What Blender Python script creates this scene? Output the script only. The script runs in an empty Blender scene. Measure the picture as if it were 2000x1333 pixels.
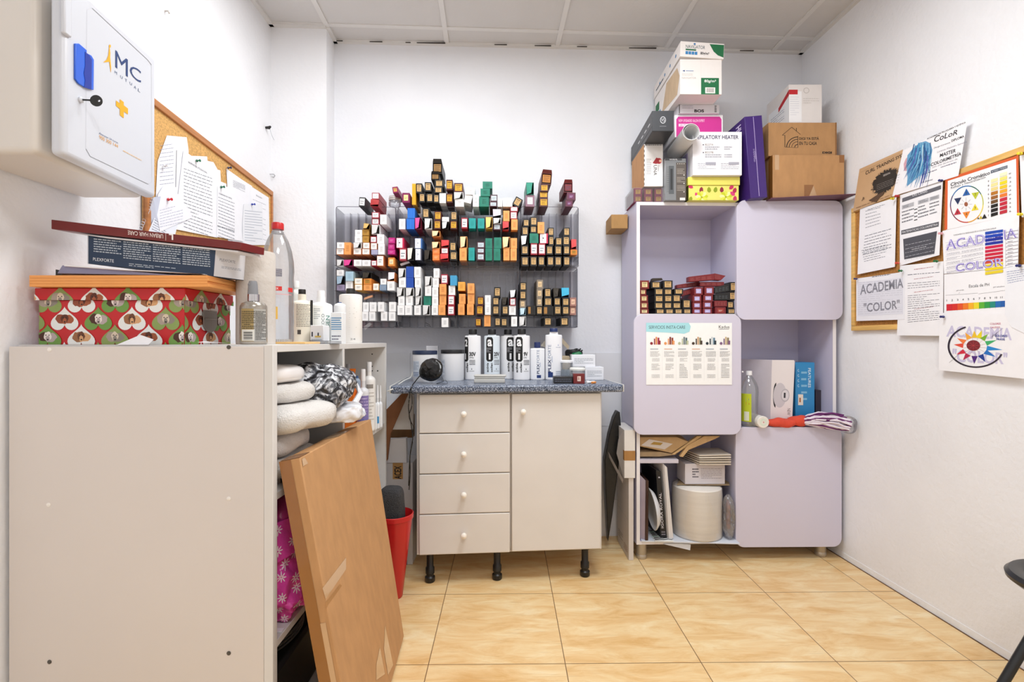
import bpy, math, random
from mathutils import Vector, Matrix, noise
random.seed(7)
SC = bpy.context.scene
COL = SC.collection
F = 962.0      # focal length in pixels of the 2000 px wide frame
EYE = 1.064    # camera height
# ---------------------------------------------------------------- camera, light, exposure
cam_d = bpy.data.cameras.new('camera'); cam = bpy.data.objects.new('camera', cam_d); COL.objects.link(cam)
cam_d.sensor_width = 36.0; cam_d.lens = F / 2000 * 36.0; cam_d.clip_start = 0.02
cam.location = (0, 0, EYE); cam.rotation_euler = (math.radians(90), 0, 0)
SC.camera = cam
SC.view_settings.view_transform = 'Standard'; SC.view_settings.look = 'None'
SC.view_settings.gamma = 1; SC.view_settings.use_curve_mapping = False
SC.view_settings.exposure = 0.0
SC.cycles.transparent_max_bounces = 24
SC.cycles.max_bounces = 10; SC.cycles.diffuse_bounces = 6
w = bpy.data.worlds.new('world'); SC.world = w; w.use_nodes = True
w.node_tree.nodes['Background'].inputs[0].default_value = (0.9, 0.95, 1, 1)
w.node_tree.nodes['Background'].inputs[1].default_value = 0.25
LIGHTS = [((0.42, 1.35, 2.628), 25.5, 0.56), ((0.30, -0.35, 2.628), 21.5, 0.56), ((-0.50, 1.80, 2.628), 9.0, 0.56)]  # third lamp is an added, unseen one that brightens the upper left wall
for (lp, e, s) in LIGHTS:
    ld = bpy.data.lights.new('ceiling_lamp_light', 'AREA'); ld.shape = 'SQUARE'; ld.size = s; ld.energy = e
    ld.color = (0.93, 0.97, 1.0)
    lo = bpy.data.objects.new('ceiling_lamp_light', ld); lo.location = lp; COL.objects.link(lo)

# ---------------------------------------------------------------- materials
def lin(h):
    h = h.lstrip('#'); h = ''.join(q*2 for q in h) if len(h) == 3 else h; c = [int(h[i:i+2], 16) / 255 for i in (0, 2, 4)]
    return [x / 12.92 if x <= .04045 else ((x + .055) / 1.055) ** 2.4 for x in c]
MATS = {}
def mat(hexc, rough=.55, metal=0.0, var=.06, scale=14, bump=0.0, bscale=120, spec=.5, coat=0, stretch=(1, 1, 1), emit=0):
    key = (hexc, rough, metal, var, scale, bump, bscale, spec, coat, stretch, emit)
    if key in MATS: return MATS[key]
    m = bpy.data.materials.new('surface_' + hexc.strip('#')); m.use_nodes = True
    nt = m.node_tree; b = nt.nodes['Principled BSDF']; c = lin(hexc)
    b.inputs['Base Color'].default_value = (*c, 1)
    b.inputs['Roughness'].default_value = rough; b.inputs['Metallic'].default_value = metal
    b.inputs['Specular IOR Level'].default_value = spec; b.inputs['Coat Weight'].default_value = coat
    if emit:
        b.inputs['Emission Color'].default_value = (*c, 1); b.inputs['Emission Strength'].default_value = emit
    if var or bump:
        tc = nt.nodes.new('ShaderNodeTexCoord'); mp = nt.nodes.new('ShaderNodeMapping')
        mp.inputs['Scale'].default_value = stretch
        nt.links.new(tc.outputs['Object'], mp.inputs[0])
    if var:
        n = nt.nodes.new('ShaderNodeTexNoise'); n.inputs['Scale'].default_value = scale; n.inputs['Detail'].default_value = 4
        nt.links.new(mp.outputs[0], n.inputs['Vector'])
        r = nt.nodes.new('ShaderNodeValToRGB')
        r.color_ramp.elements[0].position = .3; r.color_ramp.elements[1].position = .7
        r.color_ramp.elements[0].color = (*[max(0, x * (1 - var)) for x in c], 1)
        r.color_ramp.elements[1].color = (*[min(1, x * (1 + var * .6)) for x in c], 1)
        nt.links.new(n.outputs[0], r.inputs[0]); nt.links.new(r.outputs[0], b.inputs['Base Color'])
    if bump:
        n2 = nt.nodes.new('ShaderNodeTexNoise'); n2.inputs['Scale'].default_value = bscale; n2.inputs['Detail'].default_value = 5
        nt.links.new(mp.outputs[0], n2.inputs['Vector'])
        bp = nt.nodes.new('ShaderNodeBump'); bp.inputs['Strength'].default_value = bump; bp.inputs['Distance'].default_value = .004
        nt.links.new(n2.outputs[0], bp.inputs['Height']); nt.links.new(bp.outputs[0], b.inputs['Normal'])
    MATS[key] = m; return m
def ink(h): return mat(h, .6, var=0)
def paper(h='#f2f2f4'): return mat(h, .7, var=.02, scale=30, bump=.05, bscale=200)
def kraft(h='#b58a5e'): return mat(h, .8, var=.09, scale=35, bump=.15, bscale=160, stretch=(1, 1, .35))
def plas(h, r=.35): return mat(h, r, var=.02, scale=8)
def wood(h='#d8a45c'): return mat(h, .45, var=.22, scale=9, stretch=(1, 1, 9))
def metal(h='#b9b9bb', r=.3): return mat(h, r, metal=1, var=.05)
def clear(tint=(.93, .94, .96), gl=.12, haze=.04, name='clear_plastic'):
    key = ('clear', tint, gl, haze)
    if key in MATS: return MATS[key]
    m = bpy.data.materials.new(name); m.use_nodes = True; nt = m.node_tree
    for n in list(nt.nodes): nt.nodes.remove(n)
    out = nt.nodes.new('ShaderNodeOutputMaterial'); tr = nt.nodes.new('ShaderNodeBsdfTransparent'); tr.inputs[0].default_value = (*tint, 1)
    g = nt.nodes.new('ShaderNodeBsdfGlossy'); g.inputs['Roughness'].default_value = .08
    d = nt.nodes.new('ShaderNodeBsdfDiffuse'); d.inputs[0].default_value = (.75, .76, .8, 1)
    fr = nt.nodes.new('ShaderNodeFresnel'); fr.inputs[0].default_value = 1.45
    mu = nt.nodes.new('ShaderNodeMath'); mu.operation = 'MULTIPLY_ADD'; mu.inputs[1].default_value = .7; mu.inputs[2].default_value = gl * .3
    m1 = nt.nodes.new('ShaderNodeMixShader'); m2 = nt.nodes.new('ShaderNodeMixShader'); m2.inputs[0].default_value = haze
    nt.links.new(fr.outputs[0], mu.inputs[0]); nt.links.new(mu.outputs[0], m1.inputs[0])
    nt.links.new(tr.outputs[0], m1.inputs[1]); nt.links.new(g.outputs[0], m1.inputs[2])
    nt.links.new(m1.outputs[0], m2.inputs[1]); nt.links.new(d.outputs[0], m2.inputs[2]); nt.links.new(m2.outputs[0], out.inputs[0])
    MATS[key] = m; return m

# ---------------------------------------------------------------- mesh building
W = {}   # object -> its world matrix while building
def P(px, py, Y): return Vector(((px - 1000) / F * Y, Y, EYE - (py - 667) / F * Y))
def frame(o, yaw=0.0): return Matrix.Translation(Vector(o)) @ Matrix.Rotation(yaw, 4, 'Z')
class MB:
    def __init__(s): s.v = []; s.f = []; s.m = []; s.mats = []
    def mi(s, m):
        if m not in s.mats: s.mats.append(m)
        return s.mats.index(m)
    def add(s, vs, fs, m, M=None):
        k = len(s.v); i = s.mi(m)
        for v in vs:
            v = Vector(v); s.v.append(M @ v if M else v)
        for f in fs: s.f.append([k + a for a in f]); s.m.append(i)
        return s
    def box(s, a, b, m, M=None):
        x0, y0, z0 = [min(p, q) for p, q in zip(a, b)]; x1, y1, z1 = [max(p, q) for p, q in zip(a, b)]
        return s.add([(x0, y0, z0), (x1, y0, z0), (x1, y1, z0), (x0, y1, z0), (x0, y0, z1), (x1, y0, z1), (x1, y1, z1), (x0, y1, z1)],
                     [(0, 3, 2, 1), (4, 5, 6, 7), (0, 1, 5, 4), (1, 2, 6, 5), (2, 3, 7, 6), (3, 0, 4, 7)], m, M)
    def hexa(s, p, m, M=None):   # p: 4 bottom then 4 top
        return s.add(p, [(0, 3, 2, 1), (4, 5, 6, 7), (0, 1, 5, 4), (1, 2, 6, 5), (2, 3, 7, 6), (3, 0, 4, 7)], m, M)
    def prism(s, pts, off, m, M=None):   # polygon pts (3d) extruded by vector off
        n = len(pts); off = Vector(off); a = [Vector(p) for p in pts]
        fs = [tuple(range(n)), tuple(range(2 * n - 1, n - 1, -1))] + [(i, i + n, (i + 1) % n + n, (i + 1) % n) for i in range(n)]
        return s.add(a + [p + off for p in a], fs, m, M)
    def lathe(s, prof, m, M=None, n=28, sx=1, sy=1):
        vs = []; fs = []; k = len(prof)
        for (r, z) in prof:
            for i in range(n):
                a = 2 * math.pi * i / n; vs.append((r * math.cos(a) * sx, r * math.sin(a) * sy, z))
        for j in range(k - 1):
            for i in range(n):
                i2 = (i + 1) % n; fs.append((j * n + i, j * n + i2, (j + 1) * n + i2, (j + 1) * n + i))
        ring = len(prof) > 2 and abs(prof[0][0] - prof[-1][0]) < 1e-6 and abs(prof[0][1] - prof[-1][1]) < .0035 and prof[0][0] > 1e-6
        if prof[0][0] > 1e-6 and not ring: fs.append(tuple(range(n - 1, -1, -1)))
        if prof[-1][0] > 1e-6 and not ring: fs.append(tuple((k - 1) * n + i for i in range(n)))
        return s.add(vs, fs, m, M)
    def tube(s, pts, r, m, M=None, n=8):
        pts = [Vector(p) for p in pts]; vs = []; fs = []
        for i, p in enumerate(pts):
            t = (pts[min(i + 1, len(pts) - 1)] - pts[max(i - 1, 0)]).normalized()
            a = t.cross(Vector((0, 0, 1)));
            if a.length < .15: a = t.cross(Vector((1, 0, 0)))
            a.normalize(); b = t.cross(a)
            rr = r[i] if isinstance(r, (list, tuple)) else r
            for j in range(n):
                q = 2 * math.pi * j / n; vs.append(p + a * math.cos(q) * rr + b * math.sin(q) * rr)
        for i in range(len(pts) - 1):
            for j in range(n):
                j2 = (j + 1) % n; fs.append((i * n + j, i * n + j2, (i + 1) * n + j2, (i + 1) * n + j))
        fs.append(tuple(range(n - 1, -1, -1))); fs.append(tuple((len(pts) - 1) * n + j for j in range(n)))
        return s.add(vs, fs, m, M)
    def blob(s, c, r, m, M=None, amp=.06, fr=9, seed=0, n=36, k=22, e=.75, floor=None, top=None, crumple=0):
        vs = []; fs = []
        sg = lambda x, p: math.copysign(abs(x) ** p, x)
        for j in range(k + 1):
            ph = math.pi * (j / k - .5)
            for i in range(n):
                a = 2 * math.pi * i / n
                d = Vector((sg(math.cos(ph), e) * sg(math.cos(a), e), sg(math.cos(ph), e) * sg(math.sin(a), e), sg(math.sin(ph), e)))
                p = Vector((c[0] + d.x * r[0], c[1] + d.y * r[1], c[2] + d.z * r[2]))
                q = noise.noise(p * fr + Vector((seed, seed * 2.1, 0)))
                if crumple: q += crumple * (.5 - abs(noise.noise(p * fr * 2.1 + Vector((seed, 3, 1)))) * 2.2 - abs(noise.noise(p * fr * 4.3 + Vector((1, seed, 5)))) * 1.1)
                p += Vector((d.x * r[0], d.y * r[1], d.z * r[2])).normalized() * q * amp
                if floor is not None and p.z < floor: p.z = floor
                if top is not None and p.z > top: p.z = top
                vs.append(p)
        for j in range(k):
            for i in range(n):
                i2 = (i + 1) % n; fs.append((j * n + i, j * n + i2, (j + 1) * n + i2, (j + 1) * n + i))
        return s.add(vs, fs, m, M)
    def build(s, name, parent=None, M=None, bevel=0, kind=None, seg=2, loc=None):
        vs = [M @ v for v in s.v] if M else list(s.v)
        if parent is not None: inv = W[parent].inverted(); vs = [inv @ v for v in vs]; base = None
        else:
            xs = [v.x for v in vs]; ys = [v.y for v in vs]; zs = [v.z for v in vs]
            base = Vector(loc) if loc else Vector(((min(xs) + max(xs)) / 2, (min(ys) + max(ys)) / 2, min(zs)))
            vs = [v - base for v in vs]
        me = bpy.data.meshes.new(name); me.from_pydata(vs, [], s.f)
        for m in s.mats: me.materials.append(m)
        me.polygons.foreach_set('material_index', s.m)
        me.shade_smooth(); me.set_sharp_from_angle(angle=math.radians(38)); me.update()
        o = bpy.data.objects.new(name, me); COL.objects.link(o)
        if parent is not None: o.parent = parent; W[o] = W[parent]
        else: o.location = base; W[o] = Matrix.Translation(base)
        if bevel:
            b = o.modifiers.new('bevel', 'BEVEL'); b.width = bevel; b.segments = seg; b.limit_method = 'ANGLE'; b.angle_limit = math.radians(40)
        if kind: o['kind'] = kind
        return o
def tag(o, label, cat, group=None, kind=None):
    o['label'] = label; o['category'] = cat
    if group: o['group'] = group
    if kind: o['kind'] = kind
    return o
def thing(name, label, cat, loc, group=None):
    o = bpy.data.objects.new(name, None); COL.objects.link(o); o.location = loc; o.empty_display_size = .05
    W[o] = Matrix.Translation(Vector(loc)); return tag(o, label, cat, group)

# ---------------------------------------------------------------- lettering and printing on planes
_T = {}
def text_mesh(s, bold=0, shear=0):
    key = (s, bold, shear)
    if key in _T: return _T[key]
    cu = bpy.data.curves.new('t', 'FONT'); cu.body = s; cu.resolution_u = 3; cu.offset = bold; cu.shear = shear
    ob = bpy.data.objects.new('t', cu); me = ob.to_mesh()
    v = [(p.co.x, p.co.y) for p in me.vertices]; f = [tuple(p.vertices) for p in me.polygons]
    ob.to_mesh_clear(); bpy.data.objects.remove(ob); bpy.data.curves.remove(cu)
    if not v: v = [(0, 0), (1, 0), (1, 1)]; f = [(0, 1, 2)]
    x0 = min(a for a, _ in v); x1 = max(a for a, _ in v); y0 = min(b for _, b in v); y1 = max(b for _, b in v)
    v = [((a - x0) / max(x1 - x0, 1e-6), (b - y0) / max(y1 - y0, 1e-6)) for a, b in v]
    _T[key] = (v, f); return _T[key]
class Print:
    """ink on a surface: fn(u, v, w) gives the world point for print coordinates u, v in 0..1 at height w above it"""
    def __init__(s, fn, plane=None, w=.0005): s.fn = fn; s.mb = MB(); s.w = w; s.k = 0; s.plane = plane
    def lay(s): s.k += 1; return s.w + s.k * (.000012 if s.plane else .00005)
    def _q(s, q, u, v):
        a, b, c, d = q
        return tuple(a[i] * (1 - u) * (1 - v) + b[i] * u * (1 - v) + c[i] * u * v + d[i] * (1 - u) * v for i in (0, 1))
    def px(s, x, y, w):          # the point of the plane seen at photograph pixel x, y
        O, U, V, N = s.plane; d = P(x, y, 1.0) - Vector((0, 0, EYE)); o = Vector((0, 0, EYE))
        return o + d * ((O + N * w - o).dot(N) / d.dot(N))
    def pt(s, x, y, w): return s.px(x, y, w) if s.pxmode else s.fn(x, y, w)
    pxmode = False
    def strips(s, pts, w, m, step=.03):    # cut a polygon into narrow vertical strips so that it follows a curved surface
        lo = min(p[0] for p in pts); hi = max(p[0] for p in pts); n = max(1, math.ceil((hi - lo) / step))
        for i in range(n):
            o = list(pts)
            for lim, sg in ((lo + (hi - lo) * i / n, 1), (lo + (hi - lo) * (i + 1) / n, -1)):
                r = []
                for k in range(len(o)):
                    a, b = o[k], o[(k + 1) % len(o)]; ia = (a[0] - lim) * sg >= -1e-9; ib = (b[0] - lim) * sg >= -1e-9
                    if ia: r.append(a)
                    if ia != ib:
                        q = (lim - a[0]) / (b[0] - a[0]); r.append((lim, a[1] + (b[1] - a[1]) * q))
                o = r
                if not o: break
            if len(o) > 2: s.mb.add([s.pt(a, b, w) for a, b in o], [tuple(range(len(o)))], m)
    def poly(s, pts, col):
        if s.plane is None: s.strips(pts, s.lay(), ink(col) if isinstance(col, str) else col); return s
        w = s.lay(); s.mb.add([s.pt(a, b, w) for a, b in pts], [tuple(range(len(pts)))], ink(col) if isinstance(col, str) else col)
        return s
    def quad(s, q, col, n=1):
        if s.plane is None: return s.poly(q, col)
        w = s.lay(); vs = []; fs = []
        for i in range(n + 1):
            for j in (0, 1): a = s._q(q, i / n, j); vs.append(s.pt(a[0], a[1], w))
        for i in range(n): fs.append((2 * i, 2 * i + 2, 2 * i + 3, 2 * i + 1))
        s.mb.add(vs, fs, ink(col) if isinstance(col, str) else col); return s
    def rect(s, u0, v0, u1, v1, col, n=1): return s.quad([(u0, v0), (u1, v0), (u1, v1), (u0, v1)], col, n)
    def text(s, t, q, col, bold=0, shear=0, rot=0):
        if len(q) == 4 and not isinstance(q[0], (tuple, list)): u0, v0, u1, v1 = q; q = [(u0, v0), (u1, v0), (u1, v1), (u0, v1)]
        if t == '1': q = [s._q(q, .36, 0), s._q(q, .64, 0), s._q(q, .64, 1), s._q(q, .36, 1)]
        v, f = text_mesh(t, bold, shear); w = s.lay(); vs = []
        for (a, b) in v:
            if rot == 90: a, b = 1 - b, a
            if rot == -90: a, b = b, 1 - a
            if rot == 180: a, b = 1 - a, 1 - b
            c = s._q(q, a, b); vs.append(c if s.plane is None else s.pt(c[0], c[1], w))
        if s.plane is None:
            for fc in f: s.strips([vs[i] for i in fc], w, ink(col))
            return s
        s.mb.add(vs, f, ink(col)); return s
    def lines(s, q, n, col, th=.4, words=True, seed=1, curls=False):
        if not isinstance(q[0], (tuple, list)): u0, v0, u1, v1 = q; q = [(u0, v0), (u1, v0), (u1, v1), (u0, v1)]
        rnd = random.Random(seed); w = s.lay(); m = ink(col)
        for i in range(n):
            v0 = 1 - (i + .5 + th / 2) / n; v1 = 1 - (i + .5 - th / 2) / n; u = 0; end = 1 if rnd.random() < .7 else rnd.uniform(.5, 1)
            while u < end:
                l = rnd.uniform(.04, .16) if words else end
                a = min(u + l, end); c = [s._q(q, u, v0), s._q(q, a, v0), s._q(q, a, v1), s._q(q, u, v1)]
                s.mb.add([s.pt(x, y, w) for x, y in c], [(0, 1, 2, 3)], m); u = a + (.025 if words else 9)
        return s
    def disc(s, c, rx, ry, col, n=20, a0=0, a1=360, inner=0):
        w = s.lay(); vs = []; fs = []
        full = a1 - a0 >= 360
        for i in range(n + 1):
            a = math.radians(a0 + (a1 - a0) * i / n); vs.append(s.pt(c[0] + rx * math.cos(a), c[1] + ry * math.sin(a), w))
            if inner: vs.append(s.pt(c[0] + rx * inner * math.cos(a), c[1] + ry * inner * math.sin(a), w))
        if inner: fs = [(2 * i, 2 * i + 2, 2 * i + 3, 2 * i + 1) for i in range(n)]
        else: fs = [tuple(range(n + 1))] if not full else [tuple(range(n))]
        s.mb.add(vs, fs, ink(col) if isinstance(col, str) else col); return s
    def line(s, a, b, t, col):
        dx, dy = b[0] - a[0], b[1] - a[1]; L = math.hypot(dx, dy) or 1; nx, ny = -dy / L * t / 2, dx / L * t / 2
        return s.poly([(a[0] + nx, a[1] + ny), (b[0] + nx, b[1] + ny), (b[0] - nx, b[1] - ny), (a[0] - nx, a[1] - ny)], col)
    def build(s, name, parent): return s.mb.build(name, parent)
def flat(O, U, V):
    """plane helper: O corner, U and V full edge vectors"""
    O, U, V = Vector(O), Vector(U), Vector(V); N = U.cross(V).normalized()
    fn = lambda u, v, w: O + U * u + V * v + N * w
    return fn, (O, U, V, N)
def face(M, w, d, h, side):
    g = {'front': ((0, 0, 0), (w, 0, 0), (0, 0, h)), 'right': ((w, 0, 0), (0, d, 0), (0, 0, h)), 'left': ((0, d, 0), (0, -d, 0), (0, 0, h)),
         'top': ((0, 0, h), (w, 0, 0), (0, d, 0))}[side]
    R = M.to_3x3(); fn, pl = flat(M @ Vector(g[0]), R @ Vector(g[1]), R @ Vector(g[2])); return Print(fn, pl)
def crop(ox, oy, s):   # converts coordinates read in an enlarged view to photograph pixels
    return lambda *p: [(ox + a / s, oy + b / s) for a, b in p]
def carton(name, label, cat, M, w, d, h, m, group=None, bevel=.0015, parent=None):
    o = MB().box((0, 0, 0), (w, d, h), m).build(name, parent, M, bevel=bevel)
    if parent is None: tag(o, label, cat, group)
    return o
def pxbox(x0, x1, y0, y1, Y):   # frame, width and height of a box whose front face covers this pixel rectangle at depth Y
    a = P(x0, y1, Y); b = P(x1, y0, Y); return frame(a), b.x - a.x, b.z - a.z
# ================================================================ the room
RH = 2.665                                   # ceiling height
def wallY(X): return 2.669 + .0403 * X       # back wall
def rX(Y): return 1.621 - .043 * (Y - 2.423) # right wall
def lX(Y): return -1.222 - .012 * (Y - 2.5)  # left wall
YB = -1.5
def plaster(name, col, b=.35):
    m = bpy.data.materials.new(name); m.use_nodes = True; nt = m.node_tree; B = nt.nodes['Principled BSDF']
    B.inputs['Roughness'].default_value = .75; B.inputs['Specular IOR Level'].default_value = .25
    tc = nt.nodes.new('ShaderNodeTexCoord'); n = nt.nodes.new('ShaderNodeTexNoise'); n.inputs['Scale'].default_value = 55; n.inputs['Detail'].default_value = 6
    n3 = nt.nodes.new('ShaderNodeTexNoise'); n3.inputs['Scale'].default_value = 3; r = nt.nodes.new('ShaderNodeValToRGB'); c = lin(col)
    r.color_ramp.elements[0].color = (*[x * .965 for x in c], 1); r.color_ramp.elements[1].color = (*c, 1); r.color_ramp.elements[0].position = .35; r.color_ramp.elements[1].position = .6
    bp = nt.nodes.new('ShaderNodeBump'); bp.inputs['Strength'].default_value = b; bp.inputs['Distance'].default_value = .006
    nt.links.new(tc.outputs['Object'], n.inputs[0]); nt.links.new(tc.outputs['Object'], n3.inputs[0])
    nt.links.new(n3.outputs[0], r.inputs[0]); nt.links.new(r.outputs[0], B.inputs['Base Color'])
    nt.links.new(n.outputs[0], bp.inputs['Height']); nt.links.new(bp.outputs[0], B.inputs['Normal'])
    return m
MW = plaster('white_plaster', '#eeeff3'); MWB = plaster('white_plaster_back', '#e6e8ee', .25)
def floor_mat():
    m = bpy.data.materials.new('ochre_marbled_tiles'); m.use_nodes = True; nt = m.node_tree; B = nt.nodes['Principled BSDF']; L = nt.links.new
    N = lambda t: nt.nodes.new('ShaderNode' + t)
    tc = N('TexCoord'); mp = N('Mapping'); mp.inputs['Location'].default_value = (-.170, -2.073, 0)
    mp.vector_type = 'TEXTURE'; mp.inputs['Location'].default_value = (.170, 2.073, 0); mp.inputs['Rotation'].default_value = (0, 0, .012); mp.inputs['Scale'].default_value = (.45, .45, 1)
    L(tc.outputs['Object'], mp.inputs[0]); sp = N('SeparateXYZ'); L(mp.outputs[0], sp.inputs[0])
    def mth(op, a, b=None, c=None):
        n = N('Math'); n.operation = op
        for i, x in enumerate((a, b, c)):
            if x is None: continue
            if isinstance(x, (int, float)): n.inputs[i].default_value = x
            else: L(x, n.inputs[i])
        return n.outputs[0]
    ds = []
    ids = []
    for k in 'XY':
        fr = mth('FRACT', sp.outputs[k]); d = mth('MINIMUM', fr, mth('SUBTRACT', 1.0, fr)); ds.append(d); ids.append(mth('FLOOR', sp.outputs[k]))
    d = mth('MINIMUM', ds[0], ds[1]); joint = mth('LESS_THAN', d, .0032)
    cx = N('CombineXYZ'); L(ids[0], cx.inputs[0]); L(ids[1], cx.inputs[1]); wn = N('TexWhiteNoise'); wn.noise_dimensions = '3D'; L(cx.outputs[0], wn.inputs['Vector'])
    va = N('VectorMath'); va.operation = 'SCALE'; va.inputs['Scale'].default_value = 7; L(wn.outputs['Color'], va.inputs[0])
    ad = N('VectorMath'); ad.operation = 'ADD'; mp2 = N('Mapping'); mp2.inputs['Scale'].default_value = (1.4, 4.6, 1); L(tc.outputs['Object'], mp2.inputs[0])
    L(mp2.outputs[0], ad.inputs[0]); L(va.outputs[0], ad.inputs[1])
    n1 = N('TexNoise'); n1.inputs['Scale'].default_value = 3.4; n1.inputs['Detail'].default_value = 9; n1.inputs['Roughness'].default_value = .66; n1.inputs['Distortion'].default_value = .6; L(ad.outputs[0], n1.inputs[0])
    r = N('ValToRGB'); e = r.color_ramp.elements; e[0].position = .30; e[0].color = (*lin('#d6aa6c'), 1); e[1].position = .72; e[1].color = (*lin('#f0dfba'), 1)
    x = e.new(.45); x.color = (*lin('#e3c08a'), 1); x = e.new(.58); x.color = (*lin('#ead0a0'), 1)
    L(n1.outputs[0], r.inputs[0])
    n2 = N('TexNoise'); n2.inputs['Scale'].default_value = 1.3; L(tc.outputs['Object'], n2.inputs[0])
    mp3 = N('Mapping'); mp3.inputs['Scale'].default_value = (5, 22, 1); L(ad.outputs[0], mp3.inputs[0]); n4 = N('TexNoise'); n4.inputs['Scale'].default_value = 1.6; n4.inputs['Detail'].default_value = 6; L(mp3.outputs[0], n4.inputs[0])
    r4 = N('ValToRGB'); r4.color_ramp.elements[0].position = .58; r4.color_ramp.elements[0].color = (0, 0, 0, 1); r4.color_ramp.elements[1].position = .8; r4.color_ramp.elements[1].color = (.5, .5, .5, 1); L(n4.outputs[0], r4.inputs[0])
    mxv = N('MixRGB'); mxv.inputs[2].default_value = (*lin('#b98d58'), 1); L(r4.outputs[0], mxv.inputs[0]); L(r.outputs[0], mxv.inputs[1])
    mx = N('MixRGB'); mx.inputs[2].default_value = (*lin('#7a5a3a'), 1); L(joint, mx.inputs[0]); L(mxv.outputs[0], mx.inputs[1])
    L(mx.outputs[0], B.inputs['Base Color']); B.inputs['Roughness'].default_value = .33; B.inputs['Specular IOR Level'].default_value = .4
    bp = N('Bump'); bp.inputs['Strength'].default_value = .25; bp.inputs['Distance'].default_value = .002; bp.invert = True; L(joint, bp.inputs['Height']); L(bp.outputs[0], B.inputs['Normal'])
    return m
def struct(o): o['kind'] = 'structure'; return o
c_fl = [(lX(YB) - .1, YB - .1), (rX(YB) + .1, YB - .1), (rX(2.85) + .1, 2.85), (lX(2.85) - .1, 2.85)]
struct(MB().prism([(x, y, -.06) for x, y in c_fl], (0, 0, .06), floor_mat()).build('floor', loc=(0, 0, 0)))
# walls
def slabwall(name, a, b, thick, m, z0=0, z1=RH): # a->b inner face seen from the room on the right hand side of a->b
    a = Vector((*a, 0)); b = Vector((*b, 0)); n = Vector((-(b - a).y, (b - a).x, 0)).normalized() * thick
    pts = [a + Vector((0, 0, z0)), b + Vector((0, 0, z0)), b + n + Vector((0, 0, z0)), a + n + Vector((0, 0, z0))]
    return struct(MB().prism(pts, (0, 0, z1 - z0), m).build(name))
yc = wallY(rX(2.734))
slabwall('wall_back', (-1.30, wallY(-1.30)), (1.75, wallY(1.75)), .1, MWB)
slabwall('wall_right', (rX(2.85), 2.85), (rX(YB), YB), .1, MW)
slabwall('wall_left', (lX(YB), YB), (lX(2.72), 2.72), .1, MW)
slabwall('wall_front', (rX(YB) + .1, YB), (lX(YB) - .1, YB), .1, MW)
# projecting pillar in the left rear corner
pl = [(lX(2.47) - .02, 2.494), (-.944, 2.506), (-.950, wallY(-.95) + .02), (lX(2.65) - .02, wallY(-1.2) + .02)]
struct(MB().prism([(x, y, 0) for x, y in pl], (0, 0, RH), MW).build('wall_pillar'))
# painted-over wall tiles on the lower part of the back wall
MT = mat('#dfe1e6', .4, var=.03, scale=5)
tb = MB(); ux = -.945
for i in range(13):
    for j in range(5):
        x0 = ux + i * .2; z0 = j * .2 + .0; h = min(.199, 1.0)
        if x0 + .199 > 1.60: continue
        M = frame((x0, wallY(x0) - .006, z0), .0403); tb.box((0, 0, 0), (.1985, .004, .1985), MT, M)
struct(tb.build('trim_1'))
# whitish worn line along the foot of the right wall
sk = MB(); sk.prism([(rX(YB) + .001, YB, 0), (rX(2.73) + .001, 2.73, 0), (rX(2.73) - .002, 2.73, 0), (rX(YB) - .002, YB, 0)], (0, 0, .028), mat('#eef0f4', .6, bump=.5, bscale=40))
struct(sk.build('baseboard_right'))
dj = MB(); dj.prism([(rX(YB) - .002, YB, 0), (rX(2.73) - .002, 2.73, 0), (rX(2.73) - .008, 2.73, 0), (rX(YB) - .008, YB, 0)], (0, 0, .0012), mat('#6b4c30', .8, var=.4, scale=30))
struct(dj.build('trim_5'))
# suspended ceiling: tiles and T bars
MC = plaster('ceiling_tile', '#d3d1d0', .12); MG = mat('#dcdad8', .5, var=.02)
ca = .046; CM = frame((.251, 2.543, RH), ca); p = .595
cb = MB(); gb = MB()
for i in range(-4, 5):
    for j in range(-8, 2): cb.box((i * p + .004, j * p + .004, 0), ((i + 1) * p - .004, (j + 1) * p - .004, .012), MC, CM)
struct(cb.build('ceiling', M=CM if False else None))
for i in range(-4, 6): gb.box((i * p - .012, -8 * p, -.006), (i * p + .012, 2 * p, .004), MG, CM)
for j in range(-8, 2): gb.box((-4 * p, j * p - .012, -.0045), (5 * p, j * p + .012, .004), MG, CM)
struct(gb.build('trim_2'))
# wall angle around the ceiling edge
wa = MB(); cp = [(lX(YB), YB), (lX(2.49), 2.49), (-.944, 2.504), (-.95, wallY(-.95)), (1.607, wallY(1.607)), (rX(YB), YB)]
for a, b in zip(cp[:-1], cp[1:]):
    a = Vector((*a, RH)); b = Vector((*b, RH)); d = (b - a).normalized(); n = Vector((d.y, -d.x, 0)) * .02
    wa.prism([a - n * .2, b - n * .2, b + n, a + n], (0, 0, -.012), MG)
struct(wa.build('trim_3'))
# dark gap lines where the edge tiles do not meet the wall angle
gp = MB(); MK = mat('#3a332c', .9, var=0)
for (a, b) in [(652, 668), (720, 745), (790, 800), (812, 868), (965, 990), (1045, 1078), (1130, 1150), (1235, 1290), (1380, 1400), (1462, 1490)]:
    A = P(a, 90, 2.6); B_ = P(b, 90, 2.6); gp.box((A.x, wallY(A.x) - .0235, RH - .0105), (B_.x, wallY(B_.x) - .0205, RH - .008), MK)
struct(gp.build('trim_4'))
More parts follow.
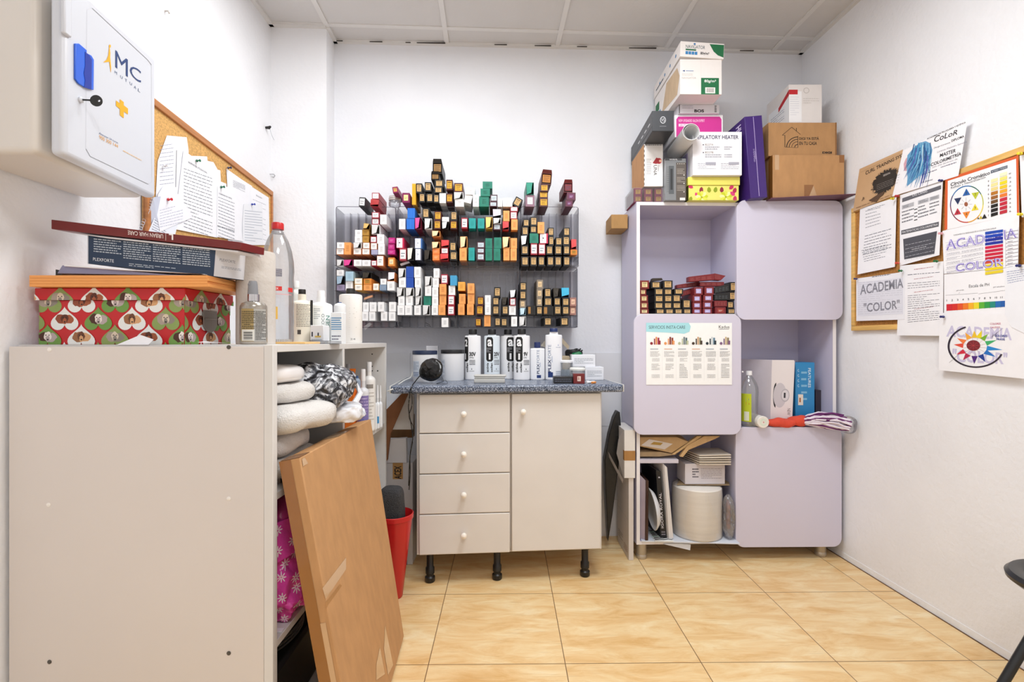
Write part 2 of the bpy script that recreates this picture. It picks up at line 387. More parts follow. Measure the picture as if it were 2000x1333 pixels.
# ceiling light panels; the last, out of view, is added for the left wall
def light_panel(lab, x, y, s):
    t = thing('ceiling_light', lab, 'ceiling light', (x, y, RH - .031))
    MB().box((-s/2 - .02, -s/2 - .02, .006), (s/2 + .02, s/2 + .02, .030), mat('#e6e6e6', .4)).build('frame', t, M=frame((x, y, RH - .031)), bevel=.003)
    MB().box((-s/2, -s/2, .0), (s/2, s/2, .006), mat('#fff8ee', .5, var=0, emit=2.0)).build('diffuser', t, M=frame((x, y, RH - .031)))
for lab, (lp, e, s) in zip(['square white ceiling light panel above the middle of the room', 'square white ceiling light panel behind the camera', 'square white ceiling panel by the left pillar, added to brighten the left wall'], LIGHTS):
    light_panel(lab, lp[0], lp[1], s)
# nails and hooks on the left wall
def onleft(px, py):
    k = (px - 1000) / F; Y = (-1.222 + .012 * 2.5) / (k + .012); return P(px, py, Y)
q = onleft(519, 250)
t = thing('wall_plug', 'small black cable end sticking out of the left wall near the pillar', 'wall plug', q)
MB().tube([q, q + Vector((.018, -.004, -.002)), q + Vector((.028, -.006, .004))], [.006, .008, .004], mat('#1c1c1c', .4)).build('plug', t)
MB().tube([q + Vector((.02, 0, -.004)), q + Vector((.024, .01, -.03)), q + Vector((.02, .04, -.042)), q + Vector((.015, .07, -.035))], .0008, mat('#9aa0a8', .4)).build('wire', t)
q = onleft(527, 341)
tag(MB().tube([q, q + Vector((.02, 0, 0)), q + Vector((.026, 0, -.008)), q + Vector((.02, 0, -.016)), q + Vector((.012, 0, -.014))], .0022, metal()).build('wall_hook'), 'small metal cup hook in the left wall below the black plug', 'hook')
q = onleft(322, 22)
tag(MB().tube([q, q + Vector((.012, 0, 0)), q + Vector((.015, 0, -.008))], .003, mat('#c9c4bf', .5)).build('wall_nail'), 'small painted nail high on the left wall above the cork board', 'nail')
# ================================================================ base cabinet with worktop
OFFW = mat('#dcd8d4', .42, var=.03, scale=6); OFFD = mat('#d8cec4', .5, var=.03)
BL_ = plas('#141416', .4)
BC = frame((-.414, 2.13, 0), .0772)      # front left corner on the floor
t = thing('base_cabinet', 'cream base cabinet with four drawers and a door on black legs', 'cabinet', (-.0, 2.35, 0))
mb = MB(); T_ = .016
mb.box((0, .02, .13), (T_, .48, .838), OFFW); mb.box((.804, .02, .13), (.82, .48, .838), OFFW); mb.box((.40, .02, .13), (.416, .48, .838), OFFD)
mb.box((T_, .02, .13), (.804, .48, .146), OFFD); mb.box((T_, .47, .146), (.804, .48, .838), OFFD); mb.box((T_, .02, .82), (.804, .48, .838), OFFD)
mb.build('body', t, BC, bevel=.001)
zs = [.134, .311, .486, .662, .834]
knob = lambda m, z, x, par: MB().lathe([(.004, 0), (.006, .002), (.006, .009), (.011, .014), (.0135, .021), (.012, .028), (.006, .0325), (0, .0335)], mat('#f1ebe2', .25, var=0), BC @ Matrix.Translation((x, 0, z)) @ Matrix.Rotation(math.radians(90), 4, 'X'), n=20).build('knob', par)
for i in range(4):
    d = MB().box((.012, 0, zs[i] + .0015), (.406, .018, zs[i + 1] - .0015), OFFW).build('drawer', t, BC, bevel=.004, seg=3)
    knob(0, (zs[i] + zs[i + 1]) / 2, .205, d)
d = MB().box((.414, 0, .138), (.812, .018, .8325), OFFW).build('door', t, BC, bevel=.004, seg=3)
knob(0, .755, .463, d)
for (x, y) in [(.055, .045), (.352, .045), (.75, .045), (.055, .42), (.75, .42)]:
    MB().lathe([(.019, 0), (.022, .004), (.022, .022), (.016, .027), (.016, .034), (.0195, .038), (.0195, .062), (.015, .068), (.015, .12), (.021, .124), (.021, .131)], BL_, BC @ Matrix.Translation((x, y, 0)), n=20).build('leg', t)
def speckle():
    m = bpy.data.materials.new('blue_grey_speckled_laminate'); m.use_nodes = True; nt = m.node_tree; B = nt.nodes['Principled BSDF']; L = nt.links.new
    tc = nt.nodes.new('ShaderNodeTexCoord'); n = nt.nodes.new('ShaderNodeTexNoise'); n.inputs['Scale'].default_value = 240; n.inputs['Detail'].default_value = 3
    r = nt.nodes.new('ShaderNodeValToRGB'); e = r.color_ramp.elements; e[0].position = .38; e[0].color = (*lin('#1d2533'), 1); e[1].position = .66; e[1].color = (*lin('#b4bac6'), 1)
    x = e.new(.5); x.color = (*lin('#5b6880'), 1)
    L(tc.outputs['Object'], n.inputs[0]); L(n.outputs[0], r.inputs[0]); L(r.outputs[0], B.inputs['Base Color']); B.inputs['Roughness'].default_value = .3
    return m
ZC = .873
wt = thing('worktop', 'blue-grey speckled worktop with white end caps on the cream cabinet', 'worktop', (0, 2.35, .838))
MB().box((-.105, -.03, .8385), (.905, .475, ZC), speckle()).build('slab', wt, BC, bevel=.010, seg=4)
for x in (-.109, .905): MB().box((x, -.028, .8395), (x + .004, .47, .872), mat('#dcdcd8', .4)).build('end_cap', wt, BC, bevel=.0015)

# ================================================================ lilac cube cupboard
LI = mat('#c9c6dc', .4, var=.02, scale=4); LIE = mat('#e8e4e6', .45, var=.02)
SX0, SY0 = .603, 2.383
SM = frame((SX0, SY0, 0), .03); SW, SD = .985, .285
ZL = [.078, .628, 1.180, 1.738]; bt = .016
t = thing('cube_cupboard', 'tall lilac cupboard with three rounded doors and open cubes', 'cupboard', (1.1, 2.5, 0))
mb = MB(); eg = MB()
for x in (0, SW / 2 - bt / 2, SW - bt): 
    mb.box((x, .002, ZL[0]), (x + bt, SD, ZL[3]), LI); eg.box((x, 0, ZL[0]), (x + bt, .002, ZL[3]), LIE)
for i, z in enumerate(ZL):
    zz = z if i < 3 else z - bt
    for (xa, xb) in ((bt, SW / 2 - bt / 2), (SW / 2 + bt / 2, SW - bt)):
        mb.box((xa, .002, zz), (xb, SD, zz + bt), LI); eg.box((xa, 0, zz), (xb, .002, zz + bt), LIE)
mb.box((bt, SD - .006, ZL[0] + bt), (SW - bt, SD, ZL[3] - bt), LI)
mb.build('carcass', t, SM); eg.build('edge_banding', t, SM)
def rrect(x0, z0, x1, z1, r, n=7):
    out = []
    for (cx, cz, a) in ((x1 - r, z1 - r, 0), (x0 + r, z1 - r, 90), (x0 + r, z0 + r, 180), (x1 - r, z0 + r, 270)):
        for i in range(n + 1):
            q = math.radians(a + 90 * i / n); out.append((cx + r * math.cos(q), cz + r * math.sin(q)))
    return out
def door(pxq, Y, yaw=0):
    a = P(pxq[0], pxq[3], Y); b = P(pxq[2], pxq[1], Y)
    pts = rrect(0, 0, b.x - a.x, b.z - a.z, .042)
    return MB().prism([(x, 0, z) for x, z in pts], (0, .018, 0), mat('#d0ccde', .38, var=.015, scale=3)).build('door', t, frame(a, .012), bevel=.0015)
d1 = door((1439, 391.5, 1648, 625.5), 2.378); d2 = door((1238, 615, 1449, 850.5), 2.352); d3 = door((1437, 835.5, 1646, 1070.5), 2.385)
MB().lathe([(.0035, 0), (.0035, .004), (0, .0045)], mat('#efeef2', .3), Matrix.Translation(P(1450, 727, 2.355)) @ Matrix.Rotation(math.radians(90), 4, 'X'), n=12).build('bumper', d2)
for (x, y) in [(.033, .035), (SW - .055, .035), (.033, SD - .035), (SW - .055, SD - .035), (SW / 2 + .03, SD - .04)]:
    MB().lathe([(.0245, 0), (.026, .004), (.026, .017), (.0235, .021), (.0235, .023), (.0245, .025), (.0245, .078)], mat('#b9b0a2', .3, metal=.6, var=.05), SM @ Matrix.Translation((x, y, 0)), n=24).build('leg', t)
# poster taped on the middle door
ps = thing('service_poster', 'white service chart poster with a turquoise heading on the lilac door', 'poster', P(1345, 752, 2.35))
yq = 2.3512
def pq(l, tp, r, b, Y): A = P(l, b, Y); B_ = P(r, tp, Y); return flat(A, (B_.x - A.x, (B_.x - A.x) * .012, 0), (0, 0, B_.z - A.z))
fn, plq = pq(1262, 631.5, 1430.5, 752.5, yq - .0004)
MB().prism([fn(0, 0, 0), fn(1, 0, 0), fn(1, 1, 0), fn(0, 1, 0)], (0, -.0004, 0), paper('#f4f5f5')).build('sheet', ps)
p_ = Print(fn, plq, .0008)
# coordinates inside the enlarged poster view (315..960 x 83..550)
U = lambda x: (x - 315) / 645; V = lambda y: 1 - (y - 83) / 467
p_.poly([(0, 1), (U(635), 1), (U(650), V(110)), (U(640), V(150)), (U(600), V(166)), (U(540), V(160)), (0, V(150))], '#a5dbe4')
p_.text('SERVICIOS INSTA·CARE', (U(335), V(128), U(608), V(104)), '#1f3038')
p_.text('Kadus', (U(860), V(124), U(940), V(102)), '#222222'); p_.rect(U(862), V(132), U(938), V(129), '#777777')
cols = [('#8c1f2d', '#d98a4a', '#a51e3c'), ('#e39a5d', '#7a2413', '#8f3a1d'), ('#b9c0a0', '#6f7d80', '#4f6a70'), ('#3f3024', '#c9a27c', '#8a8a6a'), ('#20303a', '#cdd5d8', '#5d7f95'), ('#7b5a80', '#c8b088', '#8a7a55')]
for i in range(6):
    x0 = 345 + i * 104.5
    for k, (dx, w_, hh) in enumerate([(28, 9, 45), (40, 12, 58), (55, 14, 52), (62, 16, 30)]): p_.rect(U(x0 + dx), V(247), U(x0 + dx + w_), V(247 - hh), cols[i][k % 3])
    p_.disc((U(x0 + 10), V(238)), 11 / 645, 11 / 467, cols[i][0], 12)
    p_.rect(U(x0), V(283), U(x0 + 60), V(278), '#d7a07c' if i in (1, 3) else '#8e9aa8')
    p_.lines((U(x0), V(340), U(x0 + 76), V(295)), 5, '#9a9a9c', .35, seed=i); p_.lines((U(x0 + 14), V(375), U(x0 + 70), V(348)), 3, '#a0a0a2', .35, seed=i + 9)
    p_.lines((U(x0 + 10), V(500 if i in (2, 5) else 440), U(x0 + 72), V(390)), 9 if i in (2, 5) else 5, '#9a9a9c', .35, seed=i + 20)
    if i not in (2, 5): p_.lines((U(x0 + 10), V(500), U(x0 + 72), V(470)), 3, '#a6a6a8', .35, seed=i + 30)
    if i: p_.rect(U(x0 - 14), V(520), U(x0 - 13), V(290), '#d5d5d8')
p_.build('print', ps)

# ================================================================ white bookcase on the left, side panel towards us
BKX0, BKX1, BY = -1.195, -.568, [1.17, 1.672, 2.23]; BZ = 1.055
PB = mat('#dcd5d1', .45, var=.02, scale=3); PI = mat('#dcdad8', .5, var=.02)
t = thing('bookcase', 'white open bookcase along the left wall, its side panel facing the room', 'bookcase', (-.88, 1.7, 0))
b_ = .018
MB().box((BKX0, BY[0], 0), (BKX1 - .022, BY[0] + b_, BZ - .004), PB).build('side_panel', t, bevel=.0008)
MB().box((BKX1 - .0215, BY[0], 0), (BKX1, BY[0] + b_ + .004, BZ), PI).build('edge_strip', t, bevel=.001)
MB().box((BKX0, BY[1] - b_, 0), (BKX1, BY[1], BZ - b_), PI).build('divider', t, bevel=.001)
MB().box((BKX0, BY[2] - b_, 0), (BKX1, BY[2], BZ), PI).build('side_panel', t, bevel=.001)
MB().box((BKX0 - .0, BY[0] + b_, .05), (BKX0 + .006, BY[2] - b_, BZ - b_), PI).build('back_panel', t)
MB().box((BKX0, BY[0] + b_ + .0045, BZ - b_), (BKX1, BY[1], BZ), PI).build('top_board', t, bevel=.001)
MB().box((BKX0, BY[1] + .0005, BZ - b_), (BKX1, BY[2] - b_ - .0005, BZ), PI).build('top_board', t, bevel=.001)
for (a, c, z) in [(0, 1, .695), (0, 1, .335), (0, 1, .05), (1, 2, .695), (1, 2, .335), (1, 2, .05)]:
    MB().box((BKX0 + .006, BY[a] + (b_ if a == 0 else 0) + .0005, z - b_), (BKX1 - .004, BY[c] - b_ - .0005, z), PI).build('shelf', t, bevel=.001)
for (x, y, c) in [(97, 684, 0), (447, 679, 1), (95, 987, 0), (447, 975, 0), (97, 1294, 1), (447, 1277, 1)]:
    MB().lathe([(.005, 0), (.005, .0012), (.003, .002), (0, .002)], mat('#f2eee9' if not c else '#4f4a44', .4), Matrix.Translation(P(x, y, BY[0] + .0001)) @ Matrix.Rotation(math.radians(90), 4, 'X'), n=12).build('screw_cover' if not c else 'screw', t)
for (y, z) in [(1.60, 1.0), (1.60, .93), (2.12, 1.005), (2.12, .95), (2.12, .93), (2.145, .93), (2.10, .90)]:
    yy = BY[1] - b_ if y < 1.7 else BY[2] - b_
    MB().lathe([(.003, 0), (.003, .001), (0, .001)], BL_, Matrix.Translation((BKX1 - .06 + (y - 2.12), yy, z)) @ Matrix.Rotation(math.radians(90), 4, 'X'), n=10).build('peg_hole', t)

# ================================================================ flat cardboard box leaning against the bookcase
KR = kraft('#bd8f60'); KR2 = kraft('#a87a48')
tn = Vector((-.515, 1.196, .781)); tf = Vector((-.515, 1.797, .779)); bn = Vector((-.352, 1.150, .010)); bf = Vector((-.385, 1.757, .010))
fn_ = (tf - tn).cross(tn - bn).normalized()
if fn_.x > 0: fn_ = -fn_
th = fn_ * .052; th.z -= 0
t = thing('cardboard_box', 'large flat cardboard box leaning on the bookcase, taped at its edges', 'box', (-.38, 1.45, 0))
vs = [bn, bn + th, bf + th, bf, tn, tn + th, tf + th, tf]
vs = [Vector((v.x, v.y, max(v.z, .001))) for v in vs]
MB().hexa(vs, KR).build('carton', t, bevel=.003)
fnF, plF = flat(bn, bf - bn, tn - bn)
TP = mat('#94602a', .25, var=.05, coat=.5); TPL = mat('#c9a47c', .22, var=.04, coat=.5)
for i_, (q_, m_) in enumerate([([(636, 1172), (676, 1113), (676, 1090), (630, 1150)], TPL), ([(636, 1190), (668, 1145), (664, 1142), (636, 1178)], KR2), ([(748, 1152), (766, 1100), (764, 1092), (744, 1124)], KR2), ([(735, 1330), (752, 1318), (742, 1265), (735, 1300)], TPL),
                    ([(758, 1320), (768, 1300), (752, 1222), (750, 1270)], TPL), ([(668, 900), (690, 925), (688, 868), (664, 860)], TPL), ([(590, 898), (725, 823), (724, 832), (592, 912)], TPL), ([(716, 962), (742, 942), (738, 915), (712, 935)], TPL)]):
    p_ = Print(fnF, plF, .0006 + i_ * .0001); p_.pxmode = True; p_.quad(q_, m_); p_.build('tape', t)
fnS, plS = flat(bn + th, -th, tn - bn)
p_ = Print(fnS, plS, .0008); p_.rect(0.0, 0, .56, 1, TP, 1); p_.rect(.5, .2, 1, .26, TP, 1); p_.rect(.55, .0, .8, .5, TPL, 1)
p_.build('edge_tape', t)
fnT, plT = flat(tn + th, -th, tf - tn)
for a_, b_, m_ in ((.44, .62, TPL), (0, .1, TP)): p_ = Print(fnT, plT, .0008); p_.rect(0, a_, 1, b_, m_, 1); p_.build('top_tape', t)
# ================================================================ clear plastic tray rack on the back wall
ACR = clear((.92, .92, .94), .10, .025, 'smoky_acrylic'); ACRD = clear((.55, .55, .62), .2, .06, 'smoky_acrylic_edge')
RF, RBK = 2.505, 2.655     # rack front and back planes at X = 0 (both follow the wall)
BF = 2.435                 # front ends of the dye boxes
def onplane(px, py, Y0):
    k = (px - 1000) / F; return P(px, py, Y0 / (1 - .0403 * k))
TX = [(656, 773), (777, 892.5), (896.5, 1012.5), (1017, 1130)]
TR = {}
SHELF = {(0, 0): [498, 520.5], (1, 0): [448.5, 509.5], (2, 0): [450, 509.5], (3, 0): [498.5, 520.5], (0, 1): [568, 627.5], (1, 1): [616.3, 640], (2, 1): [616, 638.5], (3, 1): [616, 637.5]}
RBOT = {0: (405, 520.8), 1: (523.5, 640.5)}
nm = ['far left', 'centre left', 'centre right', 'far right']
def shelfz(py): return EYE - (py - 667) / F * BF
for c in range(4):
    for r in range(2):
        x0, x1 = TX[c]; y0, y1 = RBOT[r]
        if (c, r) == (3, 1): x1 = 1128
        A = onplane(x0, y1, RF); B_ = onplane(x1, y0, RF)
        wd = (B_.x - A.x); h = B_.z - A.z; D = RBK - RF; M = frame(A, .0403)
        t = thing('tray_rack', f'clear smoky plastic tray of dye boxes, {nm[c]} of the {"upper" if r == 0 else "lower"} row', 'tray', A, 'plastic trays on the back wall')
        MB().box((0, D - .003, 0), (wd, D, h), ACR).build('back_panel', t, M)
        rim = MB(); pts = [(x, 0, z) for x, z in rrect(.001, .001, wd - .001, h - .001, .012, 5)]; pts.append(pts[0])
        rim.tube(pts, .0017, ACRD, n=6); rim.build('rim', t, M)
        MB().box((0, .002, 0), (.0022, D - .0035, h - .004), ACR).build('side_wall', t, M); MB().box((wd - .0022, .002, 0), (wd, D - .0035, h - .004), ACR).build('side_wall', t, M)
        for i in range(1, 8): MB().box((wd * i / 7.5, D - .045, .004), (wd * i / 7.5 + .0018, D - .0035, h - .006), ACR).build('divider', t, M)
        for k, sy in enumerate(SHELF[(c, r)]):
            z = shelfz(sy) - A.z - .0006
            if z < .002: z = .0015
            MB().box((.003, -.03, z - .0022), (wd - .003, D - .0035, z), ACR).build('shelf', t, M)
# ---------------------------------------------------------------- hair dye boxes
KD = {  # kind: (body, label or None, ink, words, style)
 'w': ('#f2f2f3', None, '#8d9094', 'white dye box', 't'), 'wX': ('#ededee', None, '#d9d9d9', 'open white dye box', 'X'), 'w2': ('#dcdcdc', None, '#9a9a9a', 'white dye box', 't'),
 'rw': ('#a32a3c', '#efeef0', '#4b5a68', 'red-edged white dye box', 'l'), 'rdw': ('#a33a45', '#ecebee', '#aab', 'red dye box with white end', 'l'), 'rdwX': ('#a32a35', '#f0eeee', '#a22', 'open red and white dye box', 'X'),
 'ow': ('#d98a55', '#f2efec', '#777', 'orange-sided white dye box', 'f'), 'o': ('#eda25a', None, '#a85f20', 'orange dye box', 't'), 'oX': ('#eda25a', None, '#f6d2a4', 'open orange dye box', 'X'), 'owX': ('#dc8240', None, '#efe6f0', 'open orange and white dye box', 'X'),
 'o2': ('#e8762f', '#ef8742', '#f6c39a', 'deep orange dye box', 'f'), 'yo': ('#efaa48', None, '#b4741c', 'amber dye box', 't'), 'go': ('#d7822f', '#b5842f', '#6b4a12', 'orange and gold dye box', 'l'),
 'g': ('#a87a2c', '#b88a38', '#6b4a12', 'gold dye box', 'f'), 'gX': ('#7a5518', None, '#d8b36a', 'open gold dye box', 'X'),
 'gy': ('#a5a6c4', None, '#c9cadd', 'lilac-grey dye box', 't'), 'gyp': ('#9388a4', None, '#5b4f6f', 'greyish purple dye box', 't'), 'gyk': ('#4a2231', '#c3cfd8', '#6d7a84', 'dark red dye box with grey end', 'l'),
 'mg': ('#a41568', '#c01f80', '#e58abf', 'magenta dye box', 'f'), 'mgX': ('#8d1150', None, '#d94090', 'open magenta dye box', 'X'), 'mgk': ('#8a1150', '#dcae5e', '#5b3a14', 'magenta dye box with gold end', 'l'), 'mgy': ('#7c1250', '#eed79a', '#a8823a', 'purple dye box with cream end', 'l'),
 'yw': ('#e0a53c', '#f2eee6', '#777', 'yellow-edged white dye box', 'f'), 'yb': ('#d98a3c', '#f0d9a0', '#4862b8', 'orange dye box with blue print', 'l'), 'y': ('#e9a91f', None, '#c98f10', 'yellow dye box', 'n'), 'yX': ('#efb44a', None, '#f4cf7a', 'open yellow dye box', 'X'),
 'kg': ('#1b1a1a', '#d2ac74', '#3a2c16', 'black dye box with gold label', 'l'), 'kgX': ('#1b1a1a', '#8f6a38', '#6a4c22', 'open black dye box with gold label', 'XL'), 'kX': ('#161616', None, '#2c2418', 'open black dye box', 'X'), 'kX2': ('#171615', '#a5763c', '#3a2c16', 'open black dye box with gold strip', 'S'),
 'kw': ('#1b1b1d', '#e4e5ea', '#777', 'black dye box with white end', 'l'), 'kwX': ('#1b1b1d', None, '#dfe3e6', 'open black dye box with white flap', 'X'), 'wkX': ('#26241f', None, '#e2dfd6', 'open black and white dye box', 'X'), 'bkX': ('#1d1c28', None, '#9bb4c8', 'open black and blue dye box', 'X'),
 'by': ('#4a1a17', '#e3a92c', '#3a1a08', 'brown dye box with yellow label', 'l'), 'byX': ('#5c1a18', '#b5762a', '#7d4c10', 'open brown dye box with amber label', 'XL'),
 'bl': ('#1f6fd0', None, '#3f8ae0', 'bright blue dye box', 'n'), 'db': ('#1748a8', None, '#1748a8', 'deep blue dye box', 'n'), 'sb': ('#3f9ac8', None, '#3f9ac8', 'sky blue dye box', 'n'), 'sbX': ('#123a55', None, '#2aa8cf', 'open turquoise dye box', 'X'), 'lb': ('#a9c8da', None, '#7fa6bd', 'pale blue dye box', 't'), 'lbX': ('#8fb2c6', None, '#bcd6e2', 'open pale blue dye box', 'X'), 'bl2': ('#8094ac', None, '#a8b8cc', 'blue-grey dye box', 't'), 'blw': ('#2f5f9f', '#e4e6ee', '#a9b0c0', 'blue-sided white dye box', 's'), 'wb': ('#3a3c4c', '#e3e5ef', '#a9b0c0', 'dark-sided white dye box', 's'),
 'pk': ('#d93f8a', None, '#d93f8a', 'pink dye box', 'n'), 'pkX': ('#7c1030', None, '#e0539a', 'open crimson dye box with pink flap', 'X'), 'pkw': ('#c81f4f', '#f0ecf2', '#444', 'pink dye box with white end', 's'),
 'gn': ('#157a66', None, '#0c4a3c', 'green dye box', 't'), 'gnX': ('#126b5a', None, '#1b8a74', 'open green dye box', 'X'), 'tl': ('#169a98', None, '#0f7f80', 'teal dye box', 't'),
 'rdX': ('#a81a20', None, '#cc2a2c', 'open red dye box', 'X'), 'plX': ('#2c2030', None, '#c9c2cc', 'open plum dye box', 'X'), 'pgw': ('#8a6678', '#e3e0e2', '#aaa', 'mauve dye box with pale end', 'l'),
 'pp': ('#5a1f38', '#6c2f5c', '#cfc2e4', 'plum dye box with lilac print', 'l'), 'rpX': ('#6a161c', '#74222a', '#4b4260', 'open dark red dye box', 'XL'), 'cg': ('#877c6e', '#d8bd94', '#7a6545', 'beige wrapped dye box', 'l'), 'cp': ('#9c7068', '#ddb8a0', '#7a5548', 'pinkish wrapped dye box', 'l'),
 'rc': ('#7c2420', '#ead7a0', '#4a3418', 'dark red dye box with cream label', 'l'), 'rp': ('#7a2026', '#b7aad6', '#f4f2fa', 'dark red dye box with lilac label', 'l'), 'rp2': ('#7a2026', '#a03a30', '#f0dcd0', 'dark red dye box with white print', 'l')}
PROTO = {}
LB = .17
def dye_meshes(kind):
    """unit meshes (x -.5...5, y 0..1 away from the viewer, z 0..1): carton, end label and flap"""
    if kind in PROTO: return PROTO[kind]
    body, lab, ik, words, st = KD[kind]; out = {}
    mb_ = MB(); mm = mat(body, .45, var=.05, scale=20)
    side = mm
    mb_.box((-.5, 0, 0), (.5, 1, 1), mm)
    if 'X' in st:
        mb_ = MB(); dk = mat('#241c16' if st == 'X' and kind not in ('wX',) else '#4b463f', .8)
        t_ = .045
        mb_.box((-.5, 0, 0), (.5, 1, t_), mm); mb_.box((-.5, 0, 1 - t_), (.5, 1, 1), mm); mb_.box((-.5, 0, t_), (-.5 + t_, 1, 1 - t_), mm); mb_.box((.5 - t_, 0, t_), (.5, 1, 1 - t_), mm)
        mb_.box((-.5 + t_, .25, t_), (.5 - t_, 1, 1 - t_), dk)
    out['carton'] = mb_
    fn, pl = flat((-.5, 0, 0), (1, 0, 0), (0, 0, 1)); pr = Print(fn, pl, .002)
    pr.lay = lambda: (setattr(pr, 'k', pr.k + 1), .002 + pr.k * .0008)[1]
    rnd = random.Random(kind)
    if st in ('l', 'XL'):
        a = (.2, .2, .8, .8) if st == 'l' and kind not in ('by', 'kw', 'rdw', 'rw', 'gyk') else ((.1, .12, .9, .88) if kind in ('rw', 'rdw', 'kw') else (.12, .15, .88, .85))
        if kind == 'kg': a = (.16, .16, .84, .86)
        pr.rect(*a, lab)
        if kind in ('kg', 'by', 'rc', 'go', 'mgk', 'byX', 'kgX'):
            pr.rect(a[0] + .08, a[3] - .16, a[2] - .08, a[3] - .08, ik); pr.lines((a[0] + .12, a[1] + .08, a[2] - .12, a[3] - .22), 3, ik, .35, seed=3)
        else: pr.lines((a[0] + .12, a[1] + .12, a[2] - .12, a[3] - .2), 2, ik, .35, seed=3)
    elif st == 'f': pr.rect(.04, .04, .96, .96, lab); pr.lines((.25, .3, .75, .7), 2, ik, .4, seed=5)
    elif st == 's': pr.rect(.03, .03, .80, .97, lab); pr.disc((.42, .52), .09, .07, ik, 8); pr.lines((.2, .2, .35, .8), 4, ik, .3, seed=2)
    elif st == 't': pr.lines((.3, .25, .72, .75), 5, ik, .28, words=True, seed=len(kind) + 3)
    elif st == 'S': pr.rect(.08, .12, .38, .88, lab)
    elif st == 'n': pr.rect(.48, .04, .52, .96, ik)
    if st in ('l', 'XL', 'f', 's', 't', 'S', 'n'): out['end_label'] = pr.mb
    if 'X' in st:
        fl = MB(); fm = mat(ik if st == 'X' else body, .5, var=.03)
        if st == 'X':
            v = rnd.random()
            if v < .5: fl.prism([(-.5, 0, .95), (.32, -.02, .98), (.12, -.06, .12), (-.42, -.03, .02)], (0, -.006, 0), fm)
            else: fl.prism([(-.46, -.04, .12), (.48, -.04, .30), (.5, 0, .99), (-.5, 0, .99)], (0, -.006, 0), fm)
        else: fl.prism([(-.5, 0, .98), (.5, 0, .98), (.42, -.05, 1.28), (-.42, -.05, 1.28)], (0, .006, 0), fm)
        out['flap'] = fl
    res = {}
    for k_, m_ in out.items():
        me = bpy.data.meshes.new(k_); me.from_pydata(m_.v, [], m_.f)
        for q_ in m_.mats: me.materials.append(q_)
        me.polygons.foreach_set('material_index', m_.m); me.update(); res[k_] = me
    PROTO[kind] = res; return res
DYE = []
def dye_box(kind, x, z, w_, h_, Y, label, group, roll=0, L=LB, yaw=.0403, pitch=0):
    ms = dye_meshes(kind)
    key = ('proto', kind)
    if key not in _T:
        o = bpy.data.objects.new('dye_box', ms['carton']); kids = []
        for k_ in ('end_label', 'flap'):
            if k_ in ms: c_ = bpy.data.objects.new(k_, ms[k_]); c_.parent = o; kids.append(c_)
        _T[key] = (o, kids); oo, kk = o, kids
    else:
        o, kids = _T[key]; oo = o.copy(); kk = []
        for c_ in kids: d_ = c_.copy(); d_.parent = oo; kk.append(d_)
    COL.objects.link(oo)
    for c_ in kk: COL.objects.link(c_)
    oo.scale = (w_, L, h_)
    R = Matrix.Rotation(yaw, 4, 'Z') @ Matrix.Rotation(pitch, 4, 'X') @ Matrix.Rotation(roll, 4, 'Y')
    off = R @ Vector((0, 0, -h_ / 2)) + Vector((0, 0, h_ / 2))
    oo.location = Vector((x, Y, z)) + off; oo.rotation_euler = R.to_euler()
    tag(oo, label, 'hair dye box', group); return oo
LIST = []
def add(ox, oy, rows):
    for r_ in rows:
        x0, y0, x1, y1, k_ = r_[:5]; LIST.append([ox + x0 / 8.331, oy + y0 / 8.331, ox + x1 / 8.331, oy + y1 / 8.331, k_, r_[5] if len(r_) > 5 else 0])
add(650, 370, [(428,135,528,280,'kw',.06),(636,60,757,165,'rdw'),(615,168,750,275,'rdwX',.1),(635,375,755,465,'rw'),(635,475,755,575,'rw'),(770,415,875,575,'w'),(633,580,765,730,'wX'),
 (500,560,605,650,'gX',.2),(480,655,590,755,'g'),(485,757,590,865,'g'),(362,665,475,762,'w'),(358,768,472,862,'w'),(612,770,712,868,'rw'),(718,740,835,888,'w'),
 (68,868,180,962,'w'),(60,965,180,1060,'ow'),(184,868,295,1065,'o'),(337,870,465,962,'wX'),(335,968,465,1065,'ow'),(490,872,600,965,'ow'),(478,970,600,1060,'ow'),(618,875,722,978,'ow'),(625,985,730,1060,'gy'),(737,890,840,1065,'w'),
 (905,790,1010,880,'mg'),(900,885,1005,975,'mg'),(895,985,1012,1065,'mg'),(68,1150,175,1245,'wX'),(180,1150,330,1245,'mgX'),(342,1150,468,1250,'w'),(478,1155,612,1250,'w'),(628,1160,713,1250,'rw'),(718,1085,825,1250,'ow'),(900,1115,1005,1245,'yb')])
add(650, 510, [(65,150,180,245,'w'),(65,250,190,385,'bkX'),(65,390,190,480,'gyp'),(208,175,335,325,'lb'),(208,330,325,480,'w'),(355,285,480,380,'yw'),(358,385,480,480,'yw'),(490,190,625,285,'kX'),(500,290,628,385,'go'),(500,390,628,485,'o'),
 (655,370,750,485,'yw'),(775,295,868,385,'w'),(760,390,870,485,'bl2'),(905,190,1005,325,'owX'),(885,335,1000,480,'w'),(490,678,585,825,'w'),(600,675,705,825,'w'),(735,672,832,822,'w'),(915,672,1025,822,'w'),
 (470,830,575,975,'w'),(590,830,690,975,'w'),(783,830,882,975,'w'),(912,830,1018,975,'w')])
add(770, 300, [(-28,545,60,645,'mgk',-.15),(130,645,250,805,'mgy'),(290,495,350,838,'y'),(353,490,455,625,'kg'),(495,470,605,625,'kg'),(625,150,780,325,'kgX'),(600,330,735,430,'kgX'),(660,435,800,540,'kg'),(650,550,785,645,'kg'),(845,430,950,600,'by'),
 (405,650,500,800,'kg'),(525,655,630,800,'kg'),(640,670,728,810,'kg'),(735,650,840,810,'w'),(848,655,950,805,'by')])
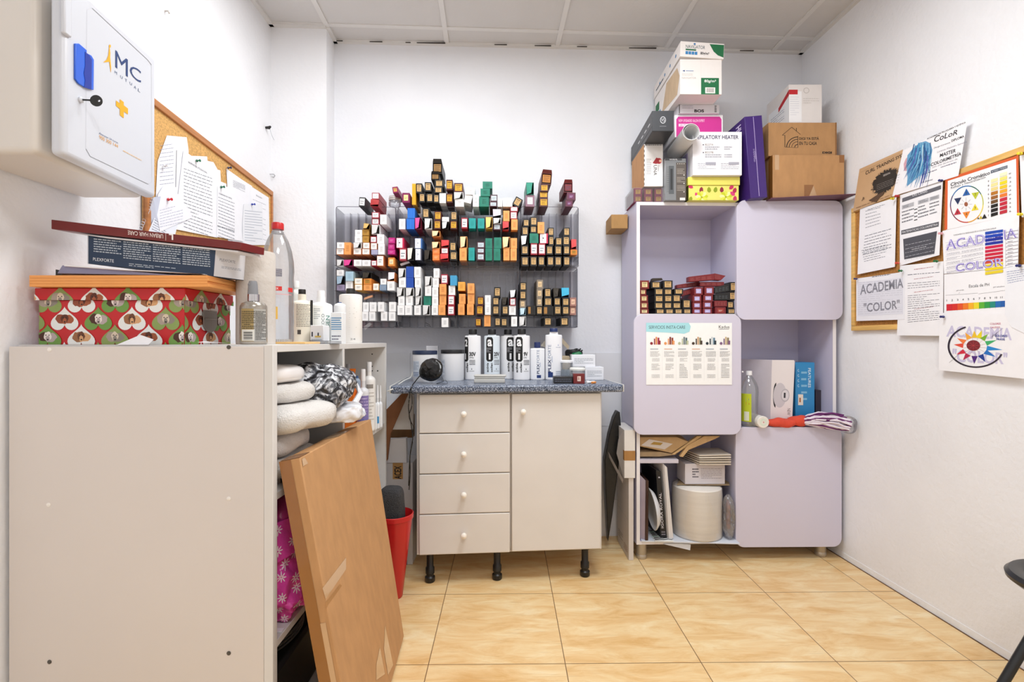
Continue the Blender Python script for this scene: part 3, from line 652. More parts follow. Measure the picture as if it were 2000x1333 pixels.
add(770, 400, [(78,235,180,400,'w'),(215,60,340,220,'bl'),(200,228,330,400,'bl'),(335,215,435,400,'pkX'),(458,60,570,215,'kg'),(495,230,612,400,'wX'),(655,110,765,245,'by'),(648,258,755,400,'by'),(778,205,890,275,'w'),(778,280,880,400,'kwX'),(915,110,1025,250,'kg'),(912,265,1020,410,'by'),
 (35,545,158,700,'pkw'),(85,712,200,895,'rw'),(215,705,320,895,'wkX'),(335,550,455,710,'blw'),(342,720,450,895,'wb'),(490,740,600,895,'kX'),(615,430,745,525,'oX'),(615,610,745,710,'oX'),(622,720,740,805,'o2'),(622,812,740,905,'o2'),(765,580,890,690,'rdX'),(762,705,880,795,'rw'),(748,805,880,905,'rdX'),(900,610,1010,750,'kg'),(905,765,1025,900,'kg')])
add(770, 510, [(70,125,185,275,'wX'),(195,95,315,270,'db'),(325,100,430,270,'w'),(640,125,735,275,'w'),(75,280,188,430,'w'),(195,275,315,435,'db'),(335,275,432,430,'w'),(500,255,610,410,'wX'),(625,280,725,430,'w'),(762,220,870,372,'rw'),(910,240,1020,400,'sb'),
 (45,435,160,580,'wX'),(190,440,315,575,'wX'),(345,435,440,580,'wX'),(500,415,600,570,'w'),(615,435,715,585,'w'),(735,380,845,550,'o'),(885,405,990,555,'w'),(65,585,165,725,'w'),(190,580,300,725,'w'),(345,585,440,725,'wX'),(480,575,600,720,'gn'),(615,590,715,728,'w'),(735,555,845,715,'o'),(875,562,980,722,'rw'),
 (52,728,165,885,'w'),(175,728,285,885,'w'),(325,730,430,885,'w'),(465,725,580,885,'wX'),(608,730,712,885,'w'),(720,720,830,885,'o'),(870,730,978,885,'rw'),(770,930,878,1082,'w')])
add(885, 330, [(15,235,160,380,'by'),(15,385,165,490,'wX'),(30,500,175,605,'w'),(205,315,355,400,'w',.05),(185,425,305,560,'w',.25),(320,425,420,600,'w'),(480,210,640,320,'gn'),(445,325,600,445,'gn'),(425,450,585,600,'gn'),(605,425,722,530,'gyk'),(592,540,715,620,'gyk'),(725,490,800,610,'w'),(808,480,965,605,'w'),(985,470,1110,600,'kg',.5),
 (135,800,235,975,'rw'),(258,808,368,975,'tl'),(400,810,508,975,'tl'),(530,790,640,975,'yX'),(645,660,780,800,'plX'),(655,805,780,890,'wX'),(655,900,775,990,'gyk'),(815,685,918,850,'o'),(805,858,905,1000,'rdX'),(930,605,1055,695,'rw'),(930,700,1040,820,'rw'),(945,825,1050,990,'o')])
add(885, 440, [(115,190,228,375,'oX'),(105,380,220,560,'o'),(250,370,350,560,'tl'),(388,275,515,372,'gyk'),(388,380,512,458,'gyk'),(388,463,510,560,'gyk'),(525,218,635,380,'gn'),(525,385,635,560,'gn'),(665,205,785,380,'gn'),(660,385,770,560,'gn'),(805,195,928,375,'oX'),(818,380,920,560,'o'),(938,215,1040,380,'o'),(932,385,1035,560,'o')])
add(885, 510, [(80,345,195,490,'yo'),(95,540,200,700,'o'),(80,705,185,875,'o'),(232,368,345,530,'o'),(235,535,345,700,'o'),(225,705,335,875,'o'),(395,585,495,720,'by'),(380,725,490,875,'by'),(365,935,455,1060,'by'),(518,562,612,710,'w'),(518,715,612,875,'w'),(505,890,610,1060,'o'),(665,430,775,590,'kg'),(640,595,750,725,'kg'),(640,730,750,875,'kg'),(675,925,774,1060,'kg'),(780,935,880,1060,'kg'),(795,595,895,725,'kX'),(795,732,900,875,'kg'),(925,475,1035,600,'kwX'),(925,607,1015,722,'rw'),(908,732,1020,880,'w'),(945,910,1042,1058,'w')])
add(1005, 330, [(190,225,315,420,'gnX'),(178,430,325,625,'pgw'),(435,75,605,250,'byX',.08),(420,255,550,365,'by'),(400,372,545,470,'by'),(405,480,545,620,'by'),(800,230,945,385,'rpX'),(850,390,995,510,'pp'),(830,515,950,620,'pp')])
add(1005, 420, [(140,75,240,190,'kg'),(255,35,370,180,'kg'),(120,195,225,335,'kg'),(255,185,360,298,'kg'),(375,120,485,300,'o'),(540,210,640,345,'kg'),(795,210,900,345,'kg'),(105,340,220,498,'kwX'),(245,300,390,462,'gn'),(410,305,550,465,'pkw'),(555,350,640,500,'kg'),(665,370,775,500,'kg'),(785,350,900,500,'kg'),(920,400,1005,560,'rdX'),(110,502,225,650,'kg'),(262,466,372,650,'rw'),(390,470,500,650,'rw'),(515,505,625,650,'kg'),(655,505,770,650,'kg'),(795,505,900,650,'kg'),(910,570,1020,650,'go'),
 (110,680,230,835,'kg'),(255,680,365,835,'kg'),(385,680,490,835,'kg'),(530,680,640,835,'kg'),(655,680,765,835,'kg'),(795,680,905,835,'kg')])
add(1005, 510, [(85,350,195,485,'kg'),(85,490,190,630,'kg'),(85,636,180,765,'cg'),(90,770,185,885,'lbX'),(80,910,185,1065,'wX'),(362,310,465,455,'cg'),(360,460,455,600,'cg'),(360,605,450,735,'cg'),(355,740,455,885,'kg'),(210,735,345,885,'kX2'),(465,740,635,885,'kX2'),(485,445,595,595,'kg'),(480,600,610,730,'kg'),(630,445,740,595,'kX'),(640,600,750,730,'kg'),(645,735,760,885,'kg'),(760,440,885,600,'sbX'),(775,605,892,735,'kg'),(775,740,892,885,'kg'),(900,600,1005,735,'cp'),(898,742,1000,885,'cp'),(480,925,605,1060,'kg'),(745,925,880,1060,'kg')])
# settle: snap each box on a tray shelf or on the box below it
def trayof(b):
    cx = (b[0] + b[2]) / 2; cy = (b[1] + b[3]) / 2
    c = min(range(4), key=lambda i: abs((TX[i][0] + TX[i][1]) / 2 - cx))
    return c, (-1 if b[3] < 405.5 else (0 if cy < 522 else 1))
for b in LIST: b.append(trayof(b))
LIST.sort(key=lambda b: -b[3])
done = []
for b in LIST:
    c, r = b[6]; best = None
    cand = SHELF[(c, r)] if r >= 0 else [404.3]
    for sy in cand:
        if abs(b[3] - sy) < 2.9: best = sy
    if best is None:
        for d in done:
            ov = min(b[2], d[2]) - max(b[0], d[0])
            if ov > 3 and abs(d[1] - b[3]) < 3.2 and (best is None or d[1] < best): best = d[1] - .12
    if best is not None: b[3] = best
    if b[3] - b[1] < 6: b[1] = b[3] - 8
    done.append(b)
for i, a in enumerate(LIST):       # trim small sideways overlaps
    for b in LIST[i + 1:]:
        ox = min(a[2], b[2]) - max(a[0], b[0]); oy = min(a[3], b[3]) - max(a[1], b[1])
        if ox > 0 and oy > .05:
            if ox <= oy:
                l, r_ = (a, b) if a[0] < b[0] else (b, a); l[2] -= ox / 2 + .1; r_[0] += ox / 2 + .1
            else:
                up, dn = (a, b) if a[1] < b[1] else (b, a); dn[1] += oy + .1
ORD = ['first', 'second', 'third', 'fourth', 'fifth', 'sixth', 'seventh', 'eighth', 'ninth', 'tenth']
cols_ = {}
for b in LIST:
    c, r = b[6]; x0, x1 = TX[c]; s_ = int(max(0, min(6, ((b[0] + b[2]) / 2 - x0) / ((x1 - x0) / 7)))); cols_.setdefault((c, r, s_), []).append(b)
for (c, r, s_), bs in cols_.items():
    bs.sort(key=lambda b: -b[3])
    for i, b in enumerate(bs):
        Y0 = BF + random.uniform(-.006, .006); k = ((b[0] + b[2]) / 2 - 1000) / F; Y = Y0 / (1 - .0403 * k)
        A = P(b[0], b[3], Y); B_ = P(b[2], b[1], Y)
        where = f'above {"slot " + ["one","two","three","four","five","six","seven"][s_]}, {nm[c]} tray' if r < 0 else f'slot {["one","two","three","four","five","six","seven"][s_]}, {"upper" if r == 0 else "lower"} {nm[c]} tray'
        dye_box(b[4], (A.x + B_.x) / 2, A.z + .0004, B_.x - A.x - .0006, B_.z - A.z - .0006, Y, f'{KD[b[4]][3]}, {ORD[i]} up, {where}', 'hair dye boxes in the wall rack', roll=b[5])
# loose flaps and hairpins lying in the trays
def scrap(px4, Y, col, lab, nm_='card_flap'):
    pts = [P(x, y, Y) for x, y in px4]
    tag(MB().prism(pts, (.001, .012, .001), mat(col, .6)).build(nm_), lab, 'card flap')
scrap([(710.6, 586.5), (727, 581), (726.5, 577), (712, 582)], 2.44, '#eeb48c', 'loose orange card flap in the lower far left tray')
scrap([(710, 639), (713, 646), (726, 634), (722, 630.5)], 2.5, '#e8e8ea', 'white card flap hanging below the lower far left tray')
scrap([(781, 515.8), (783, 520), (799.5, 514.5), (798.5, 510.8)], 2.46, '#f0f0f2', 'white card flap lying in the upper centre left tray')
for i_, (a_, b_, l_) in enumerate([((831, 631), (840, 636), 'upper black hairpin lying in the lower centre left tray'), ((833, 636), (842, 639), 'lower black hairpin lying in the lower centre left tray')]):
    tag(MB().tube([P(*a_, 2.5), P(*b_, 2.5)], .0012, mat('#1b1b1b', .4)).build('hairpin'), l_, 'hairpin')
q = onplane(760, 405, BF - .02); jx = (755 - 1000) / F * 2.5
jr = thing('glass_jar', 'clear glass jar with a grooved lid on the upper far left tray', 'jar', q)
jM = Matrix.Translation(P(771, 404.4, 2.51))
MB().lathe([(.026, 0), (.030, .004), (.030, .022), (.027, .027)], clear((.9, .92, .94), .2, .12), jM, n=24).build('glass', jr)
MB().lathe([(.029, .0275), (.030, .03), (.030, .034), (.0285, .036), (.030, .038), (.030, .042), (.0285, .044), (.029, .050), (.0, .051)], mat('#d5d3cf', .35, metal=.4), jM, n=24).build('lid', jr)
# ================================================================ first aid cabinet on the left wall
CW = mat('#cfd2da', .38, var=.01, scale=3); CW2 = mat('#d8d2cb', .4, var=.02, scale=3)
n0 = Vector((-.961, 1.057, 0)); f0 = Vector((-1.0, 1.384, 0)); zb, zt = EYE + .400, EYE + .792
t = thing('first_aid_cabinet', 'white plastic first aid cabinet with blue latch and orange cross on left wall', 'cabinet', (-1.08, 1.22, zb))
MB().hexa([(-1.2045, 1.045, zb), (-1.01, 1.045, zb), (-1.035, 1.384, zb), (-1.2045, 1.384, zb), (-1.2045, 1.045, zt), (-1.01, 1.045, zt), (-1.035, 1.384, zt), (-1.2045, 1.384, zt)], CW2).build('body', t, bevel=.014, seg=4)
dv = (f0 - n0).normalized(); nn = Vector((dv.y, -dv.x, 0)); dl = (f0 - n0).length
a = n0 - nn * .045 - dv * .004; a = n0 - nn * .030; DM = frame((a.x, a.y, zb), math.atan2(dv.y, dv.x))  # local x along door, -y outward
dr = MB().box((0, -.030, 0), (dl, 0, zt - zb), CW).build('door', t, DM, bevel=.011, seg=4)
fnD, plD = flat((n0.x, n0.y, zb), (f0 - n0), (0, 0, zt - zb))
pr = Print(fnD, plD, .0006); pr.pxmode = True; c1 = crop(0, 0, 3.175)
BLU = '#16356e'; ORG = '#eda912'
# raised panel outline
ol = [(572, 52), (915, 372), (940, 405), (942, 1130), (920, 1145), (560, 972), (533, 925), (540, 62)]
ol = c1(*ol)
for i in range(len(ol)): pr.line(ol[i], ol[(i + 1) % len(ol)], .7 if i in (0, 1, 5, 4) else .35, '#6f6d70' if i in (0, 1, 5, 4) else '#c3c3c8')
pr.text('M', c1((716, 418), (793, 480), (793, 372), (716, 312)), BLU); 
pr.text('C', c1((806, 470), (874, 520), (874, 440), (806, 400)), BLU)
for i, (ch, x, y) in enumerate([('M', 718, 452), ('U', 753, 480), ('T', 781, 500), ('U', 811, 520), ('A', 838, 543), ('L', 862, 562)]):
    pr.text(ch, c1((x - 6, y + 4), (x + 8, y + 14), (x + 8, y - 4), (x - 6, y - 13)), '#5a6a8a')
pr.poly(c1((680, 292), (685, 330), (684, 360), (690, 420), (688, 455), (678, 385), (655, 388), (640, 388), (662, 372), (672, 345), (677, 295)), ORG); pr.disc(c1((682, 288))[0], 1.9, 3.2, ORG, 12)
pr.poly(c1((744, 617), (768, 635), (768, 655), (794, 675), (794, 712), (768, 693), (768, 735), (744, 716), (744, 678), (720, 658), (720, 625), (744, 643)), ORG)
pr.text('Atencion 24 horas', c1((615, 833), (733, 893), (733, 884), (615, 820)), '#4a5a80'); pr.text('900 300 144', c1((616, 862), (733, 920), (733, 900), (616, 838)), '#e0a860'); pr.lines(c1((764, 940), (878, 1000), (878, 994), (764, 932)), 1, '#e8c090', .7)
pr.build('print', dr)
# blue recessed latch, key
def dpt(x, y, w_): return pr.px(x, y, w_)
bl = c1((457, 272), (478, 270), (527, 312), (527, 330), (556, 345), (572, 372), (570, 560), (552, 555), (520, 545), (478, 520), (457, 490))
MB().prism([dpt(x, y, .0004) for x, y in bl], nn * .004, plas('#2a62d8', .3)).build('latch', dr, bevel=.0008)
rc = c1((527, 322), (553, 345), (568, 372), (566, 556), (550, 552), (522, 543), (527, 500), (519, 455), (527, 410))
MB().prism([dpt(x, y, .0046) for x, y in rc], nn * .0006, plas('#0b2f9c', .35)).build('latch_grip', dr)
k0 = dpt(*c1((495, 620))[0], .0); MB().lathe([(.006, 0), (.0065, .004), (.004, .006), (0, .006)], CW, Matrix.Translation(k0) @ nn.to_track_quat('Z', 'Y').to_matrix().to_4x4(), n=16).build('lock', dr)
key = thing('key', 'black key standing in the lock of the first aid cabinet', 'key', k0 + nn * .01)
kx = Vector((1, -.25, 0)).normalized()
MB().tube([k0 + nn * .0065, k0 + nn * .021], .002, plas('#141414', .3)).build('blade', key)
kc = k0 + nn * .033; ring = []
kb = MB(); R_ = kx.to_track_quat('X', 'Z').to_matrix().to_4x4()
a1 = nn; a2 = Vector((0, 0, 1)); vs = []; n_ = 24
pts_o = [kc + a1 * math.cos(2 * math.pi * i / n_) * .0125 + a2 * math.sin(2 * math.pi * i / n_) * .0125 for i in range(n_)]; hc = kc + a1 * .006
pts_i = [hc + a1 * math.cos(2 * math.pi * i / n_) * .0028 + a2 * math.sin(2 * math.pi * i / n_) * .0028 for i in range(n_)]
off = dv * .0024; vs = pts_o + pts_i + [p_ + off for p_ in pts_o] + [p_ + off for p_ in pts_i]; fs = []
for i in range(n_):
    j = (i + 1) % n_; fs += [(i, j, n_ + j, n_ + i), (2*n_ + i, 3*n_ + i, 3*n_ + j, 2*n_ + j), (i, 2*n_ + i, 2*n_ + j, j), (n_ + i, n_ + j, 3*n_ + j, 3*n_ + i)]
MB().add(vs, fs, plas('#191815', .3)).build('bow', key)
# vertical hinge ribs of the near edge
MB().box((-.006, -.036, (zt - zb) * .66), (.014, -.026, zt - zb + .02), CW).build('rib', dr, DM, bevel=.003)

# ================================================================ cork board on the left wall
def leftplane(off=0):
    O = Vector((lX(2.6) + off, 2.6, 0)); U_ = Vector((.012, -1, 0)).normalized()
    # seen from the room the wall runs away to the right, so U points away from the viewer
    O = Vector((lX(1.0) + off, 1.0, 0)); U_ = Vector((-.012, 1, 0)).normalized(); V_ = Vector((0, 0, 1)); return O, U_, V_, U_.cross(V_).normalized()
LPL = leftplane()
lp = Print(None, LPL, 0)
def lpt(x, y, w_): return lp.px(x, y, w_)
CK = mat('#d6a765', .9, var=.28, scale=150, bump=.3, bscale=300)
WD = wood('#b97a46')
t = thing('cork_board', 'cork notice board with wooden frame on the left wall, covered in papers', 'notice board', lpt(420, 450, 0))
TLp, TRp = lpt(285, 194, .006), lpt(527, 380, .006); dn = Vector((0, 0, -.60)); 
sl = (TRp - TLp); 
def bd(u, v): return TLp + sl * u + Vector((0, 0, -v))
MB().prism([bd(-.02, 0), bd(1, 0), bd(1, .50), bd(-.02, .50)], LPL[3] * .010 - LPL[3] * 0, CK).build('cork', t)
def bar(u0, v0, u1, v1, nm_): MB().prism([bd(u0, v0), bd(u1, v0), bd(u1, v1), bd(u0, v1)], LPL[3] * .018, WD).build(nm_, t, bevel=.002)
bar(-.02, -.012, 1, .012, 'frame_bar'); bar(-.02, .0125, 0.0, .4895, 'frame_bar'); bar(.985, .0125, 1.0, .4895, 'frame_bar'); bar(-.02, .49, 1, .51, 'frame_bar')
# papers on the left board
c2 = crop(260, 240, 5.554); PAP = paper('#eff0f5')
def sheet(plane, pts, w_, name, lab, cat, group=None, m=None, th=.0006, ws=None):
    q = Print(None, plane, 0); P_ = [q.px(x, y, w_ if ws is None else ws[i]) for i, (x, y) in enumerate(pts)]
    o = MB().prism(P_, plane[3] * th, m or PAP).build(name); tag(o, lab, cat, group); return o
def pprint(o, plane, w_): p = Print(None, plane, w_); p.pxmode = True; p.owner = o; return p
G1 = 'papers pinned to the left cork board'
o = sheet(LPL, c2((365, 140), (580, 160), (600, 300), (600, 900), (240, 900), (265, 420)), .0185, 'paper_sheet', 'handwritten sheet pinned highest on the left cork board', 'paper', G1)
p = pprint(o, LPL, .0195)
for i in range(11): p.lines(c2((290, 260 + i * 42), (440, 240 + i * 42), (440, 225 + i * 42), (290, 245 + i * 42)), 1, '#8d93a8', .35, seed=i)
p.line(*c2((472, 300), (462, 700)), .8, '#3a3a44'); p.build('writing', o)
o = sheet(LPL, c2((800, 368), (810, 440), (880, 450), (885, 500), (945, 520), (950, 640), (1010, 665), (1030, 1240), (700, 1130), (600, 360)), .0200, 'paper_sheet', 'stepped stack of white pages behind the long printed sheet', 'paper', G1)
o = sheet(LPL, c2((545, 300), (665, 385), (870, 430), (910, 500), (915, 1250), (470, 1160), (490, 760)), .0215, 'paper_sheet', 'long printed sheet with a green pin on the left cork board', 'paper', G1)
p = pprint(o, LPL, .0225); p.text('NORMAS DE UTILIZACION', c2((600, 440), (800, 555), (800, 538), (600, 418)), '#4a4a55')
for i in range(18): p.lines(c2((550, 505 + i * 37), (860, 615 + i * 37), (860, 603 + i * 37), (550, 493 + i * 37)), 1, '#5a5e6c', .42, words=True, seed=i + 3)
p.build('print', o)
o = sheet(LPL, c2((915, 690), (1040, 700), (1130, 790), (1190, 1290), (905, 1240)), .0232, 'paper_sheet', 'printed list sheet with a green pin, right of the long printed sheet', 'paper', G1)
p = pprint(o, LPL, .0242); p.text('CALENDARIO DE CURSOS', c2((930, 775), (1072, 835), (1072, 820), (930, 760)), '#50525c')
for i in range(13): p.lines(c2((925, 815 + i * 35), (1100, 885 + i * 35), (1100, 872 + i * 35), (925, 802 + i * 35)), 1, '#666a7c', .4, seed=i + 30)
p.text('PROX. SERVICIOS ESPECIALES', c2((915, 1130), (1100, 1185), (1100, 1170), (915, 1114)), '#50525c'); p.build('print', o)
o = sheet(LPL, c2((1010, 500), (1180, 620), (1290, 690), (1290, 1340), (1030, 1340), (1020, 660)), .0190, 'paper_sheet', 'printed page hanging under the frame by a navy pin', 'paper', G1)
p = pprint(o, LPL, .0200); p.lines(c2((1085, 700), (1215, 760), (1215, 680), (1085, 620)), 7, '#7a7e8c', .3, seed=4); p.build('print', o)
o = sheet(LPL, c2((1275, 690), (1470, 815), (1480, 1330), (1290, 1330)), .0197, 'paper_sheet', 'printed page at the far end of the left cork board', 'paper', G1)
p = pprint(o, LPL, .0207); p.text('PELUQUERIA', c2((1335, 800), (1400, 832), (1400, 818), (1335, 782)), '#6a6c78')
for i in range(8): p.lines(c2((1300, 840 + i * 55), (1440, 900 + i * 55), (1440, 888 + i * 55), (1300, 828 + i * 55)), 1, '#8a8e9c', .3, seed=i + 60)
p.build('print', o)
o = sheet(LPL, c2((1200, 885), (1400, 885), (1410, 1330), (1190, 1330), (1185, 1100)), .0215, 'paper_sheet', 'lined note with a blue pin near the end of the left board', 'paper', G1, m=paper('#e9ebf0'))
p = pprint(o, LPL, .0225); p.lines(c2((1210, 1290), (1400, 1310), (1400, 960), (1210, 940)), 12, '#a4acbc', .16, words=False); p.build('print', o)
o = sheet(LPL, c2((330, 680), (480, 770), (640, 1000), (620, 1040), (290, 1185), (245, 930), (270, 780)), .0250, 'paper_note', 'crumpled handwritten note held by the red pin', 'note', G1, m=paper('#edeef5'))
p = pprint(o, LPL, .026)
for i in range(7): p.lines(c2((290, 960 + i * 30), (540, 890 + i * 32), (540, 880 + i * 32), (290, 950 + i * 30)), 1, '#9aa0b8', .4, seed=i + 77)
p.build('writing', o)
for (x, y, col, nmc) in [(690, 415, '#1d6a4a', 'green pin holding the long printed sheet'), (955, 700, '#1d6a4a', 'green pin holding the printed list sheet'), (380, 835, '#c8202c', 'red pin holding the crumpled note'), (1290, 888, '#2b3fa8', 'blue pin holding the lined note'), (1030, 492, '#232a58', 'navy pin at the top frame of the left cork board'), (340, 470, '#e6e8ee', 'white pin in the handwritten sheet')]:
    q = lpt(*c2((x, y))[0], .0285 if y == 835 else .026); tg = Matrix.Translation(q) @ Vector((1, -.15, 0)).to_track_quat('Z', 'Y').to_matrix().to_4x4()
    tag(MB().lathe([(.0008, -.012), (.0008, 0), (.005, .0), (.0052, .002), (.0025, .004), (.0022, .010), (.0046, .012), (.0048, .0145), (0, .015)], plas(col, .3), tg, n=14).build('push_pin'), nmc, 'pin', 'push pins on the left board')
# spiral notebook and leaning pages standing behind the boxes
def up(px, py, Y): return P(px, py, Y)
nb = MB(); o = MB().prism([up(300, 386, 1.62), up(316, 384, 1.67), up(312, 470, 1.67), up(272, 470, 1.60)], (-.006, .002, 0), paper('#c9cfe0')).build('spiral_notebook')
tag(o, 'spiral notebook standing against the wall under the first aid cabinet', 'notebook')
for i in range(14):
    a = up(297 - i * 2.0, 392 + i * 5, 1.615 - i * .0012); nb.tube([a + Vector((.006 * math.cos(q_), 0, .006 * math.sin(q_))) for q_ in [k * math.pi / 4 for k in range(9)]], .0008, plas('#e8e8ee'), n=5)
nb.build('spiral_wire', o)
o = sheet(LPL, [(318, 388), (352, 420), (340, 466), (290, 452)], .0235, 'paper_sheet', 'printed page leaning beside the spiral notebook', 'paper', None, m=paper('#e4e8f2'))
p = pprint(o, LPL, .0244); p.lines([(296, 450), (322, 462), (334, 420), (312, 396)], 12, '#7d8396', .28, seed=8); p.build('print', o)
# ================================================================ things on top of the bookcase
BT = 1.0555
def at(px, Y, z): return Vector(((px - 1000) / F * Y, Y, z))
# red box printed with dogs in hearts
KY = 1.225
x0 = (72 - 1000) / F * KY; x1 = (361 - 1000) / F * KY; hb = .145
HM = frame((x0, KY, BT)); HD = .205; hw = x1 - x0; BH = .110
RED = mat('#c4141e', .35, var=.03)
t = thing('photo_box', 'red storage box printed with dogs in heart shapes on the bookcase', 'box', (x0 + hw / 2, KY + .1, BT))
MB().box((0.003, .003, 0), (hw - .003, HD - .003, BH + .0), RED).build('box_body', t, HM, bevel=.0015)
ld = MB(); ld.box((-.003, -.003, BH + .0005), (hw + .003, HD + .003, BH + .030), RED); ld = ld.build('lid', t, HM, bevel=.002)
def hearts(pr, W_, H_, sc, row0=0, seed=0):
    rnd = random.Random(seed); pit = .084 * sc; rh = .044; k = 0
    def clipq(pts):
        o = []
        for i in range(len(pts)):      # clip polygon against 0..1 both axes
            o.append(pts[i])
        for ax, lim, sg in ((0, 0, 1), (0, 1, -1), (1, 0, 1), (1, 1, -1)):
            n_ = []
            for i in range(len(o)):
                a, b = o[i], o[(i + 1) % len(o)]; ia = (a[ax] - lim) * sg >= 0; ib = (b[ax] - lim) * sg >= 0
                if ia: n_.append(a)
                if ia != ib:
                    q = (lim - a[ax]) / (b[ax] - a[ax]); n_.append((a[0] + (b[0] - a[0]) * q, a[1] + (b[1] - a[1]) * q))
            o = n_
            if not o: return None
        return o
    def hp(cx, cy, r):
        out = []
        for i in range(40):
            a = 2 * math.pi * i / 40; X = 16 * math.sin(a) ** 3; Y_ = 13 * math.cos(a) - 5 * math.cos(2 * a) - 2 * math.cos(3 * a) - math.cos(4 * a)
            out.append(((cx + X / 16 * r) / W_, (cy - Y_ / 16 * r * .95) / H_))
        return out
    def bl(cx, cy, rx, ry, s_, n=14, jag=.16):
        return [((cx + math.cos(2 * math.pi * i / n) * rx * (1 + rnd.uniform(-jag, jag))) / W_, (cy + math.sin(2 * math.pi * i / n) * ry * (1 + rnd.uniform(-jag, jag))) / H_) for i in range(n)]
    rows = int(H_ / rh) + 3
    for j in range(rows):
        y = H_ - (j + row0) * rh - .006
        for i in range(-1, int(W_ / pit) + 2):
            x = i * pit + (pit / 2 if (j + int(row0 * 2)) % 2 else 0) + .022; kind = (i + j) % 4; k += 1
            q = clipq(hp(x, y, .0345 * min(1, sc + .1) ))
            if not q: continue
            base = {0: '#8aa05c', 1: '#e9efee', 2: '#6f9a4a', 3: '#ecefee'}[kind]; pr.poly(q, base)
            dg = {0: ('#a89a90', '#8d857c', '#d9c9b4'), 1: ('#8f4a30', '#a35a38', '#5a2c1c'), 2: ('#4a2a1e', '#b7a8a8', '#efe6df'), 3: ('#9a6642', '#d9a878', '#6b3f28')}[kind]
            for (dx, dy, rx, ry, c_) in [(-.008, .003, .014, .013, dg[0]), (.009, .002, .014, .011, dg[1]), (0, .004, .009, .012, dg[2]), (0, -.002, .005, .008, dg[1]), (-.004, .007, .0015, .0015, '#1b1412'), (.004, .007, .0015, .0015, '#1b1412'), (.0005, -.004, .0024, .0018, '#1b1412')]:
                q = clipq(bl(x + dx * sc, y + dy, rx * sc, ry, k))
                if q: pr.poly(q, c_)
fn, pl = flat(HM @ Vector((.003, .003, 0)), (hw - .006, 0, 0), (0, 0, BH)); pr = Print(fn, pl, .0004); hearts(pr, hw - .006, BH, 1.0); pr.build('heart_print', t)
fn, pl = flat(HM @ Vector((-.003, -.003, BH)), (hw + .006, 0, 0), (0, 0, .030)); pr = Print(fn, pl, .0004); hearts(pr, hw + .006, .030, 1.0, .5); pr.build('heart_print', ld)
fn, pl = flat(HM @ Vector((hw - .003, .003, 0)), (0, HD - .006, 0), (0, 0, BH)); pr = Print(fn, pl, .0004); hearts(pr, HD - .006, BH, 1.0, 0, 3); pr.build('heart_print', t)
fn, pl = flat(HM @ Vector((hw + .003, -.003, BH)), (0, HD + .006, 0), (0, 0, .030)); pr = Print(fn, pl, .0004); hearts(pr, HD + .006, .030, 1.0, .5, 3); pr.build('heart_print', ld)
cl = MB(); GM = metal('#8f8a86', .45)
cl.prism([HM @ Vector((hw + .0001, y, z)) for y, z in [(.070, .090), (.130, .090), (.130, .050), (.118, .036), (.100, .030), (.082, .036), (.070, .050)]], (.003, 0, 0), GM)
cl.box(HM @ Vector((hw + .003, .075, .066)), HM @ Vector((hw + .005, .125, .070)), GM); cl.build('metal_plate', t, bevel=.001)
# note card leaning on the red box
tag(MB().prism([P(228, 674.3, 1.19), P(290, 674.3, 1.19), P(300, 664, 1.195), P(274, 655, 1.2)], (0, .0006, 0), PAP).build('paper_note'), 'small white printed note leaning against the red dog box', 'note')
tag(MB().prism([P(385, 669.5, 1.20), P(445, 671.5, 1.25), P(400, 667.5, 1.22)], (0, .0006, 0), PAP).build('paper_note'), 'white paper corner lying at the right end of the red dog box', 'note')
# orange folders
oz = BT + BH + .031; OY = 1.20
ox0 = (57 - 1000) / F * OY; ox1 = (408 - 1000) / F * OY
for i in range(4):
    z = oz + i * .0070
    o = MB(); m_ = mat('#f0a45a', .55, var=.05, scale=10)
    o.hexa([(ox0, OY, z), (ox1 - .004 * (i % 2), OY, z), (ox1 - .01, OY + .23, z), (ox0, OY + .23, z), (ox0, OY, z + .0068), (ox1 - .004 * (i % 2), OY, z + .0068), (ox1 - .01, OY + .23, z + .0068), (ox0, OY + .23, z + .0068)], m_)
    o = o.build('orange_folder', bevel=.0006)
    tag(o, ['lowest orange folder lying on the red dog box', 'second orange folder from the bottom on the red dog box', 'third orange folder from the bottom on the red dog box', 'topmost orange folder under the papers'][i], 'folder', 'orange folders on the red box')
pz = oz + .0292
# papers between folders and blue box
o = MB(); LA = mat('#8f8fae', .5, var=.05)
o.hexa([(at(112, 1.22, 0).x, 1.22, pz + .006), (at(395, 1.22, 0).x, 1.22, pz), (at(395, 1.22, 0).x, 1.40, pz), (at(112, 1.22, 0).x, 1.40, pz + .006), (at(122, 1.22, 0).x, 1.22, pz + .026), (at(330, 1.22, 0).x, 1.22, pz + .003), (at(330, 1.22, 0).x, 1.40, pz + .003), (at(122, 1.22, 0).x, 1.40, pz + .026)], LA)
o = tag(o.build('document_wallet'), 'lilac document wallet bulging under the blue box on the left', 'wallet')
pz2 = pz + .019
tag(MB().prism([(at(125, 1.215, 0).x, 1.215, pz2 + .004), (at(245, 1.215, 0).x, 1.215, pz + .0125), (at(390, 1.215, 0).x, 1.215, pz + .004), (at(400, 1.215, 0).x, 1.215, pz + .002), (at(400, 1.215, 0).x, 1.215, pz + .0035), (at(300, 1.215, 0).x, 1.215, pz + .012), (at(245, 1.215, 0).x, 1.215, pz + .015), (at(125, 1.215, 0).x, 1.215, pz2 + .008)], (0, .19, 0), PAP).build('paper_stack', bevel=.0005), 'stack of white papers sagging over the lilac wallet', 'papers')
q = at(118, 1.235, pz + .010)
bc = thing('binder_clip', 'black binder clip at the left end of the papers', 'clip', q)
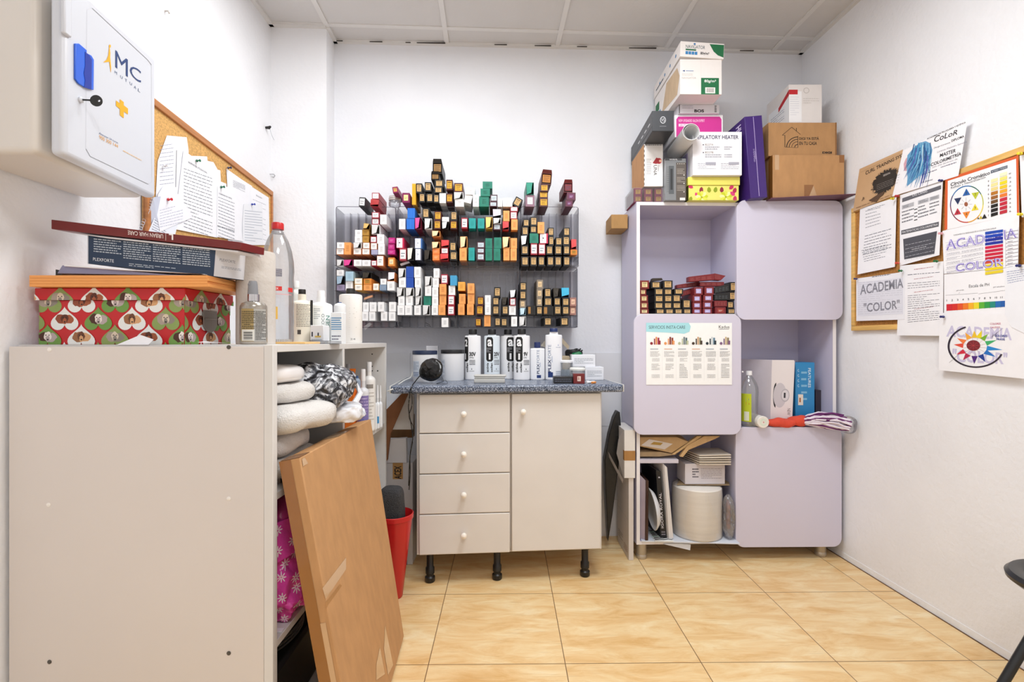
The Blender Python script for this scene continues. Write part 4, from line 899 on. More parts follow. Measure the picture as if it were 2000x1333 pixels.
MB().hexa([q + Vector(v) for v in [(-.012, 0, -.008), (.008, 0, -.004), (.008, .03, -.004), (-.012, .03, -.008), (-.012, 0, .008), (.008, 0, .004), (.008, .03, .004), (-.012, .03, .008)]], plas('#1a1a1a', .3)).build('clip_body', bc)
MB().tube([q + Vector(v) for v in [(.006, .004, .006), (.026, .006, .010), (.026, .024, .010), (.006, .026, .006)]], .001, metal()).build('wire_handle', bc)
# blue PLEXFORTE box, tilted
def slab(name, lab, cat, BL4, dep, m, bevel=.0012):  # BL4 : front face world points BL, BR, TR, TL
    a, b, c, d = [Vector(v) for v in BL4]; e = Vector(dep)
    o = MB().hexa([a, b, b + e, a + e, d, c, c + e, d + e], m).build(name, bevel=bevel); tag(o, lab, cat); return o
BY_ = 1.225
f4 = [P(171, 516, BY_), P(417, 541, BY_), P(421, 489, BY_), P(171, 460, BY_)]
o = slab('plexforte_box', 'navy blue product box with printed instructions, lying tilted on the papers', 'box', f4, (.045, .12, 0), mat('#1c3350', .4, var=.03))
fn, pl = flat(f4[0], f4[1] - f4[0], f4[3] - f4[0]); pr = Print(fn, pl, .0005)
pr.rect(0, 0, .008, 1, '#c9cbd4')
for i in range(4):
    pr.lines((.05 + i * .235, .30 if i else .42, .27 + i * .235, .93), 8 if i else 6, '#b9c2cc', .42, seed=i + 5, words=True)
pr.text('PLEXFORTE', (.045, .13, .21, .24), '#e6ebf0'); pr.lines((.33, .06, .70, .18), 2, '#b9c2cc', .4, seed=11); pr.build('print', o)
fn, pl = flat(f4[1], (.045, .12, 0), f4[2] - f4[1]); pr = Print(fn, pl, .0005); pr.rect(0.0, 0.02, 1, 1, '#d9d9de'); pr.text('PLEXFORTE', (.1, .62, .45, .72), '#6a7080'); pr.lines((.15, .35, .6, .45), 2, '#8a8f9c', .4); pr.build('end_print', o)
# dark red slab box on top
f4 = [P(100, 448, 1.21), P(470, 489, 1.21), P(471, 474, 1.21), P(100, 429.5, 1.21)]
o = slab('hair_care_box', 'flat dark red box with white lettering upside down on its edge', 'box', f4, (.02, .075, 0), mat('#6f1614', .35, var=.05))
fn, pl = flat(f4[0], f4[1] - f4[0], f4[3] - f4[0]); pr = Print(fn, pl, .0005)
pr.text('URBAN HAIR CARE', (.405, .30, .592, .74), '#e9dcd8', rot=180, bold=.01); pr.rect(.604, .12, .607, .88, '#cdb8b4'); pr.text('L', (.622, .25, .645, .88), '#f4efee', rot=180, bold=.04); pr.build('print', o)
fn, pl = flat(f4[3] + Vector((0, .004, .0003)), f4[2] - f4[3], (.02, .07, 0)); pr = Print(fn, pl, .0004); pr.rect(.02, .03, .98, 1, '#e9e7ea'); pr.build('white_top', o)
# cover board hanging out under the red slab
o = slab('white_card_box', 'thin white card box directly under the dark red slab box', 'box', [P(205, 465.5, 1.215), P(465, 494, 1.215), P(465, 490, 1.215), P(140, 455.5, 1.215)], (.02, .075, 0), paper('#dcdce2'))
# kitchen roll
KX = at(500, 1.355, BT)
t = thing('paper_roll', 'white paper towel roll standing on the bookcase behind the spray bottle', 'paper roll', KX)
rb = MB(); rb.lathe([(.0170, .002), (.0485, .0), (.0492, .01), (.0490, .17), (.0496, .175), (.0490, .18), (.0492, .245), (.047, .252), (.0175, .252), (.0170, .249), (.0170, .004)], mat('#cdc6bf', .85, var=.02, bump=.5, bscale=90), Matrix.Translation(KX), n=36)
rb.build('roll', t)
# bottles
def bottle(name, lab, cat, px, Y, z, w_, h_, body, cap, sy=1.0, sh=.80, capw=.42, caph=.11, neckw=.38, labelfn=None, group=None, prof=None, capm=None, caps=None, yaw=0):
    c = at(px, Y, z); R_ = w_ / 2; t = thing(name, lab, cat, c, group); M = Matrix.Translation(c)
    pf = prof or [(.0, 0), (.90, 0), (.985, .012), (1, .03), (1, sh - .03), (.985, sh), (.88, sh + .025), (.55, sh + .05), (neckw, sh + .06), (neckw, 1 - caph)]
    bm = body if not isinstance(body, str) else plas(body, .32)
    MB().lathe([(a * R_, b * h_) for a, b in pf], bm, M, n=36, sy=sy).build('body', t)
    cm = capm or plas(cap, .35); zc = (1 - caph) * h_
    cp = caps or [(capw, .0), (capw, .86), (capw * .92, 1.0), (0, 1.0)]
    MB().lathe([(0, .0002)] + [(a * R_, b * caph * h_ + .0002) for a, b in cp], cm, M @ Matrix.Translation((0, 0, zc)), n=26, sy=1 if sy > .8 else 1).build('cap', t)
    if labelfn:
        def fn(u, v, w, c=c, R_=R_, h_=h_, sy=sy):
            x = max(-.985, min(.985, 2 * u - 1)); yy = -math.sqrt(1 - x * x); k = 1 + (w + .0002) / R_
            ca, sa = math.cos(-math.atan2(c.x, c.y)), math.sin(-math.atan2(c.x, c.y))
            X, Y_ = x * R_ * k, yy * R_ * sy * k
            return c + Vector((X * ca - Y_ * sa, X * sa + Y_ * ca if sy == 1 else Y_ * ca, v * h_)) if sy == 1 else c + Vector((X, Y_, v * h_))
        pr = Print(fn, None, .0004); labelfn(pr); pr.build('label_print', t)
    return t
def l_spray(p):
    p.rect(.08, .06, .5, .70, '#a08a58', 8); p.rect(.5, .06, .92, .70, '#a9a7a2', 8)
    p.lines((.1, .30, .55, .66), 10, '#3b3222', .5, seed=2); p.lines((.56, .08, .92, .66), 20, '#2c2a26', .55, seed=3)
    p.rect(.1, .07, .52, .29, '#d9d6cd', 6)
    for i in range(9): p.rect(.16, .09 + i * .018, .46, .09 + i * .018 + (.011 if i % 3 else .006), '#2a2a2a', 4)
t = bottle('spray_bottle', 'small spray bottle with metal collar, in front of the paper towel roll', 'spray bottle', 495.5, 1.262, BT, .064, .128, mat('#a9a298', .2, metal=.45, var=.15), '#8e8f93', capm=metal('#c9c9cc', .15), capw=.40, caph=.14, prof=[(0,0),(.90,0),(.985,.012),(1,.03),(1,.72),(.97,.77),(.85,.82),(.55,.85),(.40,.86)], labelfn=l_spray, caps=[(.44, 0), (.44, .97), (.40, 1.0), (0, 1)])
MB().lathe([(.0, 0), (.0125, 0), (.0125, .004), (.011, .026), (.009, .034), (0, .034)], plas('#85878c', .4), Matrix.Translation(at(494, 1.262, BT + .128)), n=20).build('spray_head', t)
MB().tube([at(494, 1.262, BT + .152), at(494, 1.262, BT + .152) + Vector((-.006, -.010, 0))], .0035, plas('#85878c', .4)).build('nozzle', t)
# large clear bottle with red cap
def l_big(p):
    p.rect(.08, .40, .9, .405, '#e6a6a8', 8); p.rect(.28, .43, .62, .465, '#d32f2a', 6); p.rect(.80, .425, .93, .46, '#d32f2a', 3); p.text('10X', (.4, .437, .52, .458), '#ffffff')
    for i in range(7): p.rect(.42, .545 + i * .009, .62, .550 + i * .009, '#3a3550', 3)
    p.rect(.30, .20, .5, .30, '#edc05a', 4); p.disc((.36, .38), .05, .025, '#54565c', 10); p.lines((.3, .01, .9, .045), 1, '#a7a9ac', .6)
c = at(542.5, 1.452, BT)
t = bottle('water_bottle', 'large clear plastic bottle with red cap on the bookcase', 'bottle', 542.5, 1.452, BT, .090, .356, clear((.97, .98, .985), .3, .04), '#c41e20', sh=.62, capw=.37, caph=.055, labelfn=l_big,
           prof=[(0, .004), (.7, 0), (.95, .015), (.98, .04), (.97, .15), (.99, .17), (.97, .3), (.99, .32), (.97, .45), (.99, .47), (.97, .56), (1.0, .60), (.97, .68), (.86, .77), (.66, .85), (.45, .905), (.30, .93), (.30, .955), (.0, .955)])
MB().lathe([(.0165, 0), (.0165, .006)], clear((.95, .96, .98), .3, .3), Matrix.Translation(c + Vector((0, 0, .325))), n=20).build('neck_ring', t)
def l_bg(p): p.lines((.25, .30, .9, .72), 14, '#8f8a82', .4, seed=5); p.rect(.3, .17, .45, .25, '#4a4540', 2); p.rect(.86, .3, .97, .8, '#1c1c1c', 3)
bottle('oxidant_bottle', 'cream bottle with black cap behind the clear bottle on the bookcase', 'bottle', 590, 1.62, BT, .068, .178, '#f0ead9', '#1c1a19', sh=.74, capw=.34, caph=.09, labelfn=l_bg)
def l_cg(p):
    p.rect(.2, .12, .95, .70, '#f4f6f6', 6); p.text('COCO', (.52, .30, .64, .55), '#1a3a3a', rot=90); p.text('GEN', (.70, .28, .86, .52), '#1a7a66', rot=90); p.lines((.2, .45, .46, .66), 6, '#9aa0a8', .4); p.rect(.05, .02, .45, .11, '#dfe8ef', 3)
bottle('shampoo_bottle', 'white round-shouldered bottle lettered in green beside the black-capped cream bottle', 'bottle', 627, 1.70, BT, .075, .182, '#f1f3f4', '#f5f6f7', sh=.72, capw=.34, caph=.12, labelfn=l_cg)
bottle('developer_bottle', 'tall frosted bottle half hidden behind the large clear bottle', 'bottle', 579, 1.78, BT, .05, .225, '#dfe2dc', '#eef0ee', sh=.8)
def l_pf(p):
    p.text('PLEXFORTE', (.10, .20, .24, .58), '#8a90a2', rot=90); p.rect(.08, .05, .24, .12, '#1d3f74', 2); p.lines((.55, .10, .97, .86), 22, '#c2bdb8', .18, words=False); p.text('24', (.6, .06, .8, .09), '#777')
bottle('plexforte_bottle', 'large white bottle with black cap at the far end of the bookcase', 'bottle', 685, 1.915, BT, .088, .212, '#eeece8', '#1b1a19', sy=.75, capw=.38, caph=.12, labelfn=l_pf, prof=[(0,0),(.93,0),(1,.02),(1,.86),(.95,.885),(.8,.895),(.36,.90),(.33,.91)])
bottle('white_tube', 'short white tube with blue base beside the large white bottle', 'tube', 664, 1.80, BT, .042, .150, '#e9ecee', '#1f4f8e', sh=.92, capw=.3, caph=.04)
def bxx(nm, lab, cat, a, b, y0, y1, Y, d, m, z=None):
    A = P(a, y1, Y); B_ = P(b, y0, Y); zz = BT if z is None else z
    return carton(nm, lab, cat, frame((A.x, Y, zz)), B_.x - A.x, d, B_.z - zz, m)
o = bxx('small_box', 'small white printed box at the foot of the green lettered bottle', 'box', 606, 632, 636, 672, 1.58, .05, paper('#eef0f3'))
fn_p = Print(*flat(P(606, 672, 1.58), (P(632, 672, 1.58) - P(606, 672, 1.58)), (0, 0, .05)), .0006); fn_p.rect(.1, .45, .2, .75, '#334'); fn_p.rect(.55, .4, .65, .7, '#334'); fn_p.rect(.35, .4, .8, .5, '#e2c060'); fn_p.lines((.1, .1, .9, .3), 2, '#9ab', .4); fn_p.build('print', o)
o = bxx('small_box', 'white box with blue lines before the large white bottle', 'box', 646, 668, 611, 672, 1.66, .04, paper('#f0f3f6'))
A = P(646, 672, 1.66); fn_p = Print(*flat(A, (P(668, 672, 1.66) - A), (0, 0, .10)), .0006); fn_p.lines((.05, .45, .95, .9), 6, '#4f8fc0', .4, words=False); fn_p.lines((.1, .1, .9, .3), 2, '#667', .4, seed=3); fn_p.build('print', o)
nw = MB()
for i in range(5): nw.prism([at(600 + i, 1.48, BT + .0004 + i * .0022), at(667 - i * 2, 1.56, BT + .0004 + i * .0016), at(667, 1.62, BT + .0004 + i * .0016), at(606, 1.62, BT + .0004 + i * .002)], (0, 0, .0012), paper('#dfe0e4' if i % 2 else '#55565c'))
tag(nw.build('newspaper'), 'folded newspaper lying at the front edge by the small boxes', 'newspaper', kind=None)
p_ = MB().box((at(563, 1.48, 0).x, 1.40, BT), (at(596, 1.40, 0).x, 1.55, BT + .006), mat('#eec27c', .3, coat=.4)).build('orange_pad', bevel=.001); tag(p_, 'small amber plastic tray under the cream bottle', 'tray')
# ================================================================ contents of the bookcase
WT = mat('#dcd8d4', .95, var=.05, scale=20, bump=.9, bscale=260)
def pillow(nm, lab, cat, c, r, m, seed, amp=.012, e=.7, grp=None, rotz=0, fr=9, zr=None):
    c = Vector(c); o = MB().blob((0, 0, 0), r, m, Matrix.Translation(c) @ Matrix.Rotation(rotz, 4, 'Z'), amp=amp, fr=fr, seed=seed, e=e, floor=zr[0] - c.z if zr else None, top=zr[1] - c.z if zr else None).build(nm); return tag(o, lab, cat, grp)
G = 'rolled white towels in the bookcase'
pillow('folded_towel', 'lowest white towel on the bookcase shelf', 'towel', (-.69, 1.36, .733), (.125, .15, .038), WT, 1, grp=G, amp=.03, fr=14, zr=(.6962, .762))
pillow('folded_towel', 'second white towel from the bottom on the bookcase shelf', 'towel', (-.70, 1.34, .792), (.125, .14, .036), mat('#cfc9c4', .95, var=.05, scale=20, bump=.9, bscale=260), 2, grp=G, amp=.03, fr=13, zr=(.7624, .822))
pillow('folded_towel', 'big white towel bulging out above the leaning cardboard box', 'towel', (-.665, 1.35, .862), (.150, .145, .044), WT, 3, amp=.034, fr=12, zr=(.8224, .900), grp=G)
pillow('folded_towel', 'white towel second from the top of the bookcase stack', 'towel', (-.69, 1.33, .920), (.12, .13, .033), WT, 4, amp=.03, fr=14, zr=(.9004, .950), grp=G)
pillow('plastic_pack', 'shiny white wrapped roll on top of the towel stack', 'pack', (-.655, 1.335, .975), (.075, .09, .028), mat('#f1eeee', .25, var=.03, coat=.6, bump=.2, bscale=30), 5, amp=.014, zr=(.9504, 1.02))
pillow('purple_pack', 'dark plum fabric pack at the back of the towel stack', 'pack', (-.76, 1.30, .995), (.06, .07, .022), mat('#6b3f5c', .6, bump=.4), 15, amp=.01, zr=(.9504, 1.02))
def bagmat():
    m = bpy.data.materials.new('printed_plastic_bag'); m.use_nodes = True; nt = m.node_tree; B = nt.nodes['Principled BSDF']; L = nt.links.new
    tc = nt.nodes.new('ShaderNodeTexCoord'); n = nt.nodes.new('ShaderNodeTexNoise'); n.inputs['Scale'].default_value = 24; n.inputs['Detail'].default_value = 6; n.inputs['Distortion'].default_value = 2.2
    r = nt.nodes.new('ShaderNodeValToRGB'); e = r.color_ramp.elements; r.color_ramp.interpolation = 'LINEAR'; e[0].position = .42; e[0].color = (*lin('#1b1b1f'), 1); e[1].position = .60; e[1].color = (*lin('#dfe0e4'), 1)
    x = e.new(.48); x.color = (*lin('#4a4b52'), 1); x = e.new(.54); x.color = (*lin('#8f9096'), 1)
    L(tc.outputs['Object'], n.inputs[0]); L(n.outputs[0], r.inputs[0]); L(r.outputs[0], B.inputs['Base Color']); B.inputs['Roughness'].default_value = .25
    n2 = nt.nodes.new('ShaderNodeTexNoise'); n2.inputs['Scale'].default_value = 28; n2.inputs['Detail'].default_value = 6; bp = nt.nodes.new('ShaderNodeBump'); bp.inputs['Strength'].default_value = .9; bp.inputs['Distance'].default_value = .01
    L(tc.outputs['Object'], n2.inputs[0]); L(n2.outputs[0], bp.inputs['Height']); L(bp.outputs[0], B.inputs['Normal']); return m
t = thing('plastic_bag', 'crumpled white plastic bag with black lettering bulging out of the bookcase', 'bag', (-.60, 1.60, .86))
BGM = bagmat()
MB().blob((-.61, 1.525, .915), (.115, .10, .066), BGM, amp=.024, fr=9, seed=6, n=110, k=64, crumple=.45).build('bag_body', t)
MB().blob((-.565, 1.575, .838), (.085, .09, .030), mat('#e6e7ec', .22, var=.03, coat=.5, bump=.8, bscale=26), amp=.018, fr=11, seed=8, n=90, k=50, crumple=.5).build('bag_opening', t)
MB().tube([P(628, 800, 1.60), P(660, 806, 1.66), P(690, 795, 1.72), P(704, 768, 1.76), P(695, 752, 1.76), P(676, 742, 1.74)], [.008, .012, .013, .010, .008, .004], mat('#e6e7ec', .22, var=.03, coat=.5, bump=.8, bscale=26)).build('bag_rim', t)
fnb = Print(None, flat((-.515, 1.36, .8), (0, .3, 0), (0, 0, .2))[1], .001)
# grey film of the bag against the top corner
o = MB().prism([(-.66, 1.21, .99), (-.61, 1.30, .985), (-.64, 1.45, .965), (-.70, 1.40, 1.02), (-.70, 1.22, 1.03)], (-.03, .01, .0), clear((.85, .85, .86), .3, .25)).build('bag_film', t)
# pink bag with daisies
def daisy():
    m = bpy.data.materials.new('pink_daisy_plastic'); m.use_nodes = True; nt = m.node_tree; B = nt.nodes['Principled BSDF']; L = nt.links.new; N = lambda t_: nt.nodes.new('ShaderNode' + t_)
    def mth(op, a, b=None):
        n = N('Math'); n.operation = op
        for i, x in enumerate((a, b)):
            if x is None: continue
            if isinstance(x, (int, float)): n.inputs[i].default_value = x
            else: L(x, n.inputs[i])
        return n.outputs[0]
    tc = N('TexCoord'); sp = N('SeparateXYZ'); L(tc.outputs['Object'], sp.inputs[0])
    u = mth('ADD', mth('MULTIPLY', sp.outputs['X'], 1.0), mth('MULTIPLY', sp.outputs['Y'], .5)); cb_ = N('CombineXYZ'); L(u, cb_.inputs[0]); L(sp.outputs['Z'], cb_.inputs[1])
    vo = N('TexVoronoi'); vo.voronoi_dimensions = '2D'; vo.inputs['Scale'].default_value = 26; vo.inputs['Randomness'].default_value = .55; L(cb_.outputs[0], vo.inputs['Vector'])
    sb = N('VectorMath'); sb.operation = 'SUBTRACT'; L(cb_.outputs[0], sb.inputs[0]); L(vo.outputs['Position'], sb.inputs[1]); s2 = N('SeparateXYZ'); L(sb.outputs[0], s2.inputs[0])
    ang = mth('ARCTAN2', s2.outputs[1], s2.outputs[0]); rad = mth('ADD', .21, mth('MULTIPLY', .13, mth('COSINE', mth('MULTIPLY', ang, 8.0))))
    pet = mth('MULTIPLY', mth('LESS_THAN', vo.outputs['Distance'], rad), mth('GREATER_THAN', vo.outputs['Distance'], .05))
    mx = N('MixRGB'); mx.inputs[1].default_value = (*lin('#dd4aa8'), 1); mx.inputs[2].default_value = (*lin('#f4e6ee'), 1); L(pet, mx.inputs[0]); L(mx.outputs[0], B.inputs['Base Color']); B.inputs['Roughness'].default_value = .25
    n2 = N('TexNoise'); n2.inputs['Scale'].default_value = 12; n2.inputs['Detail'].default_value = 4; bp = N('Bump'); bp.inputs['Strength'].default_value = .9; bp.inputs['Distance'].default_value = .02; L(tc.outputs['Object'], n2.inputs[0]); L(n2.outputs[0], bp.inputs['Height']); L(bp.outputs[0], B.inputs['Normal'])
    return m
DM_ = daisy()
t = thing('gift_bag', 'shiny pink bag printed with white daisies on the lower bookcase shelf', 'bag', (-.65, 1.36, .336))
MB().blob((-.652, 1.375, .445), (.108, .145, .115), DM_, amp=.022, fr=9, seed=3, n=90, k=60, e=.6, floor=.337, crumple=.8).build('bag_body', t)
MB().blob((-.64, 1.37, .595), (.085, .11, .050), mat('#c23f8f', .2, coat=.6, bump=.6, bscale=30), amp=.03, fr=16, seed=9, n=40, k=24).build('bag_neck', t)
o = MB().prism([(-.60, 1.25, .60), (-.56, 1.32, .605), (-.54, 1.33, .52), (-.585, 1.23, .51)], (-.004, .002, 0), DM_).build('bag_handle', t)
tag(MB().box((-1.15, 1.22, .6955), (-.60, 1.28, .712), WT).build('folded_cloth', bevel=.003), 'thin folded grey cloth on the shelf beside the towels', 'cloth')
DKB = mat('#17181b', .5, var=.1)
t = thing('cable_basket', 'dark basket with coiled grey cables on the lowest bookcase shelf', 'basket', (-.72, 1.36, .051))
MB().box((-.9, 1.22, .051), (-.60, 1.60, .22), DKB).build('basket', t, bevel=.01)
for k in range(3):
    MB().tube([(-.72 + .11 * math.cos(a), 1.40 + .15 * math.sin(a), .236 + .010 * k) for a in [i * math.pi / 14 for i in range(29)]], .0035, plas('#5b5e63', .4)).build('cable', t)
tag(MB().box((-.66, 1.23, .336 + .0), (-.575, 1.245, .3362 + .002), PAP).build('paper_note'), 'small white paper scrap on the lower bookcase shelf', 'note')
# bottles on the far compartment shelf
SZ = .6955
def l_or(p): p.text('Y', (.35, .55, .65, .62), '#7a3a08')
def boxat(nm, lab, cat, a, b, y0, Y, d, z, m, bev=.0015, yaw=0, grp=None):
    A = at(a, Y, z); B_ = P(b, y0, Y); return carton(nm, lab, cat, frame(A, yaw), B_.x - A.x, d, B_.z - z, m, group=grp, bevel=bev)
ob = boxat('orange_box', 'tall orange carton with open flap inside the far bookcase compartment', 'box', 673, 691, 753, 1.905, .045, SZ, mat('#e8741c', .45, var=.04))
MB().prism([P(680, 753, 1.903), P(691, 753, 1.903), P(695, 721, 1.895), P(683, 721, 1.895)], (0, .0006, 0), mat('#ea7a20', .45)).build('flap', ob)
bl_ = lambda px, Y, w_, y0: (P(px, y0, Y).z - SZ)
def l_pur(p): 
    p.rect(.06, .05, .94, .60, '#7d6fa8', 8); p.lines((.12, .06, .9, .30), 6, '#3c6fb8', .4, seed=1); p.lines((.12, .34, .9, .58), 5, '#c8b8dc', .4, seed=2)
bottle('mousse_bottle', 'purple and white pump bottle inside the far bookcase compartment', 'bottle', 709, 1.94, SZ, .046, bl_(709, 1.94, 0, 722), '#d9dade', '#e8e8ea', sh=.66, capw=.42, caph=.18, labelfn=l_pur)
bottle('conditioner_bottle', 'white tapered bottle behind the purple bottle in the bookcase', 'bottle', 721, 2.03, SZ, .052, bl_(721, 2.03, 0, 708), '#e6e5e3', '#dfe0e2', sh=.74, capw=.40, caph=.14, labelfn=lambda p: (p.rect(.3, .62, .8, .68, '#8a8580', 3), p.lines((.3, .15, .85, .58), 9, '#b9b4ae', .3)))
bottle('grey_tube', 'grey tube beside the orange carton in the bookcase', 'tube', 697, 1.98, SZ, .030, bl_(697, 1.98, 0, 735), '#9fb0c4', '#3f5f8f', sh=.9)
bottle('blue_bottle', 'pale bottle with white cap behind the orange carton', 'bottle', 680, 2.08, SZ, .040, bl_(680, 2.08, 0, 712), '#b8bcc4', '#b0b2b8', sh=.75)
for i, px in enumerate((732, 737.5, 743)):
    def l_v(p): p.rect(.2, .12, .8, .28, '#3f8fc4', 4)
    bottle('hair_ampoule', ['leftmost white nozzle bottle by the bookcase end panel', 'middle white nozzle bottle by the bookcase end panel', 'rightmost white nozzle bottle by the bookcase end panel'][i], 'bottle', px, 2.05 + i * .03, SZ, .019, bl_(px, 2.06, 0, 752 + 2 * i), '#e6e9ee', '#eef0f4', sh=.55, capw=.35, caph=.3, labelfn=l_v if i == 1 else None, caps=[(.5, 0), (.2, 1), (0, 1)], group='white nozzle bottles in the bookcase')
# ================================================================ things on the worktop
WZ = .8735
def wp(px, Y, z=WZ): return at(px, Y, z)
def l_tub(p): p.rect(.08, .18, .35, .78, '#c9d2de', 4); p.lines((.1, .45, .33, .75), 8, '#7f8fa6', .4); p.lines((.1, .2, .33, .38), 3, '#4f6390', .5, seed=4)
def tub(lab, px, Y, r, h, lid, lf):
    c = wp(px, Y); t = thing('product_tub', lab, 'tub', c); M = Matrix.Translation(c)
    MB().lathe([(0, 0), (r * .93, 0), (r * .95, .003), (r * .98, h - .022), (r * .98, h - .018)], plas('#e8e9ec'), M, n=40).build('body', t)
    MB().lathe([(r, h - .0175), (r, h - .003), (r * .98, h), (0, h)], plas(lid), M, n=40).build('lid', t)
    def fn(u, v, w): 
        x = max(-.98, min(.98, 2 * u - 1)); q = r * .985 + w + .0006; return c + Vector((x * q, -math.sqrt(1 - x * x) * q, v * (h - .02)))
    pr = Print(fn, None, .0004); lf(pr); pr.build('label_print', t)
tub('white round tub with navy lid at the left of the worktop', 830, 2.335, .0585, .145, '#1d2c4c', l_tub)
tub('white round tub with black lid beside the black-and-white bottles', 884, 2.40, .0575, .148, '#17181c', lambda p: (p.rect(.04, .2, .22, .8, '#cfd4dc', 3), p.lines((.06, .3, .2, .75), 9, '#6f7688', .4)))
tag(MB().box(wp(832, 2.52), wp(857, 2.55, WZ + .166), paper('#dfe0e6')).build('white_box', bevel=.003), 'white box standing behind the two tubs on the worktop', 'box')
def l_act(a0, a1, t0, t1, vol=None, sub=None, v0=.6, v1=.95, tint=None):
    # a0..a1 black lozenge, t0 / t1 left edges of the two upright words, v0..v1 the volume figure
    def f(p):
        if tint: p.rect(.03, .03, .97, .86, tint)
        lo = max(.02, a0); w_ = a1 - a0
        pts = [(a0, .40), (a0, .80), (a0 + .18 * w_, .845), (a1 - .18 * w_, .845), (a1, .80), (a1, .40), (a1 - .2 * w_, .362), (a0 + .2 * w_, .362)]
        p.poly([(max(.02, min(.98, x)), y) for x, y in pts], '#0e0e10')
        if a0 > 0: p.text('a', (a0 + .18 * w_, .66, a1 - .16 * w_, .80), '#f2f2f4', bold=.03); p.rect(a0 + .38 * w_, .40, a0 + .62 * w_, .52, '#f2f2f4'); p.lines((a0 + .08 * w_, .54, a1 - .3 * w_, .64), 4, '#c9c9ce', .3)
        else: p.text('2', (.04, .66, a1 - .06, .80), '#f2f2f4', bold=.03); p.rect(.03, .40, .10, .52, '#f2f2f4')
        if t0 is not None: p.text('activia', (t0, .15, t0 + .13, .335), '#141416', rot=90, bold=.03)
        p.text('oxilen', (t1, .15, t1 + .13, .335), '#141416', rot=90, bold=.03)
        if vol:
            p.text(vol, (v0, .465, v1, .55), '#141416', bold=.04); p.text(sub, (v0, .42, v0 + (v1 - v0) * .7, .45), '#2a2a2c', bold=.02); p.lines((v0, .29, min(.95, v0 + .36), .40), 4, '#4a4a4e', .5, seed=2)
            p.poly([(v0 + .12, .20), (v0 + .17, .20), (v0 + .145, .24)], '#333'); p.lines((v0, .165, min(.95, v0 + .3), .18), 1, '#888', .6)
    return f
SQ = [(0, 0), (.94, 0), (.99, .008), (1, .02), (1, .845), (.985, .862), (.93, .872), (.56, .875), (.52, .885), (.50, .895)]
def actb(lab, px, Y, w_, lf, cap='#121316', h_=.248, body='#f0f1f4', caph=.10, capw=.50): return bottle('oxidant_bottle', lab, 'bottle', px, Y, WZ, w_, h_, body, cap, sy=.62, capw=capw, caph=caph, prof=SQ, labelfn=lf, group=None)
actb('white developer bottle with black cap marked 30V', 923.5, 2.44, .080, l_act(-.05, .25, None, .11, '30V', '(9%)', .31, .70))
actb('pale blue developer bottle with black cap marked 20V', 961, 2.44, .078, l_act(.15, .58, .17, .42, '20V', '(6%)', .63, .95, '#dce6ee'), body='#dde6ee')
actb('white developer bottle with black cap half behind the 9V bottle', 992, 2.49, .078, l_act(.42, .92, .47, .74))
actb('white developer bottle with black cap marked 9V', 1019, 2.42, .080, l_act(.13, .55, .14, .38, '9V', '(2,7%)', .61, .86), h_=.249)
def l_pl(big):
    def f(p):
        x0 = .15 if big else .45
        p.text('PLEX', (x0, .16 if not big else .15, x0 + .17, .43 if not big else .40), '#1d2f5c', rot=90, bold=.02); p.text('FORTE', (x0, .45 if not big else .42, x0 + .17, .80 if not big else .68), '#7f8ca8', rot=90)
        p.rect(x0, .05 if not big else .05, x0 + .28, .13 if not big else .15, '#17336f', 3)
        if big: p.poly([(.72, .66), (.76, .66), (.74, .70)], '#6a8ac0'); p.lines((.6, .62, .88, .64), 1, '#9aa6bc', .5); p.lines((.6, .08, .92, .18), 3, '#7f8ca8', .4, seed=6)
        p.lines((x0 + .2, .2, x0 + .26, .6), 1, '#c0c8d8', .3)
    return f
bottle('plexforte_bottle', 'small white bottle with navy cap on the worktop', 'bottle', 1049.5, 2.43, WZ, .073, .185, '#edeff3', '#1a2c60', sy=.6, capw=.42, caph=.15, labelfn=l_pl(False), prof=[(0, 0), (.94, 0), (.99, .01), (1, .03), (1, .79), (.98, .82), (.9, .835), (.46, .84), (.42, .85)])
bottle('plexforte_bottle', 'large white bottle with navy cap on the worktop', 'bottle', 1081.5, 2.43, WZ, .083, .253, '#eff0f4', '#1b2f63', sy=.6, capw=.47, caph=.07, labelfn=l_pl(True), prof=SQ[:-3] + [(.54, .88), (.50, .90), (.48, .93)])
# grey compact scales
c = wp(957, 2.235); t = thing('kitchen_scales', 'flat grey plastic scales lying in front of the developer bottles', 'scales', c)
GS = plas('#b9b8b4', .4); M = frame((c.x - .072, c.y - .015, WZ))
MB().box((0, 0, 0), (.140, .075, .018), GS).build('base', t, M, bevel=.004, seg=3); MB().box((.002, .004, .0185), (.138, .073, .026), plas('#a9a8a4', .4)).build('middle', t, M, bevel=.002)
MB().box((-.002, .02, .0265), (.146, .078, .036), plas('#c2c1bd', .35)).build('plate', t, M, bevel=.004, seg=3)
